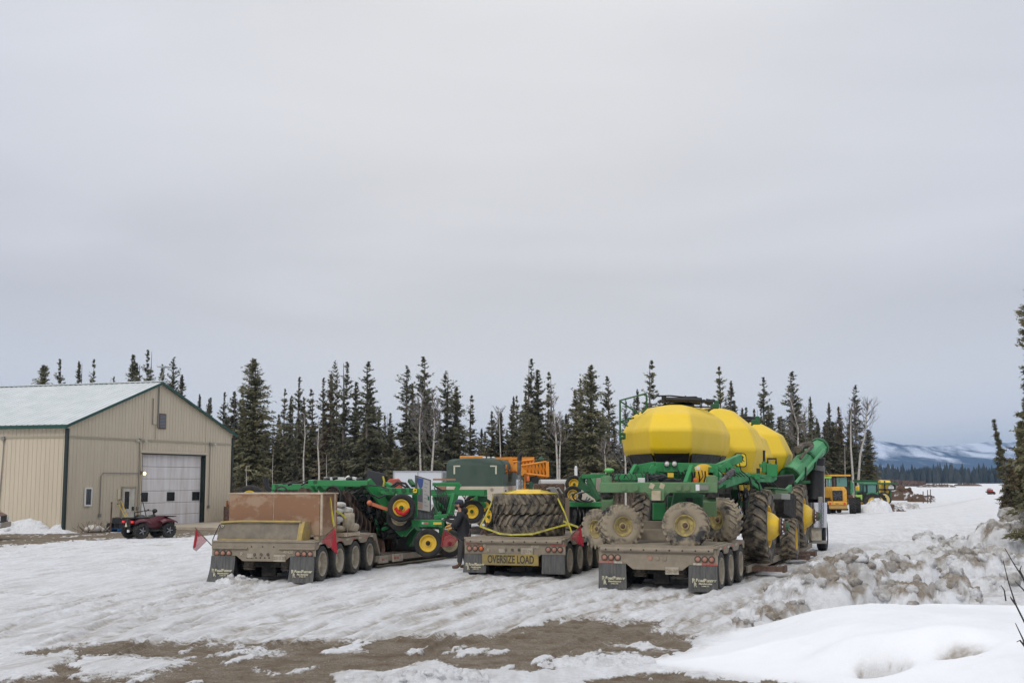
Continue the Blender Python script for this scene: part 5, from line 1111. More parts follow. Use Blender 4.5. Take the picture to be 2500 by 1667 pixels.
wbeam('frame_beam', 845, 1190, 905, 1180, 35.0, 34.6, .2, .14, M_greenk)
wbeam('frame_beam', 775, 1215, 760, 1180, 34.8, 34.5, .08, .1); wbeam('frame_beam', 800, 1215, 776, 1186, 34.6, 34.5, .08, .12)
wbeam('frame_beam', 1013, 1204, 1013, 1262, 34.5, 34.6, .15, .13); wbeam('frame_beam', 953, 1204, 960, 1300, 34.8, 35.2, .25, .22, M_greenk)
wbeam('frame_beam', 935, 1205, 948, 1280, 34.9, 35.0, .1, .16)
wbeam('frame_beam', 950, 1270, 985, 1305, 34.8, 34.6, .12, .16); wbeam('frame_beam', 985, 1305, 1012, 1275, 34.6, 34.5, .12, .16)
wbeam('frame_beam', 1008, 1277, 1082, 1277, 34.3, 34.0, .2, .20); wbeam('frame_beam', 1078, 1286, 1078, 1318, 34.4, 34.4, .14, .14); wbeam('frame_beam', 1020, 1290, 1000, 1330, 35.0, 35.2, .2, .16, M_greenk)
wbeam('frame_beam', 1082, 1268, 1082, 1292, 34.1, 34.1, .06, .12); wbeam('frame_beam', 1000, 1152+20, 1010, 1186, 35, 34.8, .12, .1, M_greenk); wbeam('frame_beam', 945, 1180, 957, 1188, 34.8, 34.6, .16, .1)
wbeam('frame_beam', 870, 1205, 905, 1270, 35.4, 35.4, .12, .12, M_greenk); wbeam('frame_beam', 905, 1210, 940, 1290, 35.4, 35.4, .12, .12, M_greenk)
# gusset / hydraulics on top
def hl(pts, r_, Y=34.5, m=None):
    b = MB(); b.tube([W(x, y, Y) for x, y in pts], r_, 8); b.build('hydraulic_line', m or M_hose, p, world=True, smooth=60)
for x0, x1, yy in ((790, 805, 1171), (812, 824, 1168), (845, 860, 1170), (703, 712, 1182), (870, 885, 1171)): hl([(x0, yy), (x1, yy-3)], .05, 34.3)
hl([(735, 1185), (755, 1172), (770, 1171)], .02); hl([(860, 1205), (893, 1190)], .035, 34.3); hl([(648, 1166), (652, 1190), (662, 1200)], .075, 35.4)
hl([(955, 1188), (970, 1176), (990, 1180), (1002, 1195)], .035); hl([(958, 1190), (975, 1180), (995, 1192)], .03); hl([(905, 1205), (925, 1215), (940, 1208)], .025, 34.1); hl([(880, 1186), (905, 1184), (930, 1187), (945, 1192)], .018, 34.1); hl([(690, 1181), (720, 1178), (745, 1174)], .016, 34.6)
for x in (676, 700, 728, 770, 800, 828, 856, 884, 945, 962, 985, 1004):
    b = MB(); yy = 1188 if x < 760 else (1178 if x < 900 else 1197.5); Yq = 35.18 if x < 760 else (34.26 if x < 900 else 34.02); c = W(x, yy, Yq)
    for dx in (-.03, .03): b.lathe([(0, .016), (.012, .016), (.014, .001)], axm(c+Vector((dx, 0, .02)), (0, -1, 0)), 6)
    b.box(tuple(c+Vector((0, .006, .02))), (.12, .012, .10)); b.build('bolt_plate', M_greenk, p, world=True)
b = MB(); b.box(tuple(W(816, 1168.5, 34.6)), (.55, .2, .10)); b.beam(W(840, 1172, 34.5), W(852, 1162, 34.6), .08, .05); b.beam(W(862, 1166, 34.6), W(874, 1170, 34.5), .08, .06); b.build('white_cover', M_white, p, world=True)
b = MB(); b.beam(W(900, 1227, 33.9), W(946, 1243, 34.1), .06, .09); b.ball(W(902, 1227, 33.9), .075, 10, 7); b.build('turnbuckle', mat('faded orange paint', (.55, .17, .08), .6), p, world=True, smooth=50)
# disc gangs: rows of concave blades
def gang(a, c, n, r0, r1, axis, m, name='disc_gang', Ya=35, Yb=35):
    b = MB(); A = W(*a, Ya); B = W(*c, Yb)
    for i in range(n):
        q = A.lerp(B, i/(n-1)); r_ = r0+(r1-r0)*i/(n-1); mm = axm(q, axis)
        b.lathe([(0, .02), (.008, r_*.5), (.05, r_), (.055, r_*.99), (.016, r_*.5), (.012, .02)], mm, 22)
    b.tube([A, B], .035, 8); return b.build(name, m, p, world=True, smooth=35)
g1 = gang((815, 1212), (893, 1296), 9, .30, .34, (-.75, -.6, .18), mat('rusty disc blade', (.055, .034, .025), .6, dirt=(.13, .08, .055), damt=.4, dscale=4), Ya=34.4, Yb=34.9)
b = MB(); mm = axm(W(813, 1212, 34.2), (-.45, -.9, .1)); b.lathe([(0, .31), (.04, .31), (.05, .27), (.0, .26)], mm, 26); b.lathe([(0, .10), (.05, .09), (.05, .001)], mm, 14)
for k in range(5):
    a = 6.28*k/5; b.beam(mm @ Vector((.02, .06*math.cos(a), .06*math.sin(a))), mm @ Vector((.02, .27*math.cos(a), .27*math.sin(a))), .05, .02)
b.build('packer_ring', M_black, p, world=True, smooth=35)
for (x, y, r_) in ((687, 1203, .2),):
    b = MB(); mm = axm(W(x, y, 34.7), (-.1, -1, .1)); b.lathe([(0, r_), (.05, r_), (.06, r_*.8), (.0, r_*.78)], mm, 24); b.lathe([(-.1, r_*.5), (.06, r_*.4), (.06, .001)], mm, 14); b.build('packer_ring', M_black, p, world=True, smooth=35)
gang((765, 1212), (740, 1207), 3, .2, .2, (-.5, -.8, .2), M_rust, Ya=34.8, Yb=34.8)
gang((930, 1318), (990, 1330), 8, .30, .30, (.9, .3, 0), M_rust, Ya=35.6, Yb=36.2); gang((880, 1318), (925, 1340), 5, .3, .3, (.8, .5, 0), M_rust, Ya=35.4, Yb=35.2)
# spring tines and scrapers behind the discs
gang((850, 1222), (912, 1300), 9, .26, .30, (-.75, -.6, .18), M_rust, Ya=35.2, Yb=35.5)
gang((880, 1215), (950, 1310), 9, .24, .28, (-.7, -.7, .1), mat('black disc blade', (.015, .013, .012), .5, dirt=(.06, .045, .035), damt=.4, dscale=5), Ya=35.6, Yb=36.0)
rs = random.Random(12); last = MB(); nt_ = 0
for i in range(230):
    f = rs.random(); cx_ = 862+95*f+rs.uniform(-22, 28); cy_ = 1205+95*f+rs.uniform(-28, 34); Y0 = 34.9+rs.uniform(-.25, .5)
    if cx_ < 868+.8*(cy_-1200)-18: continue
    L_ = rs.uniform(8, 24); an = rs.choice([-.25, -.35, -.3, .9, 1.3]); mt_ = M_black if rs.random() < .66 else (M_greenk if rs.random() < .6 else (M_green if rs.random() < .5 else M_rust))
    w_ = rs.uniform(.03, .08); h_ = rs.uniform(.03, .10); P0 = W(cx_, cy_, Y0); P1 = W(cx_+L_*math.cos(an), cy_+L_*math.sin(an), Y0+rs.uniform(-.2, .2))
    if nt_ < 100: b = MB(); b.beam(P0, P1, w_, h_); b.build('tine', mt_, p, world=True); nt_ += 1
    else: last.beam(P0, P1, w_, h_)
o = last.build('tines', M_black, p, world=True); o['kind'] = 'stuff'
b = MB(); b.beam(W(868, 1225, 35.9), W(960, 1300, 36.2), .5, .8); b.build('tool_bed', M_black, p, world=True, bevel=.05)
b = MB(); b.box(tuple(W(950, 1312, 35.9)), (1.9, .5, .75)); b.build('harrow_bed', M_black, p, world=True, bevel=.05)
# wheels
def hwheel(px, py, Y, rp, w_=.28, ax=(-.05, -1, .02), rim=.58, m=M_rub, mr_=M_yel, hub=M_greenk, parent=p, lab=None):
    R_ = rp*Y/2990.0; return wheel(parent, W(px, py, Y+w_*.5), ax, R_, w_, R_*rim, m, mr_, dish=.07, hubmat=hub, bolts=6, label=lab)
hwheel(981, 1239, 33.8, 34.0, .30); hwheel(977, 1262, 34.35, 34.0, .30, mr_=M_rimtan)
hwheel(1046, 1325, 33.9, 34.5, .30, hub=M_black); hwheel(1096, 1326, 34.8, 33.5, .30, ax=(.25, -1, 0), mr_=M_rimtan, hub=M_black)
hwheel(611, 1217, 35.4, 33.0, .3, mr_=M_yel)
b = MB(); 
for k in range(7): b.ball(W(966+2*k+rs.uniform(-1, 1), 1244+5*math.sin(k/2)+rs.uniform(-2, 2), 33.78), (.04, .02, .03), 6, 4)
b.tube([W(966, 1238, 33.76), W(972, 1251, 33.74), W(985, 1255, 33.74), W(995, 1247, 33.74), W(999, 1240, 33.76)], [.03, .05, .055, .045, .02], 7); b.build('red_rag', mat('red cloth', (.45, .01, .015), .8), p, world=True, smooth=60)
# decals
def emblem(parent, c, out, s, dark=(.01, .02, .01), light=(.80, .58, .02), inv=False, M_=None):
    """rounded tile with a leaping deer outline"""
    M_ = M_ or face_m(c, out); A = mat('emblem yellow', light, .5); B = mat('emblem black', dark, .5)
    r_ = .22; tile = []
    for q in range(4):
        for k in range(4):
            a = math.pi/2*q+math.pi/6*k; tile.append(((.5-r_)*(1 if q in (0, 3) else -1)+r_*math.cos(a), (.5-r_)*(1 if q < 2 else -1)+r_*math.sin(a)))
    sc = lambda P, k=1: [(x*s*k, y*s*k) for x, y in P]
    b = MB(); b.prism(sc(tile), .006, M_); o = b.build('emblem', B if not inv else A, parent, world=True)
    b = MB(); b.prism(sc(tile, .86), .006, M_ @ Matrix.Translation((0, 0, .003))); b.build('border', A if not inv else B, o, world=True)
    deer = [(-.34, .02), (-.22, .10), (.05, .12), (.13, .24), (.10, .34), (.16, .30), (.20, .36), (.21, .27), (.33, .19), (.22, .14), (.20, .04), (.34, -.10), (.30, -.13), (.12, -.03), (.04, -.06), (.14, -.2), (.10, -.22), (-.06, -.07), (-.2, -.05), (-.34, -.24), (-.38, -.22), (-.27, -.02), (-.36, -.02)]
    b = MB(); b.prism(sc(deer, .95), .006, M_ @ Matrix.Translation((0, 0, .007))); b.build('deer_mark', B if not inv else A, o, world=True); return o
emblem(p, W(1013, 1197.5, 33.95), (0, -1, 0), .13)
b = MB(); b.box(tuple(W(1068, 1277, 33.88)), (.23, .012, .065)); b.build('decal', M_yel, p, world=True)
b = MB(); b.box(tuple(W(1040, 1276.5, 33.92)), (.13, .012, .05)); b.build('decal', M_refl, p, world=True); b = MB(); b.box(tuple(W(1032, 1276.5, 33.92)), (.05, .012, .055)); b.build('decal', M_white, p, world=True)
# black folded panel and red part behind the harrow beam
p2 = thing('black_panel', 'tilted black rubber panel standing up above the harrow beam', 'panel', W(915, 1190, 36)); RMp = p2
b = MB(); A = [W(x, y, 35.8) for x, y in ((893, 1190), (896, 1146), (941, 1156), (935, 1190))]; b.add(A+[a+Vector((0, .08, 0)) for a in A], [(0, 3, 2, 1), (4, 5, 6, 7), (0, 1, 5, 4), (1, 2, 6, 5), (2, 3, 7, 6), (3, 0, 4, 7)]); b.build('panel', mat('black rubber sheet', (.035, .036, .042), .6), p2, world=True, bevel=.02)
b = MB(); b.tube([W(935, 1162, 35.7), W(938, 1175, 35.7), W(936, 1188, 35.7)], .03, 6); b.build('strap', M_strap, p2, world=True)
p2 = thing('red_seat_part', 'small faded red machine hood showing behind the harrow hoses', 'machine part', W(960, 1190, 38)); b = MB(); A = []
rings = [[W(x, y, d) for x, y in ((945, 1192), (945, 1175), (950, 1169), (974, 1168), (981, 1176), (983, 1192))] for d in (37.8, 39)]; b.loft(rings); b.build('hood', mat('faded red', (.45, .085, .05), .6), p2, world=True, bevel=.03)
# upright display board
p2 = thing('display_board', 'upright grey framed board with a blue and white poster on the harrow trailer', 'sign', W(1030, 1268, 35.4))
def quad(pts, Y0, Y1, th, name, m, parent):
    A = []
    for (x, y) in pts:
        f = (x-1008)/(1055-1008); A.append(W(x, y, Y0+(Y1-Y0)*f))
    b = MB(); n = len(A); b.add(A+[a+Vector((0, th, 0)) for a in A], [tuple(range(n)), tuple(range(2*n-1, n-1, -1))]+[(i, n+i, n+(i+1) % n, (i+1) % n) for i in range(n)]); return b.build(name, m, parent, world=True)
bo = quad([(1013, 1159), (1052, 1171), (1052, 1265), (1013, 1263)], 35.2, 35.6, .06, 'board', mat('grey board', (.09, .095, .105), .6, dirt=(.2, .2, .2), damt=.35, dscale=4, streak=(3, 3, .4)), p2)
quad([(1019, 1164), (1049, 1173), (1049, 1248), (1019, 1243)], 35.18, 35.5, .01, 'poster', mat('poster paper', (.50, .48, .46), .6), bo)
quad([(1019, 1165), (1034, 1169), (1032, 1186), (1026, 1196), (1019, 1176)], 35.16, 35.5, .004, 'print', mat('poster blue', (.07, .12, .32), .6), bo)
quad([(1019, 1190), (1025, 1200), (1032, 1192), (1032, 1226), (1019, 1223)], 35.165, 35.5, .004, 'print', mat('poster slate', (.16, .15, .19), .6), bo)
quad([(1019, 1225), (1032, 1228), (1032, 1242), (1019, 1239)], 35.165, 35.5, .004, 'print', mat('poster tan', (.38, .27, .22), .6), bo)
for k in range(7): quad([(1036, 1178+k*9), (1045-(k % 3)*2, 1180.6+k*9), (1045-(k % 3)*2, 1182.2+k*9), (1036, 1179.6+k*9)], 35.165, 35.5, .004, 'print', mat('poster grey', (.25, .26, .33), .6), bo)
quad([(1044, 1210), (1048, 1211), (1048, 1221), (1044, 1220)], 35.16, 35.5, .004, 'print', mat('poster green', (.02, .15, .07), .6), bo)
# ================================================================ second green implement behind (between the trailers)
p = thing('tillage_frame', 'green implement frame with tall wheels between the display board and the motorhome', 'implement', (-1.6, 38, 0))
def fb(a, c, Y0, Y1, w_, h_, m=M_green): return wbeam('frame_beam', a[0], a[1], c[0], c[1], Y0, Y1, w_, h_, m, p)
fb((1056, 1182), (1122, 1181), 38, 38, .18, .10); fb((1056, 1202), (1186, 1202), 38.4, 37.6, .22, .19); fb((1122, 1180), (1114, 1196), 38, 38, .16, .14); fb((1056, 1209), (1110, 1209), 37.6, 37.6, .16, .09, M_green)
fb((1111, 1206), (1098, 1256), 37.6, 37.4, .13, .22); fb((1060, 1212), (1073, 1262), 37.8, 37.4, .1, .16, M_greenk); fb((1100, 1212), (1062, 1258), 37.9, 37.9, .1, .2, M_greenk); fb((1065, 1222), (1088, 1244), 37.6, 37.6, .08, .06); fb((1073, 1248), (1073, 1270), 37.3, 37.3, .12, .2)
fb((1083, 1212), (1083, 1260), 38.2, 38.2, .4, .5, M_black); fb((1178, 1210), (1178, 1225), 38, 38, .3, .2, M_greenk); fb((1160, 1212), (1182, 1240), 38.4, 38.4, .12, .25, M_green); fb((1060, 1186), (1085, 1200), 37.9, 37.9, .06, .05, M_black)
fb((1096, 1258), (1060, 1262), 37.2, 37.2, .14, .12); fb((1128, 1208), (1138, 1222), 38.0, 38, .03, .03, M_black); fb((1136, 1206), (1134, 1235), 38.0, 38, .03, .03, M_black)
b = MB()
for k in range(5): b.tube([W(1060+k*7, 1190+k*2, 37.5), W(1068+k*6, 1206+k*5, 37.3), W(1064+k*7, 1232, 37.3), W(1072+k*4, 1252, 37.3)], .018, 6)
b.tube([W(1095, 1255, 37), W(1110, 1262, 36.8), W(1112, 1275, 36.8), W(1104, 1290, 36.8)], .02, 6); b.box(tuple(W(1104, 1262, 36.8)), (.3, .2, .08)); b.build('hose', M_hose, p, world=True, smooth=60)
def iw(px, py, Y, rp, w_, ax, mr_=M_yel, rim=.56): return hwheel(px, py, Y, rp, w_, ax, rim, M_rub, mr_, M_greenk, p)
iw(1153, 1248, 38, 28.5, .34, (-.1, -1, 0)); iw(1158, 1229, 38.8, 23, .3, (-.1, -1, 0)); iw(1182, 1236, 39.4, 20, .3, (.2, -1, 0))
# ================================================================ stacked tractor tyres
def T2p(x, y, z=1.0): return M2 @ Vector((x, y, z))
def big_tyre(lab, c, z, R_, w_, seed, rot, rimy):
    p = thing('tractor_tyre', lab, 'tyre', (c.x, c.y, z), 0, 'two tractor tyres stacked flat')
    m = Matrix.Translation((0, 0, w_/2)) @ Matrix.Rotation(-math.pi/2, 4, 'Y') @ Matrix.Rotation(rot, 4, 'X')
    b = MB(); add_tyre(b, m, R_, w_, R_*.60, 60, 26, .055, lean=seed); b.build('tyre', M_rubdirty, p, smooth=35)
    r = MB(); q = R_*.61
    r.lathe([(-w_*.40, q), (-w_*.42, q*1.0), (-w_*.3, q*.93), (w_*.3, q*.93), (w_*.42, q*1.0), (w_*.5, q*1.06), (w_*.5, q*.98), (w_*.43, q*.95), (w_*.35, q*.80), (w_*.30, q*.3), (w_*.30, .001)] if rimy else [(-w_*.42, q*1.0), (-w_*.3, q*.93), (w_*.3, q*.93), (w_*.42, q)], m, 48)
    r.build('rim', M_yel, p, smooth=40); return p
c = T2p(.08, 1.12)
big_tyre('lower muddy tractor tyre lying flat on the trailer under another', c, 1.02, .93, .52, 1, .1, False)
big_tyre('upper muddy tractor tyre lying flat with its yellow rim showing', c+Vector((-.02, .04, 0)), 1.545, .95, .52, -1, .25, True)
b = MB(); q = .60; mm = Matrix.Translation((c.x-.02, c.y+.04, 0)) @ Matrix.Rotation(-math.pi/2, 4, 'Y')
p = thing('dished_rim', 'yellow dished wheel centre on top of the stacked tyres', 'wheel rim', (c.x-.02, c.y+.04, 2.06)); b.lathe([(2.03, .62), (2.07, .60), (2.12, .50), (2.15, .34), (2.165, .32), (2.165, .001)], mm, 40); b.build('rim', M_yel, p, world=True, smooth=30)
# straps over the tyres
strap('ratchet_strap', 'yellow strap from the top of the tyre stack down to the left side', [W(1205, 1204, 30.9), W(1200, 1226, 30.9), W(1186, 1258, 30.9), W(1173, 1283, 31.0)], .038)
strap('ratchet_strap', 'yellow strap looping low round the front of the tyre stack', [W(1172, 1284, 30.9), W(1193, 1292, 30.8), W(1220, 1302, 30.7), W(1250, 1305, 30.55), W(1300, 1303, 30.5), W(1345, 1290, 30.6), W(1390, 1278, 30.8)], .042)
strap('ratchet_strap', 'yellow strap crossing down the right side of the tyre stack', [W(1362, 1216, 31.0), W(1378, 1250, 30.9), W(1388, 1278, 30.7), W(1396, 1300, 30.6)], .038)
strap('ratchet_strap', 'yellow strap knotted at the right of the tyre stack', [W(1376, 1272, 30.9), W(1392, 1279, 30.8), W(1411, 1286, 30.6)], .045)
strap('ratchet_strap', 'pale yellow strap lying across the yellow rim on the left', [W(1226, 1203, 31.2), W(1260, 1196, 31.3)], .03)
strap('ratchet_strap', 'pale yellow strap lying across the yellow rim on the right', [W(1320, 1197, 31.3), W(1362, 1206, 31.3)], .03)
p = thing('chain_binder', 'dusty load chains and binder at the left of the tyre stack', 'chain', T2p(-1.05, .6), 16); b = MB(); rs = random.Random(2)
for k in range(22):
    f = k/21; b.lathe([(-.012, .022), (.012, .022), (.012, .03), (-.012, .03)], axm((-.1+.25*f+rs.uniform(-.02, .02), .1, .30-.32*f), (rs.uniform(-1, 1), 1, rs.uniform(-1, 1))), 8, closed=True)
b.beam((-.05, .1, .05), (.15, .1, .32), .04, .05); b.tube([(-.3, -.1, .0), (-.27, -.1, .14), (-.15, -.1, .17), (-.1, -.1, .1)], .012, 6); b.build('chain', M_rust, p)
b = MB(); b.box((.9, .15, .02), (1.5, .2, .04)); b.tube([(.3, .1, .05), (.7, .05, .03), (1.2, .2, .05)], .03, 6); b.build('debris', M_rust, p)
# spare wheel with yellow rim lying left of the stack
p = thing('leaning_wheel', 'yellow rimmed wheel leaning behind the left of the tyre stack', 'wheel', T2p(-.75, 2.0), 16)
wheel(p, W(1199, 1262, 33.2), (-.9, -.5, .15), .27, .2, .17, M_rub, M_yel, hubmat=M_greenk)
# ---- green implement on the low deck of the tyre trailer
p = thing('green_implement', 'green implement with black rollers on the low deck behind the stacked tyres', 'implement', M2 @ Vector((0, 7, 0)), 16)
def gb(a, c, Y0, Y1, w_, h_, m=M_green, nm='frame_beam'): return wbeam(nm, a[0], a[1], c[0], c[1], Y0, Y1, w_, h_, m, p)
gb((1376, 1230), (1480, 1231), 35.2, 35.0, .2, .15); gb((1376, 1297), (1400, 1297), 35, 35, .2, .12); gb((1420, 1182), (1422, 1164), 36, 36, .2, .2, M_greenk); gb((1421, 1163), (1480, 1160), 35.8, 35.8, .14, .12)
gb((1415, 1180), (1465, 1215), 36, 35.6, .14, .2, M_greenk); gb((1436, 1170), (1462, 1222), 35.8, 35.4, .12, .14, M_greenk); gb((1396, 1236), (1396, 1290), 35.6, 35.6, .3, .4, M_black)
gb((1450, 1156), (1450, 1200), 36.4, 36.2, .12, .1); gb((1437, 1236), (1437, 1300), 35.6, 35.6, .6, .9, M_black, 'roller'); gb((1418, 1258), (1425, 1275), 35.2, 35.2, .1, .05, M_green)
b = MB()
for k in range(9): b.lathe([(0, .05), (.02, .22), (.05, .23), (.06, .05)], axm(W(1400+9*k, 1262, 35.1), (1, .2, 0)), 18)
b.build('roller', M_black, p, world=True, smooth=35)
for k in range(4):
    b = MB(); pts = [W(1412+8*k+22*math.cos(q*.5+k*.3), 1212+12*math.sin(q*.5+k*.3), 34.9-.05*k) for q in range(9)]; b.tube(pts, .022, 6); b.build('hose', M_hose if k % 2 else mat('grey hose', (.25, .25, .24), .5), p, world=True, smooth=60)
hwheel(1399, 1208, 36.4, 22.5, .3, (-.1, -1, .05), .56, parent=p); hwheel(1402, 1182, 37.2, 22, .3, (-.1, -1, .05), .56, parent=p)
b = MB(); A = [W(x, y, 36.9) for x, y in ((1442, 1154), (1477, 1155), (1479, 1200), (1445, 1200))]; b.add(A+[a+Vector((0, .05, 0)) for a in A], [(0, 3, 2, 1), (4, 5, 6, 7), (0, 1, 5, 4), (1, 2, 6, 5), (2, 3, 7, 6), (3, 0, 4, 7)]); b.build('timber_panel', mat('grey timber', (.42, .38, .33), .8, dirt=(.2, .17, .14), damt=.3, dscale=6, streak=(8, 8, .5)), p, world=True)
b = MB(); b.box(tuple(W(1382, 1252, 34.4)), (.17, .3, .85)); b.build('timber_panel', mat('brown timber', (.20, .15, .11), .8), p, world=True)
# ================================================================ motorhome, white trailer, boom, tank behind
def rv():
    p = thing('motorhome', 'cream motorhome with dark green upper rear behind the tyre trailer', 'motorhome', (-1.62, 54, 0), 4.0)
    M_rg = mat('dark green coach paint', (.035, .062, .045), .45, dirt=(.06, .085, .065), damt=.4, dscale=1.2, streak=(2, 2, .4)); M_cream = mat('cream coach paint', (.50, .44, .35), .5, dirt=(.42, .36, .28), damt=.4, dscale=1); hw = 1.28; L = 10.5
    def ring(y, z0, z1, rnd=.25, inset=0):
        P = [(-hw+inset, y, z0), (-hw+inset, y, z1-rnd)]
        for k in range(1, 6):
            a = math.pi/2*k/5; P.append((-hw+inset+rnd-rnd*math.cos(a), y, z1-rnd+rnd*math.sin(a)))
        for k in range(1, 4): x = -hw+rnd+(2*hw-2*rnd)*k/4; P.append((x, y, z1+.05*math.sin(math.pi*k/4)))
        for k in range(0, 6):
            a = math.pi/2*k/5; P.append((hw-inset-rnd+rnd*math.sin(a), y, z1-rnd+rnd*math.cos(a)))
        P.append((hw-inset, y, z0)); return P
    b = MB(); b.loft([ring(0, 2.15, 3.28, .28, .06), ring(.08, 2.15, 3.33, .28), ring(L-.8, 2.15, 3.33, .28), ring(L-.25, 2.15, 3.1, .3), ring(L, 2.15, 2.6, .2, .05)]); b.build('upper_body', M_rg, p, smooth=50)
    b = MB(); b.box((0, L/2, 1.325), (2*hw, L, 1.65)); b.build('lower_body', M_cream, p, bevel=.05)
    b = MB(); b.box((hw+.005, 1.0, 1.4), (.03, 1.6, 1.3)); b.build('side_panel', mat('white coach panel', (.62, .62, .62), .4), p)
    for sx in (-1, 1):
        b = MB(); x = sx*.92; b.box((x, -.015, 2.86), (.07, .02, .38)); b.box((x-sx*.11, -.015, 3.02), (.3, .02, .06)); b.build('corner_mark', mat('cream stripe', (.52, .50, .38), .5), p)
        b = MB(); b.box((sx*1.07, -.03, 1.1), (.14, .05, .4)); b.build('tail_lamp', M_red, p)
    b = MB(); b.lathe([(0, .07), (.03, .06), (.03, .001)], axm((.74, 0, 1.99), (0, -1, 0)), 14); b.build('vent_cap', M_dust, p)
    b = MB(); b.box((hw+.012, .9, 2.9), (.03, 1.1, .42)); b.box((hw+.012, 3.4, 2.6), (.03, 2.0, .6)); b.build('side_window', M_glass, p, bevel=.02)
    b = MB(); b.box((hw+.03, .5, 1.72), (.05, .5, .5)); b.build('vent', M_black, p)
    b = MB(); b.box((-.3, 2, 3.42), (1.1, 1.2, .16)); b.build('roof_unit', M_orange, p, bevel=.04)
    for k in range(3): b = MB(); b.box((.35+.2*k, .6, 3.4), (.14, .3, .08)); b.build('roof_vent', M_white, p, bevel=.03)
    b = MB(); b.box((0, .02, .7), (2.3, .2, .28)); b.build('bumper', M_dustd, p, bevel=.03)
    for yy in (1.9, 7.6):
        for sx in (-1, 1): wheel(p, (sx*1.12, yy, .48), (sx, 0, 0), .48, .3, .29, M_rub, M_chrome, world=False, n=28)
rv()
p = thing('white_box_trailer', 'plain white box trailer partly hidden by the display board', 'trailer', (-4.6, 60, 0), 3); b = MB(); b.box((0, 3.2, 1.75), (2.4, 6.4, 2.2)); b.build('body', mat('white trailer skin', (.60, .62, .66), .4), p, bevel=.04)
b = MB()
for sx in (-1, 1): b.box((sx*1.19, -.01, 1.75), (.06, .04, 2.2))
b.box((0, -.01, 2.83), (2.4, .04, .06)); b.box((0, -.01, 1.75), (.04, .03, 2.1)); b.build('trim', mat('aluminium trim', (.4, .4, .41), .35, .6), p)
for yy in (2.6, 3.5):
    for sx in (-1, 1): wheel(p, (sx*1.1, yy, .36), (sx, 0, 0), .36, .22, .2, M_rub, M_chrome, world=False, n=24)
b = MB(); b.box((0, 3.2, .56), (2.2, 6.2, .14)); b.build('chassis', M_black, p)
p = thing('flat_cart', 'small brown and white load showing over the green frame beside the motorhome', 'cart', W(1085, 1200, 50)); b = MB(); b.box(tuple(W(1085, 1170, 50)), (.9, .6, .07)); b.box(tuple(W(1078, 1188, 50)), (.35, .5, .3)); b.build('load', mat('brown goods', (.26, .15, .09), .7), p, world=True); b = MB(); b.box(tuple(W(1090, 1215, 50)), (1.6, 1.2, .5)); b.box(tuple(W(1090, 1238, 50)), (1.5, 1.0, .3)); b.build('body', M_white, p, world=True)
for dx in (-14, 14): wheel(p, W(1090+dx, 1252, 49.6), (0, -1, 0), .4, .25, .24, M_rub, M_white, n=24)
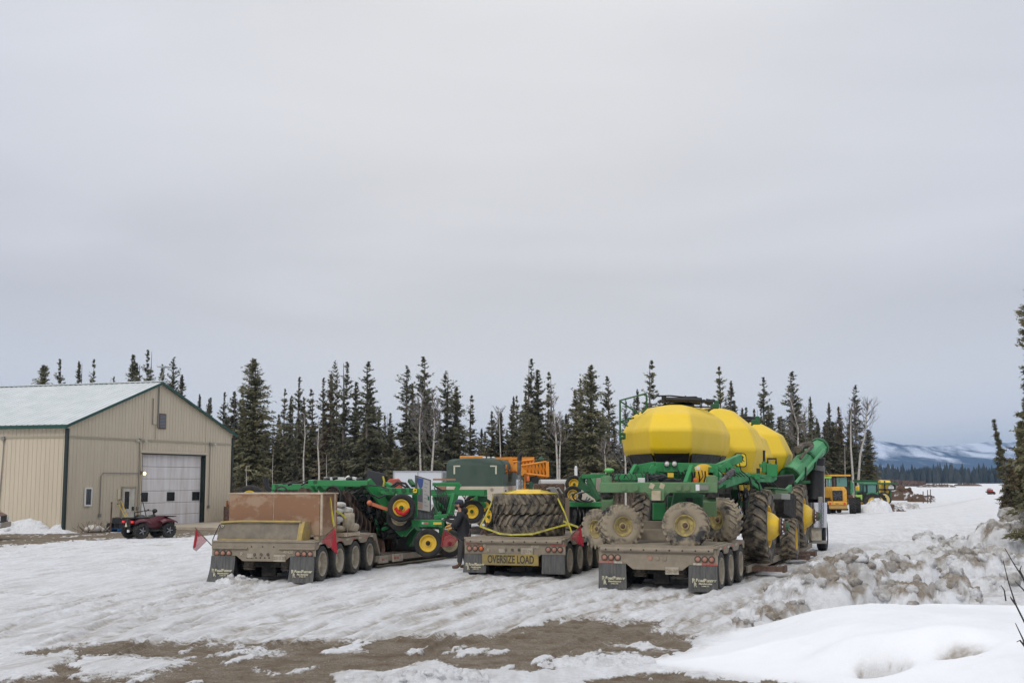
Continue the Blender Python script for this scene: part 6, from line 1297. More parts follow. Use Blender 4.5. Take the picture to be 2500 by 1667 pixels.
# orange boom sprayer
def boom():
    p = thing('boom_sprayer', 'orange lattice boom sprayer folded behind the motorhome', 'sprayer', (.8, 58, 0)); Y = 58
    def lattice(tl, tr, bl, br, Y0, th=.6, n=7):
        b = MB(); TL, TR, BL, BR = (W(*q, Y0) for q in (tl, tr, bl, br)); r_ = .045
        for d in (0, th):
            dv = Vector((0, d, 0)); b.tube([TL+dv, TR+dv], r_*1.3, 5); b.tube([BL+dv, BR+dv], r_*1.6, 5)
            for i in range(n+1):
                f = i/n; b.tube([TL.lerp(TR, f)+dv, BL.lerp(BR, f)+dv], r_*.8, 4)
                if i < n: b.tube([TL.lerp(TR, f)+dv, BL.lerp(BR, (i+1)/n)+dv], r_*.65, 4)
        for i in range(n+1):
            f = i/n; b.tube([TL.lerp(TR, f), TL.lerp(TR, f)+Vector((0, th, 0))], r_*.6, 4); b.tube([BL.lerp(BR, f), BL.lerp(BR, f)+Vector((0, th, 0))], r_*.6, 4)
        b.build('boom_section', M_orange, p, world=True)
    lattice((1270, 1137), (1334, 1127), (1268, 1155), (1338, 1163), 57.5, .7, 8); lattice((1252, 1128), (1302, 1122), (1256, 1150), (1300, 1158), 58.5, .7, 6); lattice((1246, 1120), (1303, 1118), (1250, 1126), (1303, 1128), 59.5, .5, 8); lattice((1206, 1119), (1250, 1118), (1208, 1124), (1250, 1126), 59.5, .4, 6)
    b = MB(); b.beam(W(1206, 1119, 59.3), W(1304, 1118.5, 59.3), .1, .12); b.beam(W(1282, 1158, 57.5), W(1280, 1198, 57.5), .1, .14); b.beam(W(1280, 1159, 57.5), W(1292, 1159, 57.5), .1, .12); b.beam(W(1246, 1120, 58), W(1252, 1150, 58), .2, .18); b.beam(W(1336, 1126, 57.4), W(1337, 1164, 57.4), .15, .1); b.beam(W(1262, 1195, 57), W(1290, 1197, 57), .3, .16); b.beam(W(1256, 1134, 57.2), W(1280, 1156, 57.2), .2, .3); b.build('mast', M_orange, p, world=True)
    b = MB(); b.box(tuple(W(1331, 1142, 57.8)), (.2, .5, .5)); b.box(tuple(W(1306, 1180, 57.6)), (.3, .6, .55)); b.tube([W(1308, 1160, 57.4), W(1313, 1178, 57.4), W(1304, 1195, 57.4)], .06, 6); b.tube([W(1300, 1165, 57.4), W(1302, 1190, 57.4)], .05, 6); b.build('valve_block', M_black, p, world=True)
    b = MB(); b.ball(W(1321, 1122, 58), .14, 10, 7); b.box(tuple(W(1297, 1187, 57.3)), (.2, .3, .4)); b.build('pump', mat('dark green pump', (.02, .08, .045), .5), p, world=True)
    b = MB(); b.lathe([(0, .09), (.18, .08), (.22, .05), (.22, .001)], axm(W(1289, 1174, 57.2), (0, 0, 1)), 12); b.build('beacon', M_amber, p, world=True, smooth=40)
    b = MB(); b.box((0.7, 58.5, 1.0), (3.0, 3, .9)); b.build('body', M_orange, p, world=True, bevel=.1)
    for sx in (-1, 1): wheel(p, (.7+sx*1.3, 58, .6), (sx, -.2, 0), .6, .4, .34, M_rub, M_orange, n=28)
boom()
p = thing('parked_tractor_unit', 'truck exhaust stack with chrome shield rising behind the stacked tyres', 'exhaust', (W(1268, 1172, 44).x, 44, 0)); 
b = MB(); b.tube([W(1267.5, 1205, 44), W(1267.5, 1135, 44), W(1268, 1122, 44)], .07, 12); b.build('stack', mat('dull steel pipe', (.28, .28, .28), .4, .7, dirt=(.08, .07, .06), dscale=3), p, world=True, smooth=50); b = MB(); b.tube([W(1267.5, 1200, 43.9), W(1267.5, 1170, 43.9)], .12, 14); b.build('heat_shield', M_chrome, p, world=True, smooth=50); b = MB(); b.tube([W(1268, 1124, 44), W(1269, 1113, 44), W(1274, 1107, 44)], .085, 12); b.build('tip', M_black, p, world=True, smooth=50)
b = MB(); x0 = W(1268, 1172, 44).x; b.box((x0+.4, 45.2, 1.15), (2.2, 1.6, 1.2)); b.box((x0+.4, 46.8, 1.1), (1.2, 1.8, 1.0)); b.build('body', M_dustd, p, world=True, bevel=.1)
for sx in (-1, 1): wheel(p, (x0+.4+sx*1.0, 45, .5), (sx, -.2, 0), .5, .4, .3, M_rub, M_rimw, n=28)
p = thing('tank_trailer', 'long pale tank trailer with a round top edge behind the green implement', 'trailer', (W(1390, 1172, 56).x, 56, 0)); b = MB(); A, B = W(1318, 1172, 56), W(1440, 1172, 57); A.z = 2.28; B.z = 2.28; b.tube([A, B], .16, 12); b.build('top_tube', mat('pale tube', (.46, .45, .44), .5), p, world=True, smooth=60); b = MB(); A.z = B.z = 1.45; b.beam(A, B, 1.6, 1.35); b.build('side', mat('beige side', (.40, .36, .28), .6), p, world=True, bevel=.03)
b = MB(); b.tube([W(1406, 1172, 56.2), W(1406, 1142, 56.2)], .07, 8); b.ball(W(1406, 1140, 56.2), .06, 8, 5); b.build('pipe', M_white, p, world=True)
for dx in (1330, 1425): wheel(p, (W(dx, 1172, 56).x, 55.6, .45), (0, -1, 0), .45, .3, .27, M_rub, M_rimw, n=24)
p = thing('scrap_bundle', 'tangle of pipes and hoses behind the right of the tyre stack', 'scrap', (W(1330, 1172, 40).x, 40, 0)); b = MB(); rs = random.Random(3)
for k in range(16): x = rs.uniform(1312, 1362); b.tube([W(x, 1190+rs.uniform(-3, 8), 40), W(x+rs.uniform(5, 14), 1186+rs.uniform(-4, 5), 40), W(x+rs.uniform(14, 24), 1196+rs.uniform(0, 14), 40)], .03, 5)
b.build('pipes', M_rust, p, world=True); b = MB()
for k in range(6): x = rs.uniform(1318, 1360); b.tube([W(x, 1194, 39.8), W(x+8, 1190, 39.8), W(x+18, 1205, 39.8)], .03, 5)
b.build('hoses', mat('grey hose', (.25, .25, .24), .5), p, world=True); b = MB(); b.box(tuple(W(1340, 1225, 40.4)), (1.0, .8, 1.2)); b.build('crate', M_rust, p, world=True, bevel=.03)
# ================================================================ green and yellow air cart on the right hand trailer
p = thing('air_cart', 'large air cart with faceted yellow tanks on a green frame and huge tractor tyres', 'air cart', (3.19, 27.16, 0), 20)
def z4(x, y, Y): return W(x/2.958+1440, y/2.958+930, Y)
def cb(a, c, Y0, Y1, w_, h_, m=M_green, nm='frame_beam', bev=.012):
    b = MB(); b.beam(z4(*a, Y0), z4(*c, Y1), w_, h_); return b.build(nm, m, p, world=True, bevel=bev)
def octo(cx, cy, hw, hl, yaw, fr=.36, fl_=.45):
    P = [(-hw, hl*fl_), (-hw, -hl*fl_), (-hw*fr, -hl), (hw*fr, -hl), (hw, -hl*fl_), (hw, hl*fl_), (hw*fr, hl), (-hw*fr, hl)]
    a = -R(yaw); return [(cx+x*math.cos(a)-y*math.sin(a), cy+x*math.sin(a)+y*math.cos(a)) for x, y in P]
def tank(poly, c, levels, skirt=None, name='tank'):
    def ring(s, z): return [Vector((c[0]+(x-c[0])*s, c[1]+(y-c[1])*s, z)) for x, y in poly]
    b = MB(); b.loft([ring(s, z) for z, s in levels]); o = b.build(name, M_tank, p, world=True)
    bv = o.modifiers.new('b', 'BEVEL'); bv.width = .11; bv.segments = 4; bv.limit_method = 'ANGLE'; bv.angle_limit = R(8)
    o.data.polygons.foreach_set('use_smooth', [True]*len(o.data.polygons)); w_ = o.modifiers.new('w', 'WEIGHTED_NORMAL'); w_.keep_sharp = False
    if skirt:
        b = MB(); n = len(poly)
        for k in range(n):
            q = [ring(skirt[0][1]*.985, skirt[0][0]), ring(skirt[1][1], skirt[1][0])]; k2 = (k+1) % n
            A, B, C, D = q[0][k], q[0][k2], q[1][k2], q[1][k]
            A, B = A.lerp(B, .03), B.lerp(A, .03); C, D = C.lerp(D, .04), D.lerp(C, .04); iv = Vector((c[0], c[1], A.z)); sh = lambda v: v+(Vector((iv.x, iv.y, v.z))-v).normalized()*.06
            b.add([A, B, C, D, sh(A), sh(B), sh(C), sh(D)], [(0, 1, 2, 3), (4, 7, 6, 5), (0, 4, 5, 1), (1, 5, 6, 2), (2, 6, 7, 3), (3, 7, 4, 0)])
        b.build('skirt', M_black, o, world=True, bevel=.015)
        b = MB(); b.loft([ring(skirt[0][1]*.95, skirt[0][0]), ring(skirt[1][1]*.9, skirt[1][0])]); b.build('hopper', M_yel, o, world=True)
    return o
PA = [(3.05, 34.2), (2.90, 31.9), (3.34, 29.8), (4.38, 29.8), (5.72, 32.7), (6.15, 34.4), (5.2, 36.2), (3.9, 36.2)]
tank(PA, (4.45, 32.8), [(3.0, .88), (3.13, .95), (3.64, 1.0), (4.05, .85), (4.28, .58), (4.36, .30)], ((3.12, .945), (2.72, .80)))
PB = octo(5.88, 36.5, 1.55, 1.9, 20, .35, .5); TB = tank(PB, (5.88, 36.5), [(2.50, .80), (2.58, .88), (3.28, 1.0), (3.90, .84), (4.45, .45), (4.52, .25)], ((2.56, .87), (2.30, .7)))
PC = octo(7.0, 40.0, 1.42, 1.5, 20, .4, .4); tank(PC, (7.0, 40.0), [(2.55, .82), (2.63, .88), (3.15, 1.0), (3.75, .86), (4.1, .5), (4.14, .3)], ((2.62, .87), (2.3, .7)))
PD = octo(8.0, 42.9, 1.72, 1.9, 20, .38, .42); tank(PD, (8.0, 42.9), [(2.55, .82), (2.66, .88), (3.25, 1.0), (3.95, .82), (4.36, .42), (4.40, .2)], ((2.65, .88), (1.98, .62)))
# emblem on the right rear facet of the second tank
a, b_ = Vector((*PB[4], 2.95)), Vector((*PB[3], 2.95)); q = a.lerp(b_, .42); ed = (a-b_).normalized(); no = Vector((ed.y, -ed.x, 0)); no = no if no.y < 0 else -no
emblem(p, q+no*.03+Vector((0, 0, .02)), (no.x, no.y, .12), .40, inv=False)
# lids, rack and rails on top
b = MB(); Y = 32.0
def tb(pts, r_, mm=b, Y=32.0): mm.tube([z4(x, y, Y) for x, y in pts], r_, 6)
def rack():
    b = MB(); T = lambda pts, r_, Y=32.0: b.tube([z4(x, y, Y) for x, y in pts], r_, 6)
    T([(475, 108), (580, 106), (690, 117), (770, 115)], .022, 32.4); T([(545, 133), (800, 138)], .07); T([(700, 140), (890, 152)], .05, 33); T([(535, 112), (535, 162)], .07); T([(570, 128), (570, 166)], .05); T([(800, 122), (812, 158)], .03); T([(770, 115), (776, 124), (805, 126)], .025, 32.4)
    T([(815, 138), (840, 158), (905, 176)], .04, 33.5); T([(840, 136), (902, 146), (905, 178)], .04, 33.5); T([(690, 105), (692, 122)], .02); T([(640, 152), (800, 158)], .06, 33); b.box(tuple(z4(660, 146, 32.5)), (1.2, .6, .05)); b.build('lid_rack', M_black, p, world=True, smooth=50)
    b = MB(); T = lambda pts, r_, Y=32.0: b.tube([z4(x, y, Y) for x, y in pts], r_, 6)
    T([(1065, 262), (1100, 262), (1215, 272)], .06, 39); T([(1090, 282), (1215, 285)], .07, 39); T([(1110, 262), (1112, 292)], .04, 39); T([(1190, 235), (1190, 270)], .02, 39); T([(1210, 272), (1216, 305)], .05, 39); T([(1140, 300), (1150, 340)], .05, 38.5); T([(1165, 270), (1165, 295)], .05, 39)
    b.build('lid_rack', M_black, p, world=True, smooth=50)
    for c_, w_ in ((z4(903, 182, 33.3), .11), (z4(1198, 296, 38.6), .13)):
        b = MB(); b.box(tuple(c_), (w_*2, .2, w_*1.2)); b.box(tuple(c_+Vector((.05, 0, w_*.9))), (w_, .12, w_)); b.beam(c_, c_+Vector((-w_*2.2, 0, -w_*1.6)), .05, .05); b.build('lid_latch', M_greenk, p, world=True, bevel=.02)
    b = MB(); T = lambda pts, r_, Y=31.2: b.tube([z4(x, y, Y) for x, y in pts], r_, 6)
    T([(219, 430), (218, 140), (408, 90), (411, 195), (372, 232)], .03); T([(220, 145), (355, 240)], .022); T([(222, 292), (320, 265)], .024); T([(224, 290), (275, 326)], .022); T([(218, 380), (250, 385), (250, 410), (220, 412)], .05); T([(219, 430), (219, 455)], .022); b.build('ladder_rail', M_greenk, p, world=True, smooth=50)
rack()
# rear carrier frame under the first tank
cb((345, 640), (475, 617), 29.6, 29.2, .1, .24); cb((475, 628), (925, 640), 29.1, 29.2, .14, .28); cb((470, 668), (700, 668), 29.3, 29.3, .12, .34); cb((740, 620), (695, 745), 28.9, 28.6, .1, .18); cb((468, 612), (440, 668), 28.9, 28.9, .1, .16); cb((850, 650), (925, 655), 29.0, 29.0, .1, .2)
cb((925, 620), (925, 760), 29.4, 29.2, .2, .3); cb((925, 625), (1085, 555), 29.6, 30.8, .12, .2); cb((1000, 600), (1000, 720), 30, 30, .12, .18)
b = MB(); b.box(tuple(z4(583, 628, 28.95)), (.33, .05, .26)); lp = b.build('lamp_bracket', M_green, p, world=True, bevel=.01)
for x in (555, 609):
    b = MB(); b.lathe([(0, .07), (.05, .075), (.06, .065)], axm(z4(x, 598, 28.9), (0, -1, 0)), 16); o = b.build('work_lamp', M_black, p, world=True, smooth=40); b = MB(); b.lathe([(.03, .066), (.06, .05), (.07, .0001)], axm(z4(x, 598, 28.9), (0, -1, 0)), 16); b.build('lens', mat('clear lens', (.55, .55, .5), .2), o, world=True, smooth=60)
b = MB(); b.box(tuple(z4(583, 678, 28.7)), (.14, .012, .10)); b.build('decal', M_yel, p, world=True)
b = MB(); b.box(tuple(z4(783, 628, 28.95)), (.08, .012, .08)); b.build('decal', M_white, p, world=True)
b = MB(); b.lathe([(0, .30), (.5, .30), (.55, .22), (.55, .001)], axm(z4(800, 690, 29.5), (0, -1, 0)), 22); b.build('metering_housing', mat('yellow housing', (.62, .36, .01), .4), p, world=True, smooth=40)
b = MB(); b.lathe([(0, .06), (.07, .055), (.08, .001)], axm(z4(763, 715, 28.6), (0, -1, 0)), 14); b.build('marker_lamp', M_amber, p, world=True, smooth=50)
# cross beam with castor legs
cb((78, 768), (920, 768), 28.2, 27.7, .30, .235, M_greend, 'cross_beam', .02)
for x, Y in ((120, 28.2), (882, 27.7)):
    b = MB(); c = z4(x, 745, Y); b.tube([c+Vector((0, 0, .02)), c+Vector((0, 0, .18))], .13, 14); b.box((c.x, c.y, c.z+.1), (.14, .2, .2)); b.build('pivot_post', M_greend, p, world=True, bevel=.01)
    b = MB(); c = z4(x, 800, Y); b.tube([z4(x, 805, Y), z4(x, 838, Y)], .15, 14); b.build('bearing', M_under, p, world=True, smooth=50)
b = MB(); rings = []
pts = [(400, 800), (425, 822), (440, 860), (535, 860), (555, 822), (590, 800)]; A = [z4(x, y, 27.75) for x, y in pts]; b.add(A+[a+Vector((0, .25, 0)) for a in A], [(0, 1, 2, 3, 4, 5), (11, 10, 9, 8, 7, 6)]+[(i, 6+i, 6+(i+1) % 6, (i+1) % 6) for i in range(6)]); b.beam(z4(490, 780, 27.62), z4(490, 862, 27.62), .26, .22); b.build('hitch_bracket', M_greend, p, world=True, bevel=.012)
b = MB(); b.beam(z4(440, 775, 27.55), z4(455, 740, 27.55), .03, .1); b.beam(z4(515, 775, 27.55), z4(528, 740, 27.55), .03, .1); b.beam(z4(478, 790, 27.45), z4(478, 860, 27.45), .2, .02); b.build('hitch_plate', M_rimtan, p, world=True)
b = MB(); b.box(tuple(z4(778, 768, 27.55)), (.085, .012, .14)); b.build('decal', M_white, p, world=True); b = MB(); b.box(tuple(z4(825, 768, 27.55)), (.2, .012, .11)); b.build('decal', mat('faded decal', (.2, .2, .17), .6), p, world=True)
cb((130, 845), (135, 920), 28.2, 28.3, .26, .28, M_greend, 'castor_leg'); cb((865, 845), (868, 950), 27.8, 28.0, .3, .30, M_greend, 'castor_leg')
# castor wheels (muddy)
def muddy(px, py, Y, rp, w_, ax): 
    R_ = rp*Y/2990.0; wheel(p, W(px, py, Y+w_*.5), ax, R_, w_, R_*.44, M_mudtyre, M_rimmud, dish=.09, lugs=20, lugh=.035, lean=.9, hubmat=M_rust, bolts=8)
muddy(1515, 1284, 27.6, 53, .42, (.30, -1, .02)); muddy(1675, 1282, 27.0, 57, .44, (-.30, -1, .02)); muddy(1762, 1268, 28.6, 54, .42, (-.95, -.62, .0)); muddy(1466, 1290, 28.9, 49, .4, (-.9, -.7, 0))
# hose coils lying on the beam
b = MB()
for k in range(7):
    r_ = .17-.008*k; c = z4(488, 700-k*2.5, 28.1); b.tube([c+Vector((1.35*r_*math.cos(q*math.pi/8+k), r_*math.sin(q*math.pi/8+k), .03*math.sin(q+k))) for q in range(17)], .017, 6)
for k in range(5): b.tube([z4(420, 735, 28), z4(440-k*6, 690-5*k, 28.1), z4(462, 670+k*4, 28.1), z4(520, 735-4*k, 28.0), z4(600, 725-5*k, 28.0), z4(660, 715+k*4, 28.0)], .028, 6)
b.build('hose_coil', M_hose, p, world=True, smooth=60)
b = MB(); rs = random.Random(4)
for k in range(12): x = rs.uniform(150, 420); b.tube([z4(x, rs.uniform(640, 720), 28.8), z4(x+rs.uniform(5, 30), rs.uniform(640, 700), 28.7), z4(x+rs.uniform(-20, 40), rs.uniform(700, 750), 28.6)], .012, 5)
b.build('loose_hose', M_hose, p, world=True, smooth=60)
b = MB(); b.ball(z4(140, 645, 28.4), (.12, .12, .055), 14, 7); b.build('receiver_dome', mat('pale green cap', (.12, .42, .10), .4), p, world=True, smooth=70); b = MB(); b.tube([z4(140, 655, 28.4), z4(140, 735, 28.4)], .022, 6); b.build('stalk', M_green, p, world=True)
cb((180, 690), (400, 692), 29.2, 29.2, .12, .14, M_green); cb((290, 690), (335, 610), 29.3, 29.5, .1, .12, M_green); cb((200, 725), (330, 725), 28.9, 28.9, .1, .10, M_greenk); cb((380, 720), (520, 705), 28.9, 28.9, .1, .1, M_greenk)
b = MB(); b.box(tuple(z4(372, 722, 28.6)), (.16, .1, .15)); b.build('manual_box', M_white, p, world=True, bevel=.01)
# right side arms, cylinders, folding gear
cb((915, 760), (1010, 700), 28.5, 29.4, .12, .10); cb((960, 740), (1130, 690), 29, 31, .16, .20); cb((1010, 640), (1130, 700), 29.8, 31.2, .14, .2); cb((1110, 705), (1200, 690), 31, 32.5, .14, .16); cb((1150, 720), (1232, 785), 31, 31.6, .08, .1); cb((1195, 690), (1240, 790), 31.6, 31.8, .06, .07); cb((1190, 680), (1230, 690), 31.6, 32, .3, .10)
cb((1200, 700), (1290, 705), 33, 34, .2, .2); cb((1290, 705), (1325, 680), 34, 34.3, .2, .22); cb((1308, 600), (1312, 690), 34, 34, .28, .22); cb((1260, 580), (1260, 660), 34, 34, .12, .12); cb((1225, 610), (1310, 605), 34, 34, .1, .1); cb((1345, 600), (1335, 690), 34.3, 34.2, .08, .14); cb((960, 600), (985, 640), 29.6, 29.6, .1, .3)
def T(pts, r_, Y):
    b = MB(); b.tube([z4(x, y, Y) for x, y in pts], r_, 8); b.build('control_arm', M_black, p, world=True, smooth=50)
T([(1258, 500), (1258, 590)], .035, 34); T([(1285, 600), (1285, 560), (1345, 560), (1345, 602)], .03, 34); T([(1216, 630), (1216, 680)], .05, 33.5); T([(940, 755), (960, 740)], .05, 28.8); T([(1130, 770), (1140, 850), (1100, 900)], .03, 31); T([(1110, 800), (1115, 920)], .035, 30.5)
b = MB(); b.tube([z4(925, 740, 28.3), z4(985, 690, 28.8)], .045, 10); b.tube([z4(985, 690, 28.8), z4(1035, 650, 29.2)], .07, 10); 
for k in range(4): b.lathe([(-.02, .08), (.02, .08)], axm(z4(990+k*13, 686-k*10, 28.8+.1*k), (z4(1035, 650, 29.2)-z4(985, 690, 28.8))), 10)
b.build('hydraulic_ram', mat('dull cylinder', (.16, .15, .15), .4, .3, dirt=(.07, .05, .05), dscale=8), p, world=True, smooth=40)
b = MB(); b.ball(z4(1086, 683, 30.8), (.14, .03, .05), 12, 6); b.build('decal', M_yel, p, world=True)
# inner structure between the wheels
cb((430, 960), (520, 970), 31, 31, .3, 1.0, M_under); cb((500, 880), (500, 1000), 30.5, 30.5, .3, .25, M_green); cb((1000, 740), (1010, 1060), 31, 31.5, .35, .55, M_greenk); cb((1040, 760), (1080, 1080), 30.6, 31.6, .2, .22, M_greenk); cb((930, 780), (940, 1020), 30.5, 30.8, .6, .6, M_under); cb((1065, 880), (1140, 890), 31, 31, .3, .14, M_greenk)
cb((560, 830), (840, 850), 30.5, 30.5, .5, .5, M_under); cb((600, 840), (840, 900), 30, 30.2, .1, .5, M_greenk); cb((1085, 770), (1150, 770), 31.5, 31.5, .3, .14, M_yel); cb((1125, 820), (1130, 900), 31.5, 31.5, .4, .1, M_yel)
cb((330, 1050), (560, 1050), 28.7, 28.7, .2, .26, M_dust, 'load_block'); cb((330, 1108), (560, 1108), 28.4, 28.4, .2, .24, M_dust, 'load_block')
b = MB(); rs = random.Random(9)
for k in range(34):
    x = rs.uniform(960, 1150); y = rs.uniform(740, 1000); b.tube([z4(x, y, 30.4), z4(x+rs.uniform(-25, 25), y+rs.uniform(20, 60), 30.3), z4(x+rs.uniform(-30, 30), y+rs.uniform(60, 120), 30.5)], rs.choice([.012, .02, .028]), 5)
b.build('hose_bundle', M_hose, p, world=True, smooth=60)
b = MB(); b.tube([z4(1078, 900, 30.2), z4(1085, 935, 30.2), z4(1102, 965, 30.2)], .02, 6); b.build('steel_line', M_chrome, p, world=True, smooth=60)
rs = random.Random(21)
def hs(pts, r_, Y, m=None):
    b = MB(); b.tube([z4(x, y, Y) for x, y in pts], r_, 6); b.build('hose', m or M_hose, p, world=True, smooth=60)
for k in range(9): x = 640+k*24; hs([(x, 650+rs.uniform(-8, 8)), (x+rs.uniform(-20, 20), 690), (x+rs.uniform(-30, 30), 735)], rs.choice([.012, .018, .025]), 28.75)
for k in range(7): hs([(930+k*25, 640-k*8), (960+k*22, 670-k*4), (1000+k*24, 690)], .014, 29.0+.25*k)
hs([(500, 655), (560, 662), (640, 655), (720, 640)], .02, 28.9); hs([(1180, 700), (1220, 740), (1230, 800)], .02, 31); hs([(1150, 690), (1170, 760), (1140, 840)], .025, 30.6); hs([(1290, 700), (1330, 740), (1360, 770)], .02, 34)
for (x, y, Y) in ((400, 640, 29.0), (445, 650, 28.8), (660, 640, 28.95), (880, 640, 29.0), (960, 640, 29.3), (1010, 690, 29.3), (1060, 640, 30), (1120, 700, 30.9), (1210, 690, 31.5), (240, 768, 27.95), (330, 768, 27.92), (640, 768, 27.75), (700, 768, 27.72)):
    b = MB(); c = z4(x, y, Y-.12)
    for dx, dz in ((-.04, .04), (.04, .04), (-.04, -.04), (.04, -.04)): b.lathe([(0, .014), (.014, .014), (.016, .001)], axm(c+Vector((dx, 0, dz)), (0, -1, 0)), 6)
    b.box(tuple(c+Vector((0, .008, 0))), (.13, .016, .13)); b.build('bolt_plate', M_greend if y == 768 else M_green, p, world=True)
for k, (x0, x1, yt, yb, Y) in enumerate([(560, 600, 830, 1000, 30.2), (700, 740, 840, 960, 30.0), (780, 810, 840, 940, 29.9), (610, 690, 900, 930, 30.1)]): cb(((x0+x1)/2, yt), ((x0+x1)/2, yb), Y, Y, (x1-x0)/290., .12, M_black if k % 2 else M_greenk)
# seams and fill lids on the first tank
b = MB(); b.tube([(4.45+.95*math.cos(a*.3), 32.8+.95*math.sin(a*.3), 4.31) for a in range(22)], .02, 5); b.build('lid_ring', M_black, p, world=True)
b = MB(); b.lathe([(0, .45), (.06, .45), (.1, .38), (.1, .001)], axm((4.45, 32.8, 4.34), (0, 0, 1)), 24); b.build('fill_lid', M_black, p, world=True, smooth=40)
# huge wheels: outer sides on the right
AX = (math.cos(R(20)), -math.sin(R(20)), 0)
cone = lambda w_, r: [(w_*.42, r*1.04), (w_*.42, r*.96), (w_*.1, r*.93), (w_*.12, r*.86), (w_*.45+.10, r*.62), (w_*.45+.26, r*.34), (w_*.45+.26, r*.22), (w_*.45+.34, r*.2), (w_*.45+.34, .0001)]
def drive(xl, s, R_, w_, lugs=22, hub=True, z=.30):
    c = M3 @ Vector((xl, s, z+R_-.02)); o = wheel(p, c, AX, R_, w_, R_*.545, M_rubdirty, M_yel, lugs=lugs, lugh=.06, lean=1, n=48, rimprof=cone(w_, R_*.545) if hub else None, bolts=10)
    if hub:
        m = axm(c, AX); b = MB(); b.lathe([(w_*.45+.25, .23), (w_*.45+.30, .23), (w_*.45+.30, .15), (w_*.45+.42, .13), (w_*.45+.42, .001)], m, 20); b.build('hub', M_rust, o, world=True, smooth=40)
        b = MB()
        for k in range(10): a = 6.283*k/10; b.ball(m @ Vector((w_*.45+.33, .18*math.cos(a), .18*math.sin(a))), .032, 6, 4)
        b.build('wheel_nut', M_chrome, o, world=True)
        b = MB(); b.lathe([(w_*.45+.33, .12), (w_*.45+.46, .11), (w_*.45+.48, .06), (w_*.45+.48, .001)], m, 12); b.build('hub_cap', M_greenk, o, world=True)
drive(1.42, 5.3, .95, .62); drive(1.42, 13.0, 1.0, .60); drive(-1.42, 5.3, .95, .62); drive(-1.42, 13.0, 1.0, .6)
drive(1.72, 9.0, .58, .42, 18, False, .2)
# skirts, guards and step between the wheels
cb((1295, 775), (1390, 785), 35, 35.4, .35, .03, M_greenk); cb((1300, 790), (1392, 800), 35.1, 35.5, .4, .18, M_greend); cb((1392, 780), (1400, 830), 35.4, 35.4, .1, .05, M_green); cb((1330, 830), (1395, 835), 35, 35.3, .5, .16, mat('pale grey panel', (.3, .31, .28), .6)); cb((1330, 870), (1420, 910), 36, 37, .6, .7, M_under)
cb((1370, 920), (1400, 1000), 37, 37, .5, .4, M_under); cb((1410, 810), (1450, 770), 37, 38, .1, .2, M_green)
b = MB(); b.loft([[z4(1265, 690, 38.5), z4(1475, 670, 38.5), z4(1482, 740, 38.5), z4(1400, 800, 38.6), z4(1290, 750, 38.5)], [z4(1265, 690, 38.5)+Vector((.4, 2.2, 0)), z4(1475, 670, 38.5)+Vector((.4, 2.2, 0)), z4(1482, 740, 38.5)+Vector((.4, 2.2, 0)), z4(1400, 800, 38.6)+Vector((.4, 2.0, 0)), z4(1290, 750, 38.5)+Vector((.4, 2, 0))]]); b.build('black_hopper', M_black, p, world=True, bevel=.05)
# auger
b = MB(); A = z4(1440, 700, 41.2); B = z4(1655, 480, 43.0)
b.tube([A, A.lerp(B, .55)], [.36, .35], 8); b.tube([A.lerp(B, .55), B], [.31, .30], 8); b.build('auger_tube', mat('pale green paint', (.05, .27, .11), .4, dirt=(.12, .32, .16), dscale=3), p, world=True, smooth=25)
b = MB(); b.tube([B, B+(B-A).normalized()*.12], .33, 14); b.tube([A.lerp(B, .53), A.lerp(B, .57)], .39, 12); b.tube([A.lerp(B, .0), A.lerp(B, .03)], .40, 12); b.build('collar', M_greenk, p, world=True, smooth=40)
b = MB(); b.tube([z4(1485, 735, 40.6), z4(1600, 600, 41.4), z4(1690, 495, 42.5)], .05, 6); b.build('support_rod', mat('pale green paint', (0, 0, 0)), p, world=True, smooth=50); cb((1500, 730), (1590, 728), 41, 41, .1, .1, M_greenk)
b = MB(); b.tube([z4(1500, 500, 41.5), z4(1530, 470, 42), z4(1600, 460, 42.3)], .12, 7); b.tube([z4(1520, 560, 41.3), z4(1560, 510, 41.6), z4(1610, 470, 42)], .05, 6); b.build('auger_motor', M_dustd, p, world=True, smooth=50)
b = MB(); b.tube([z4(1640, 560, 42.6), z4(1640, 610, 42.6)], .28, 18); b.tube([z4(1628, 640, 42.6), z4(1625, 760, 42.5), z4(1622, 865, 42.4)], [.30, .31, .32], 20, False); b.build('discharge_spout', M_black, p, world=True, smooth=50); b = MB(); b.tube([z4(1634, 610, 42.55), z4(1630, 645, 42.55)], .315, 20); b.build('spout_clamp', mat('grey rubber', (.15, .15, .15), .6), p, world=True, smooth=50)
b = MB(); b.tube([z4(1560, 620, 41), z4(1556, 700, 41), z4(1540, 730, 41), z4(1545, 800, 41)], .035, 6); b.build('hose', M_hose, p, world=True, smooth=60)
# ================================================================ the truck in front of it
p = thing('semi_truck', 'blue and silver highway truck coupled ahead of the air cart trailer', 'truck', W(1960, 1172, 42)-Vector((0, 0, CAM_H)), 22)
M_tb = mat('steel blue paint', (.10, .22, .31), .35, dirt=(.3, .3, .3), damt=.35, dscale=2); M_tg = mat('silver grey paint', (.40, .42, .43), .35, dirt=(.3, .28, .25), damt=.35, dscale=2)
def tp(x, y): return W(1720+x/3.92, 1000+y/3.92, 42)
b = MB(); b.box((-1.75, 2.6, 1.75), (1.9, 2.4, 2.2)); b.build('cab', M_tg, p, bevel=.08); b = MB(); b.box((-1.75, 1.39, 2.2), (1.3, .03, .6)); b.build('rear_window', M_glass, p)
b = MB(); b.box((-1.75, 4.6, 1.25), (1.6, 2.0, 1.1)); b.build('hood', M_tb, p, bevel=.12)
b = MB(); b.tube([tp(1050, 885), tp(1052, 960), tp(1050, 1120)], .42, 18); b.build('fuel_tank', M_chrome, p, world=True, smooth=50)
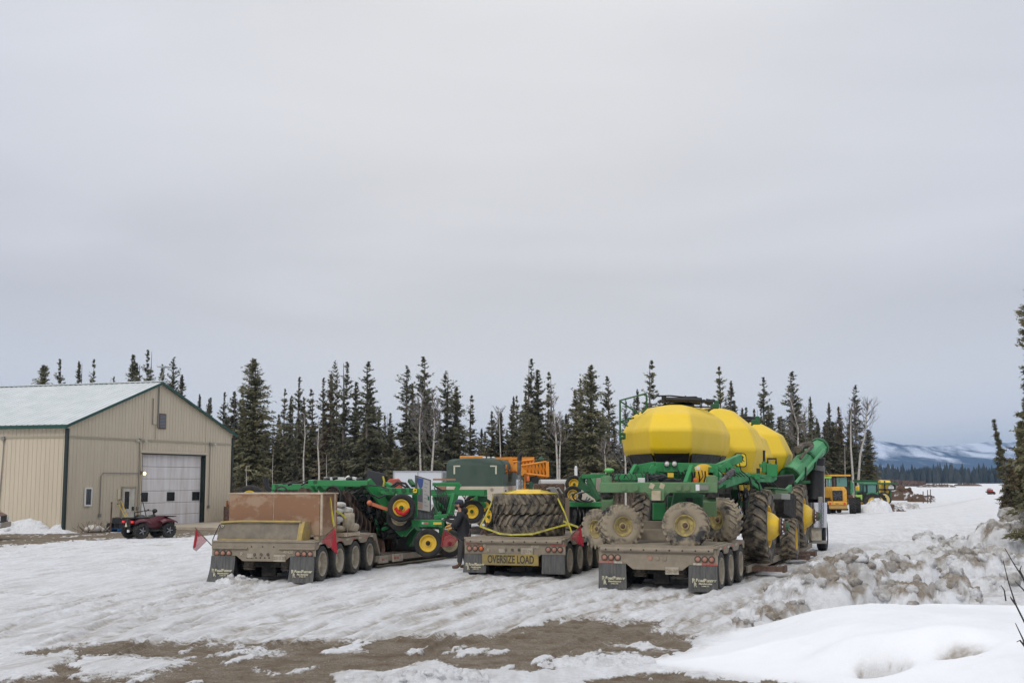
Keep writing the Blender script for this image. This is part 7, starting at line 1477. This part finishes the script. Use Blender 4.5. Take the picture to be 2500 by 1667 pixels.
b = MB(); b.box(tuple(tp(1052, 1165)), (.35, .6, .6)); b.build('battery_box', M_boxw, p, world=True, bevel=.03); b = MB(); b.box(tuple(tp(1085, 1262)), (.5, .5, .10)); b.box(tuple(tp(1110, 930)), (.15, .1, .7)); b.build('step', mat('grey step', (.25, .24, .22), .6), p, world=True, bevel=.02)
b = MB(); m = axm(tp(1150, 1180)+Vector((0, .6, 0)), AX)
vs = []; fs = []; n = 12
for i in range(n+1):
    a = math.pi*(.02+.98*i/n)
    for xx, rr in ((-.3, .66), (.16, .66), (.16, .61), (-.3, .61)): vs.append(m @ Vector((xx, rr*math.cos(a), rr*math.sin(a))))
for i in range(n):
    for k in range(4): fs.append((i*4+k, (i+1)*4+k, (i+1)*4+(k+1) % 4, i*4+(k+1) % 4))
b.add(vs, fs+[(0, 1, 2, 3), (n*4+3, n*4+2, n*4+1, n*4)]); b.box(tuple(tp(1098, 1165)+Vector((0,.35,0))), (.42, .2, .8)); b.build('fender', M_tb, p, world=True, bevel=.01)
b = MB(); b.box(tuple(tp(1118, 1060)+Vector((0,.4,0))), (.42, .26, .35)); b.build('fender_top', M_tg, p, world=True, bevel=.06)
wheel(p, tp(1158, 1190)+Vector((0.0, .45, -.02)), AX, .55, .32, .3, M_rub, M_chrome, n=32)
b = MB(); b.tube([(-2.2, 1.2, 1), (-2.2, 1.2, 2.6)], .08, 10); b.build('exhaust', M_chrome, p, smooth=50)
for s in (-.6, -2.0):
    for x in (-2.6, -.9): wheel(p, (x, s, .5), (1, 0, 0), .5, .5, .3, M_rub, M_chrome, world=False, n=26)
b = MB(); b.box((-1.75, .5, .85), (.9, 6, .25)); b.build('chassis', M_black, p)
# ================================================================ wheel loader and farm machines down the lane
def z6(x, y, Y): return W(1980+x/9.8, 1130+y/9.8, Y)
def machine(name, label, cat, x, Y, group=None): c = z6(x, 410, Y); return thing(name, label, cat, (c.x, Y, 0), 0, group)
def zb(parent, nm, m, x0, x1, y0, y1, Y, dep, bev=.04, taper=None):
    """box whose near face spans the given photo rectangle at distance Y, dep metres deep"""
    A = z6(x0, y0, Y); B = z6(x1, y1, Y); b = MB(); b.box(((A.x+B.x)/2, Y+dep/2, (A.z+B.z)/2), (abs(B.x-A.x), dep, abs(A.z-B.z))); return b.build(nm, m, parent, world=True, bevel=bev)
M_gl2 = mat('green tinted glass', (.10, .24, .21), .15, spec=.6); M_lime = mat('lime green paint', (.33, .62, .06), .4, dirt=(.3, .42, .12), damt=.3, dscale=3)
Y = 88
p = machine('wheel_loader', 'yellow wheel loader seen from behind, parked beside the lane', 'loader', 670, Y)
b = MB(); prof = [(500, 915), (500, 650), (520, 590), (545, 570), (800, 570), (822, 600), (855, 640), (870, 915)]; A = [z6(x, y, Y) for x, y in prof]
b.loft([A, [a+Vector((0, 2.3, 0)) for a in A]]); b.build('engine_hood', M_loader, p, world=True, bevel=.05)
zb(p, 'radiator_frame', M_loader, 500, 785, 640, 915, Y-.03, .1, .02)
g = zb(p, 'radiator_grille', M_black, 512, 765, 655, 905, Y-.09, .1, .03)
b = MB(); c = z6(638, 780, Y-.12)
for k in range(8): a = k*math.pi/4+.2; b.beam(c+Vector((.1*math.cos(a), 0, .1*math.sin(a))), c+Vector((.33*math.cos(a), 0, .33*math.sin(a))), .02, .08)
b.lathe([(0, .09), (.03, .06), (.03, .001)], axm(c, (0, -1, 0)), 12); b.build('fan_blade', mat('grey blade', (.06, .06, .068), .5), g, world=True)
zb(p, 'counterweight', M_loader, 405, 870, 915, 1005, Y-.3, 1.2, .06); zb(p, 'lower_bumper', mat('dirty loader yellow', (.50, .29, .07), .7, dirt=(.35, .24, .10), dscale=4), 430, 880, 1000, 1100, Y-.25, 1.0, .08)
for x in (460, 808): zb(p, 'tail_lamp', mat('red tail lamp', (.7, .04, .01), .3), x-25, x+25, 940, 995, Y-.34, .08, .01); zb(p, 'tail_lamp', M_amber, x-22, x+22, 942, 962, Y-.36, .04, .01)
zb(p, 'number_plate', M_rust, 590, 670, 963, 978, Y-.32, .03, 0)
cabY = Y+1.6
for x0, x1 in ((505, 535), (585, 605), (870, 890), (915, 945)): zb(p, 'cab_post', M_black, x0, x1, 320, 620, cabY, .12, 0)
zb(p, 'cab_rear_window', M_gl2, 610, 868, 340, 575, cabY+.03, .05, .02); zb(p, 'cab_side_window', mat('brown glass', (.10, .07, .06), .2), 540, 585, 350, 565, cabY+.03, .05, 0)
zb(p, 'cab_roof', M_loader, 455, 955, 278, 318, cabY-.2, 1.7, .04); zb(p, 'cab_body', M_black, 500, 945, 560, 760, cabY+.02, 1.4, .04); b = MB(); b.ball(z6(715, 500, cabY+.5), (.34, .2, .3), 12, 8); b.build('seat', M_black, p, world=True, smooth=60)
zb(p, 'wiper', M_black, 672, 680, 345, 470, cabY-.02, .02, 0)
for x, Yw, r_ in ((1000, Y+.4, .60), (1118, Y+2.6, .60)):
    c = z6(x, 1205, Yw); c.z = r_-.02; wheel(p, c, (1, -.25, 0), r_, .46, .32, M_rub, M_yel, lugs=18, lugh=.05, n=32, dish=.1)
for x, Yw, r_ in ((390, Y+.4, .60), (520, Y+2.6, .60)):
    c = z6(x, 1205, Yw); c.z = r_-.02; wheel(p, c, (-1, .25, 0), r_, .46, .32, M_rub, M_yel, lugs=18, lugh=.05, n=28)
zb(p, 'axle', M_under, 450, 900, 1085, 1130, Y+.5, .5, .05); zb(p, 'differential', M_under, 640, 740, 1100, 1190, Y+.5, .5, .1)
zb(p, 'fender', M_rust, 880, 1010, 770, 860, Y+.5, 1.0, .06); zb(p, 'fender', M_loader, 960, 1030, 780, 840, Y+2.2, .6, .06)
# lime green combine like machine
Y = 98; p = machine('harvester', 'lime green harvester with tall cab half hidden behind the loader', 'harvester', 300, Y)
zb(p, 'roof', M_lime, 175, 500, 298, 375, Y-.1, 2.2, .08); zb(p, 'cab_glass', M_glass, 185, 370, 375, 590, Y+.05, 1.5, .03); zb(p, 'cab_glass', M_gl2, 378, 500, 375, 600, Y+.05, 1.5, .03)
for x in (185, 238, 370, 440): zb(p, 'cab_post', M_white if x > 200 else M_lime, x, x+14, 375, 600, Y, .1, 0)
zb(p, 'door', M_black, 250, 360, 410, 700, Y-.04, .08, .02); zb(p, 'body', M_lime, 190, 262, 595, 740, Y-.05, 1.6, .1); zb(p, 'body', M_lime, 375, 500, 595, 740, Y-.05, 2.4, .1); zb(p, 'steps', mat('blue grey', (.15, .2, .26), .5), 245, 365, 690, 770, Y-.1, .6, .02)
b = MB(); b.add([z6(270, 790, Y-.1), z6(480, 790, Y-.1), z6(480, 880, Y-.1), z6(330, 900, Y-.1), z6(270, 790, Y+.6), z6(480, 790, Y+.6), z6(480, 880, Y+.6), z6(330, 900, Y+.6)], [(0, 3, 2, 1), (4, 5, 6, 7), (0, 1, 5, 4), (1, 2, 6, 5), (2, 3, 7, 6), (3, 0, 4, 7)]); b.build('chute', M_lime, p, world=True, bevel=.03)
zb(p, 'lower_panel', M_yel, 370, 470, 745, 790, Y, .8, .03)
b = MB(); b.add([z6(1030, 770, Y-4), z6(1225, 755, Y-4), z6(1225, 900, Y-4), z6(1190, 860, Y-4), z6(1030, 770, Y-2), z6(1225, 755, Y-2), z6(1225, 900, Y-2), z6(1190, 860, Y-2)], [(0, 3, 2, 1), (4, 5, 6, 7), (0, 1, 5, 4), (1, 2, 6, 5), (2, 3, 7, 6), (3, 0, 4, 7)]); b.build('header', M_lime, p, world=True, bevel=.03)
for x in (290, 480): c = z6(x, 900, Y+.4); c.z = .62; wheel(p, c, (1 if x > 300 else -1, -.2, 0), .64, .4, .32, M_rub, M_yel, lugs=16, n=26)
b = MB(); b.tube([z6(360, 180, Y+1), z6(430, 300, Y+1)], .03, 5); b.build('aerial', M_dust, p, world=True)
# boom sprayer
Y = 112; p = machine('field_sprayer', 'green field sprayer with yellow tank and tall cream wheel', 'sprayer', 1750, Y)
b = MB(); b.tube([z6(1640, 560, Y+.6), z6(1650, 560, Y+.6), z6(1870, 575, Y+.6)], .62, 14); b.build('tank', M_yel, p, world=True, smooth=50); b = MB(); b.box(tuple(z6(1765, 570, Y-.1)), (.1, .1, 1.1)); b.box(tuple(z6(1700, 635, Y-.1)), (2.2, .1, .14)); b.build('tank_strap', M_black, p, world=True)
zb(p, 'tank_sump', M_yel, 1800, 1875, 630, 700, Y, .8, .1); zb(p, 'boom', M_greenk, 1040, 1570, 400, 440, Y-1, .5, .02); zb(p, 'boom', M_greenk, 1050, 1600, 452, 470, Y-1.2, .4, .02); zb(p, 'boom', M_greenk, 1600, 2060, 470, 505, Y-.4, .4, .02)
b = MB()
for k in range(22): b.beam(z6(1050+k*24, 402, Y-1), z6(1062+k*24+12, 468, Y-1.1), .05, .05)
b.build('boom_lattice', M_greenk, p, world=True)
zb(p, 'pump_unit', M_under, 1880, 2040, 510, 650, Y, 1.0, .15); zb(p, 'rear_frame', M_greenk, 1880, 1930, 620, 900, Y, .4, .03); zb(p, 'hood', M_greenk, 1850, 2000, 465, 540, Y+.2, .8, .1); b = MB(); b.lathe([(0, .28), (.1, .26), (.1, .001)], axm(z6(1910, 590, Y-.02), (0, -1, 0)), 16); b.build('reel', M_white, p, world=True)
c = z6(1730, 840, Y-.5); c.z = .66; wheel(p, c, (-.25, -1, 0), .68, .3, .52, M_rub, mat('cream rim', (.62, .50, .20), .5), n=40, bolts=10, dish=.05, hubmat=M_under); c2 = c+Vector((.6, 1.8, 0)); wheel(p, c2, (-.25, -1, 0), .68, .3, .52, M_rub, mat('cream rim', (0, 0, 0)), n=32)
zb(p, 'second_tank', M_yel, 1115, 1240, 540, 720, Y+.5, 1.0, .2); zb(p, 'mast', M_green, 950, 1000, 430, 740, Y-2, .5, .04); zb(p, 'mast_glass', M_gl2, 990, 1030, 470, 700, Y-2, .4, .02)
# green tractor with cab
Y = 99; p = machine('green_tractor', 'green cab tractor behind the white snow heap', 'tractor', 1420, Y)
zb(p, 'roof', mat('green roof', (.05, .2, .10), .4), 1255, 1590, 462, 520, Y-.1, 1.6, .1); zb(p, 'cab_glass', M_gl2, 1255, 1330, 520, 690, Y+.1, 1.2, .02); zb(p, 'cab_glass', M_gl2, 1350, 1560, 520, 715, Y, 1.3, .02)
for x in (1240, 1325, 1565, 1605): zb(p, 'cab_post', M_black if x != 1605 else M_greenk, x, x+24, 515, 720, Y-.05, .12, 0)
zb(p, 'fender', M_green, 1330, 1620, 715, 770, Y-.15, 1.2, .08); zb(p, 'body', M_black, 1235, 1345, 700, 900, Y, 1.6, .05); zb(p, 'hood', M_green, 1160, 1240, 660, 760, Y+1.5, 1.5, .1)
c = z6(1465, 890, Y-.1); c.z = .68; wheel(p, c, (-.1, -1, 0), .70, .4, .34, M_rub, M_yel, lugs=18, n=32); c = z6(1620, 890, Y+.9); c.z = .68; wheel(p, c, (.3, -1, 0), .70, .35, .34, M_rub, M_yel, lugs=18, n=28)
c = z6(1200, 900, Y+2.5); c.z = .43; wheel(p, c, (-.1, -1, 0), .44, .3, .22, M_rub, M_yel, lugs=14, n=26)
# tiny red machine and debris strip far on the field
p = thing('red_machine', 'tiny red machine standing far out on the snowy field', 'machine', (W(2419, 1172, 210).x, 210, 0)); Yf = 210
def fz(x, y): return W(x, y, Yf)
for nm, m, x0, x1, y0, y1 in (('body', mat('far red', (.38, .05, .035), .5), 2414, 2425, 1194, 1200), ('deck', M_under, 2411, 2428, 1199, 1202), ('cab', mat('far pale', (.4, .4, .4), .5), 2416, 2421, 1191, 1195)):
    A, B = fz(x0, y0), fz(x1, y1); b = MB(); b.box(((A.x+B.x)/2, Yf+.5, (A.z+B.z)/2), (B.x-A.x, 1, A.z-B.z)); b.build(nm, m, p, world=True, bevel=.05)
for x in (2413, 2419, 2426): wheel(p, (fz(x, 1200).x, Yf-.1, .22), (0, -1, 0), .24, .3, .14, M_rub, M_rust, n=14)
for x, y in ((2252, 1195), (2263, 1193), (2270, 1192)):
    q = thing('fence_post', 'thin wooden post standing in the far snow field', 'post', (W(x, 1172, 130).x, 130, 0), 0, 'posts in the far snow field'); b = MB(); h = (1203-y+10)*130/3000; b.tube([(0, 0, -.1), (.03, 0, h*1.6)], .05, 5); b.beam((0, 0, .7), (.35, 0, .2), .05, .05); b.build('post', M_rust, q)
for k, (x0, x1, y, D, lab) in enumerate([(2330, 2395, 1178, 520, 'long thin strip of brush and soil far across the field, right one'), (2240, 2330, 1180, 430, 'brown strip of soil heaps far across the field, left one')]):
    rs_ = np.random.RandomState(k); n = 50; u = np.linspace(0, 1, n); X0, X1 = W(x0, 1172, D).x, W(x1, 1172, D).x
    b = MB(); rings = []
    for i in range(n): h = .35+1.1*(math.sin(u[i]*math.pi)**.5)*rs_.uniform(.4, 1); x = X0+(X1-X0)*u[i]; rings.append([(x, D-2, -.1), (x, D-.6, h*.8), (x, D+.5, h), (x, D+2, -.1)])
    b.loft(rings); o = b.build('soil_strip', M_soil if k else M_brush); tag(o, lab, 'soil heap')
# ================================================================ quad bike
M_mar = mat('maroon metallic', (.085, .008, .016), .3, dirt=(.13, .06, .06), damt=.2, dscale=3)
def quad_bike():
    Y = 51.5; c = W(367, 1172, Y); p = thing('quad_bike', 'maroon quad bike with red tail lamps in front of the white shop door', 'quad bike', (c.x, Y, 0), 42)
    rw = .33
    for x, y, s in ((-.43, -.62, -1), (.43, -.62, 1), (-.43, .66, -1), (.43, .66, 1)):
        w_ = .28 if y < 0 else .24; o = wheel(p, (x, y, rw), (s, 0, 0), rw, w_, .17, M_rub, M_black, world=False, lugs=16, lugh=.03, n=28, bolts=4, dish=.04); m = axm((x, y, rw), (s, 0, 0)); b = MB()
        for k in range(5): a = k*1.2566; b.beam(m @ Vector((w_*.36, .02, .0)), m @ Vector((w_*.36, .15*math.cos(a), .15*math.sin(a))), .02, .035)
        b.build('spoke', mat('machined spoke', (.3, .3, .32), .3, .8), o)
    def fender(y0, s, nm):
        b = MB(); rings = []
        for i in range(9):
            f = i/8; yy = y0+(-.36+.72*f); zz = .60+.17*math.sin(math.pi*min(1, max(0, .15+.7*f))); rings.append([(s*.22, yy, zz+.05), (s*.40, yy, zz+.05), (s*.58, yy, zz-.0), (s*.60, yy, zz-.06), (s*.57, yy, zz-.05), (s*.4, yy, zz), (s*.22, yy, zz)])
        return b.loft(rings).build(nm, M_mar, p, smooth=50)
    for s in (-1, 1): fender(-.60, s, 'rear_fender'); fender(.64, s, 'front_fender')
    b = MB(); b.loft([[(-.25, y, z0), (-.29, y, (z0+z1)/2), (-.2, y, z1), (.2, y, z1), (.29, y, (z0+z1)/2), (.25, y, z0)] for y, z0, z1 in ((-.95, .62, .78), (-.6, .5, .82), (-.1, .42, .82), (.25, .4, .92), (.55, .45, .93), (.98, .55, .78))]); b.build('body', M_mar, p, smooth=35)
    b = MB(); b.loft([[(-.16, y, z-.08), (-.19, y, z), (-.1, y, z+.05), (.1, y, z+.05), (.19, y, z), (.16, y, z-.08)] for y, z in ((-.62, .86), (-.3, .87), (.0, .86), (.2, .93))]); b.build('seat', M_black, p, smooth=50)
    for yy, L_, z in ((-.78, .42, .86), (.80, .42, .90)):
        b = MB()
        for k in range(5): x = -.38+.19*k; b.tube([(x, yy-L_/2, z), (x, yy+L_/2, z)], .014, 6)
        b.tube([(-.44, yy-L_/2, z), (.44, yy-L_/2, z), (.44, yy+L_/2, z), (-.44, yy+L_/2, z), (-.44, yy-L_/2, z)], .018, 6); b.box((0, yy, z-.02), (.7, L_*.9, .02)); b.build('rack', M_black, p, smooth=50)
    b = MB(); b.tube([(0, .25, .85), (0, .20, 1.1)], .04, 8); b.tube([(-.40, .02, 1.13), (-.2, .16, 1.14), (0, .2, 1.12), (.2, .16, 1.14), (.40, .02, 1.13)], .016, 7); b.ball((0, .26, 1.13), (.13, .10, .09), 12, 8); b.tube([(-.42, .0, 1.13), (-.30, .08, 1.135)], .026, 8); b.tube([(.42, .0, 1.13), (.30, .08, 1.135)], .026, 8); b.box((-.25, .1, 1.17), (.06, .04, .06)); b.box((.25, .1, 1.17), (.06, .04, .06)); b.build('handlebar', M_black, p, smooth=50)
    for s in (-1, 1): b = MB(); b.box((s*.34, -.985, .70), (.19, .04, .09)); b.build('tail_lamp', mat('bright red lamp', (.75, .02, .02), .3, emit=((1, .03, .03), .25)), p, bevel=.02)
    b = MB(); b.box((0, -.95, .62), (.36, .06, .28)); b.box((0, -.5, .38), (.25, .9, .16)); b.box((0, .3, .35), (.5, .9, .1)); b.box((.0, .1, .45), (.34, .7, .2)); b.beam((-.4, -.62, .33), (.4, -.62, .33), .07, .07); b.beam((-.4, .66, .33), (.4, .66, .33), .06, .06); b.box((.42, .05, .33), (.26, .6, .05)); b.box((-.42, .05, .33), (.26, .6, .05)); b.box((0, 1.02, .62), (.6, .06, .2)); b.build('chassis', M_under, p, bevel=.02)
    b = MB(); b.add([(-.19, -1.0, .50), (-.02, -1.0, .50), (-.105, -1.0, .68), (-.19, -.985, .50), (-.02, -.985, .50), (-.105, -.985, .68)], [(0, 1, 2), (5, 4, 3), (0, 3, 4, 1), (1, 4, 5, 2), (2, 5, 3, 0)]); b.build('triangle_sign', mat('cream triangle', (.6, .52, .42), .5), p)
    b = MB(); b.box((.08, -.99, .33), (.12, .05, .1)); b.build('hitch', M_white, p)
quad_bike()
# ================================================================ red pickup at the left edge
def pickup():
    Y = 50.5; c = W(12, 1172, Y); p = thing('pickup_truck', 'dark red pickup cut by the left edge of the photo', 'pickup', (c.x, Y, 0), 80); M_pr = mat('dark red paint', (.10, .014, .012), .35, dirt=(.2, .15, .12), damt=.35, dscale=2)
    # nose points to +Y local (to the right); origin at the nose tip
    b = MB(); prof = [(0, .45), (0, .95), (-.25, 1.08), (-1.25, 1.15), (-1.6, 1.2), (-5.2, 1.2), (-5.3, .5)]; w_ = 1.92
    b.loft([[(x, y, z) for y, z in prof] for x in (-w_/2, -w_/2+.08, w_/2-.08, w_/2)]); b.build('body', M_pr, p, bevel=.06)
    b = MB(); pr = [(-1.45, 1.18), (-2.1, 1.8), (-3.5, 1.82), (-3.75, 1.2)]; b.loft([[(x, y, z) for y, z in pr] for x in (-.82, .82)]); b.build('cab', M_pr, p, bevel=.05)
    b = MB(); pr = [(-1.6, 1.24), (-2.13, 1.74), (-3.4, 1.76), (-3.6, 1.24)]; b.loft([[(x, y, z) for y, z in pr] for x in (-.84, .84)]); b.build('window', M_glass, p)
    for y in (-1.0, -4.3):
        for s in (-1, 1): wheel(p, (s*.86, y, .42), (s, 0, 0), .42, .28, .24, M_rub, M_chrome, world=False, n=30)
    b = MB(); b.box((0, .06, .6), (1.9, .14, .22)); b.build('bumper', M_chrome, p, bevel=.04)
    for s in (-1, 1): b = MB(); b.box((s*.72, .01, .85), (.36, .05, .2)); b.build('headlight', M_white, p, bevel=.02)
    b = MB(); b.box((0, .012, .84), (1.0, .04, .24)); b.build('grille', M_black, p)
pickup()
# ================================================================ the man in black
def skin_obj(name, verts, edges, radii, m, parent, root=0, sub=2):
    me = bpy.data.meshes.new(name); me.from_pydata(verts, edges, []); o = bpy.data.objects.new(name, me); COL.objects.link(o)
    sk = o.modifiers.new('skin', 'SKIN'); sk.use_smooth_shade = True
    for i, r_ in enumerate(radii):
        v = me.skin_vertices[0].data[i]; v.radius = r_ if isinstance(r_, tuple) else (r_, r_)
    me.skin_vertices[0].data[root].use_root = True
    s = o.modifiers.new('sub', 'SUBSURF'); s.levels = sub; s.render_levels = sub
    bpy.context.view_layer.update(); dg = bpy.context.evaluated_depsgraph_get(); nm = bpy.data.meshes.new_from_object(o.evaluated_get(dg)); nm.name = name
    bpy.data.objects.remove(o); nm.materials.clear(); nm.materials.append(m); o = bpy.data.objects.new(name, nm); COL.objects.link(o); o.parent = parent; return o
def person():
    # faces -X in the world (to the left); local +Y is the facing direction
    c = W(1134, 1172, 33.4); p = thing('person', 'bearded man in black hooded coat, dark cap and yellow gloves working on the harrow', 'person', (c.x, 33.4, ground_z(c.x, 33.4)), -78)
    M_coat = mat('black coat', (.016, .0165, .020), .8, bump=.4, bscale=9); M_trou = mat('dark work trousers', (.05, .045, .045), .85, bump=.3, bscale=9); M_boot = mat('brown boot', (.10, .055, .03), .7); M_glove = mat('yellow glove', (.70, .38, .02), .7); M_cap = mat('dark blue cap', (.035, .045, .07), .8); M_hair = mat('dark beard', (.025, .015, .012), .9)
    V = [(0, 0, .95), (0, .02, 1.15), (0, .05, 1.36), (0, .09, 1.50), (0, .13, 1.60), (0, .16, 1.70), (0, .15, 1.78),
         (.20, .06, 1.43), (.26, .16, 1.20), (.20, .38, 1.10), (-.20, .06, 1.43), (-.26, .14, 1.18), (-.17, .36, 1.16),
         (.10, 0, .88), (.12, .03, .50), (.13, -.04, .10), (-.10, 0, .88), (-.14, .06, .50), (-.15, .10, .10)]
    E = [(0, 1), (1, 2), (2, 3), (3, 4), (4, 5), (5, 6), (2, 7), (7, 8), (8, 9), (2, 10), (10, 11), (11, 12), (0, 13), (13, 14), (14, 15), (0, 16), (16, 17), (17, 18)]
    r_ = [(.15, .11), (.14, .11), (.16, .11), (.06, .06), (.055, .055), (.075, .095), (.072, .09), .065, .05, .035, .065, .05, .035, .09, .06, .04, .09, .06, .04]
    body = skin_obj('body', V, E, r_, M_skin, p)
    # coat: torso, skirts, sleeves
    skin_obj('coat', [(0, -.01, .78), (0, 0, .98), (0, .03, 1.22), (0, .06, 1.42), (0, .08, 1.52), (.21, .06, 1.43), (.28, .15, 1.20), (.22, .33, 1.10), (-.21, .06, 1.43), (-.28, .13, 1.18), (-.19, .31, 1.15)],
             [(0, 1), (1, 2), (2, 3), (3, 4), (3, 5), (5, 6), (6, 7), (3, 8), (8, 9), (9, 10)], [(.23, .18), (.225, .18), (.22, .175), (.19, .15), (.10, .10), .10, .088, .065, .10, .088, .065], M_coat, p, 1)
    skin_obj('hood', [(-.10, .0, 1.55), (0, -.04, 1.56), (.10, .0, 1.55)], [(0, 1), (1, 2)], [.07, .10, .07], M_coat, p, 1)
    skin_obj('trousers', [(0, 0, .90), (.10, 0, .84), (.12, .03, .50), (.13, -.03, .14), (-.10, 0, .84), (-.14, .06, .50), (-.15, .09, .14)], [(0, 1), (1, 2), (2, 3), (0, 4), (4, 5), (5, 6)], [(.15, .12), .11, .085, .075, .11, .085, .075], M_trou, p)
    for s, x, y in (('r', .13, -.05), ('l', -.15, .10)):
        skin_obj('boot', [(x, y-.03, .20), (x, y-.02, .08), (x, y+.10, .055), (x, y+.20, .045)], [(0, 1), (1, 2), (2, 3)], [.062, .06, .052, .042], M_boot, p, 1)
    # gloved hands: palm, four fingers and thumb each, closed on a chain
    for hx, hy, hz, s in ((.19, .40, 1.07, 1), (-.16, .39, 1.14, -1)):
        vs = [(hx, hy-.06, hz+.015), (hx-s*.01, hy, hz), (hx-s*.015, hy+.045, hz-.01)]; es = [(0, 1), (1, 2)]; rr = [.036, (.042, .028), (.042, .024)]
        for k, (dx, ln) in enumerate(((-.030, .072), (-.010, .082), (.011, .076), (.031, .060))):
            b0 = len(vs); vs += [(hx-s*.015+dx, hy+.045+ln*.45, hz-.018-.004*k), (hx-s*.015+dx*.9, hy+.045+ln*.75, hz-.050-.004*k), (hx-s*.02+dx*.8, hy+.045+ln*.55, hz-.078)]; es += [(2, b0), (b0, b0+1), (b0+1, b0+2)]; rr += [.0125, .0115, .010]
        b0 = len(vs); vs += [(hx-s*.055, hy+.015, hz-.012), (hx-s*.060, hy+.055, hz-.035)]; es += [(1, b0), (b0, b0+1)]; rr += [.015, .012]
        skin_obj('glove', vs, es, rr, M_glove, p, 1)
    # head details
    b = MB(); b.ball((0, .14, 1.775), (.105, .125, .085), 16, 9); b.build('cap', M_cap, p, smooth=60); b = MB(); b.box((0, .285, 1.752), (.15, .12, .014)); b.build('cap_brim', M_cap, p, bevel=.006)
    b = MB(); b.ball((0, .205, 1.625), (.072, .065, .055), 12, 8); b.build('beard', M_hair, p, smooth=60); b = MB(); b.ball((0, .08, 1.70), (.095, .075, .09), 12, 8); b.build('hair', M_hair, p, smooth=60)
    b = MB(); b.loft([[(-.012, .252, 1.715), (.012, .252, 1.715), (0, .245, 1.73)], [(-.018, .282, 1.675), (.018, .282, 1.675), (0, .288, 1.69)], [(-.014, .255, 1.662), (.014, .255, 1.662), (0, .26, 1.665)]]); b.build('nose', M_skin, p, smooth=60)
    for s in (-1, 1):
        b = MB(); b.ball((s*.036, .248, 1.705), (.014, .010, .009), 8, 6); b.build('eye', mat('eye white', (.5, .48, .45), .3), p, smooth=60); b = MB(); b.ball((s*.036, .257, 1.705), .006, 6, 5); b.build('pupil', M_black, p)
        b = MB(); b.ball((s*.098, .14, 1.69), (.012, .025, .035), 8, 6); b.build('ear', M_skin, p, smooth=60)
    b = MB(); b.box((0, .262, 1.640), (.05, .008, .010)); b.build('mouth', mat('lips', (.3, .11, .09), .6), p)
    b = MB(); b.ball((.12, .235, 1.36), (.015, .008, .02), 8, 5); b.build('badge', M_white, p)
person()
strap('tie_chain', 'dark chain the man is tightening on the harrow', [W(1103, 1292, 33.3), W(1108, 1280, 33.4), W(1112, 1262, 33.8), W(1104, 1246, 34.2)], .03, M_black, group=None)
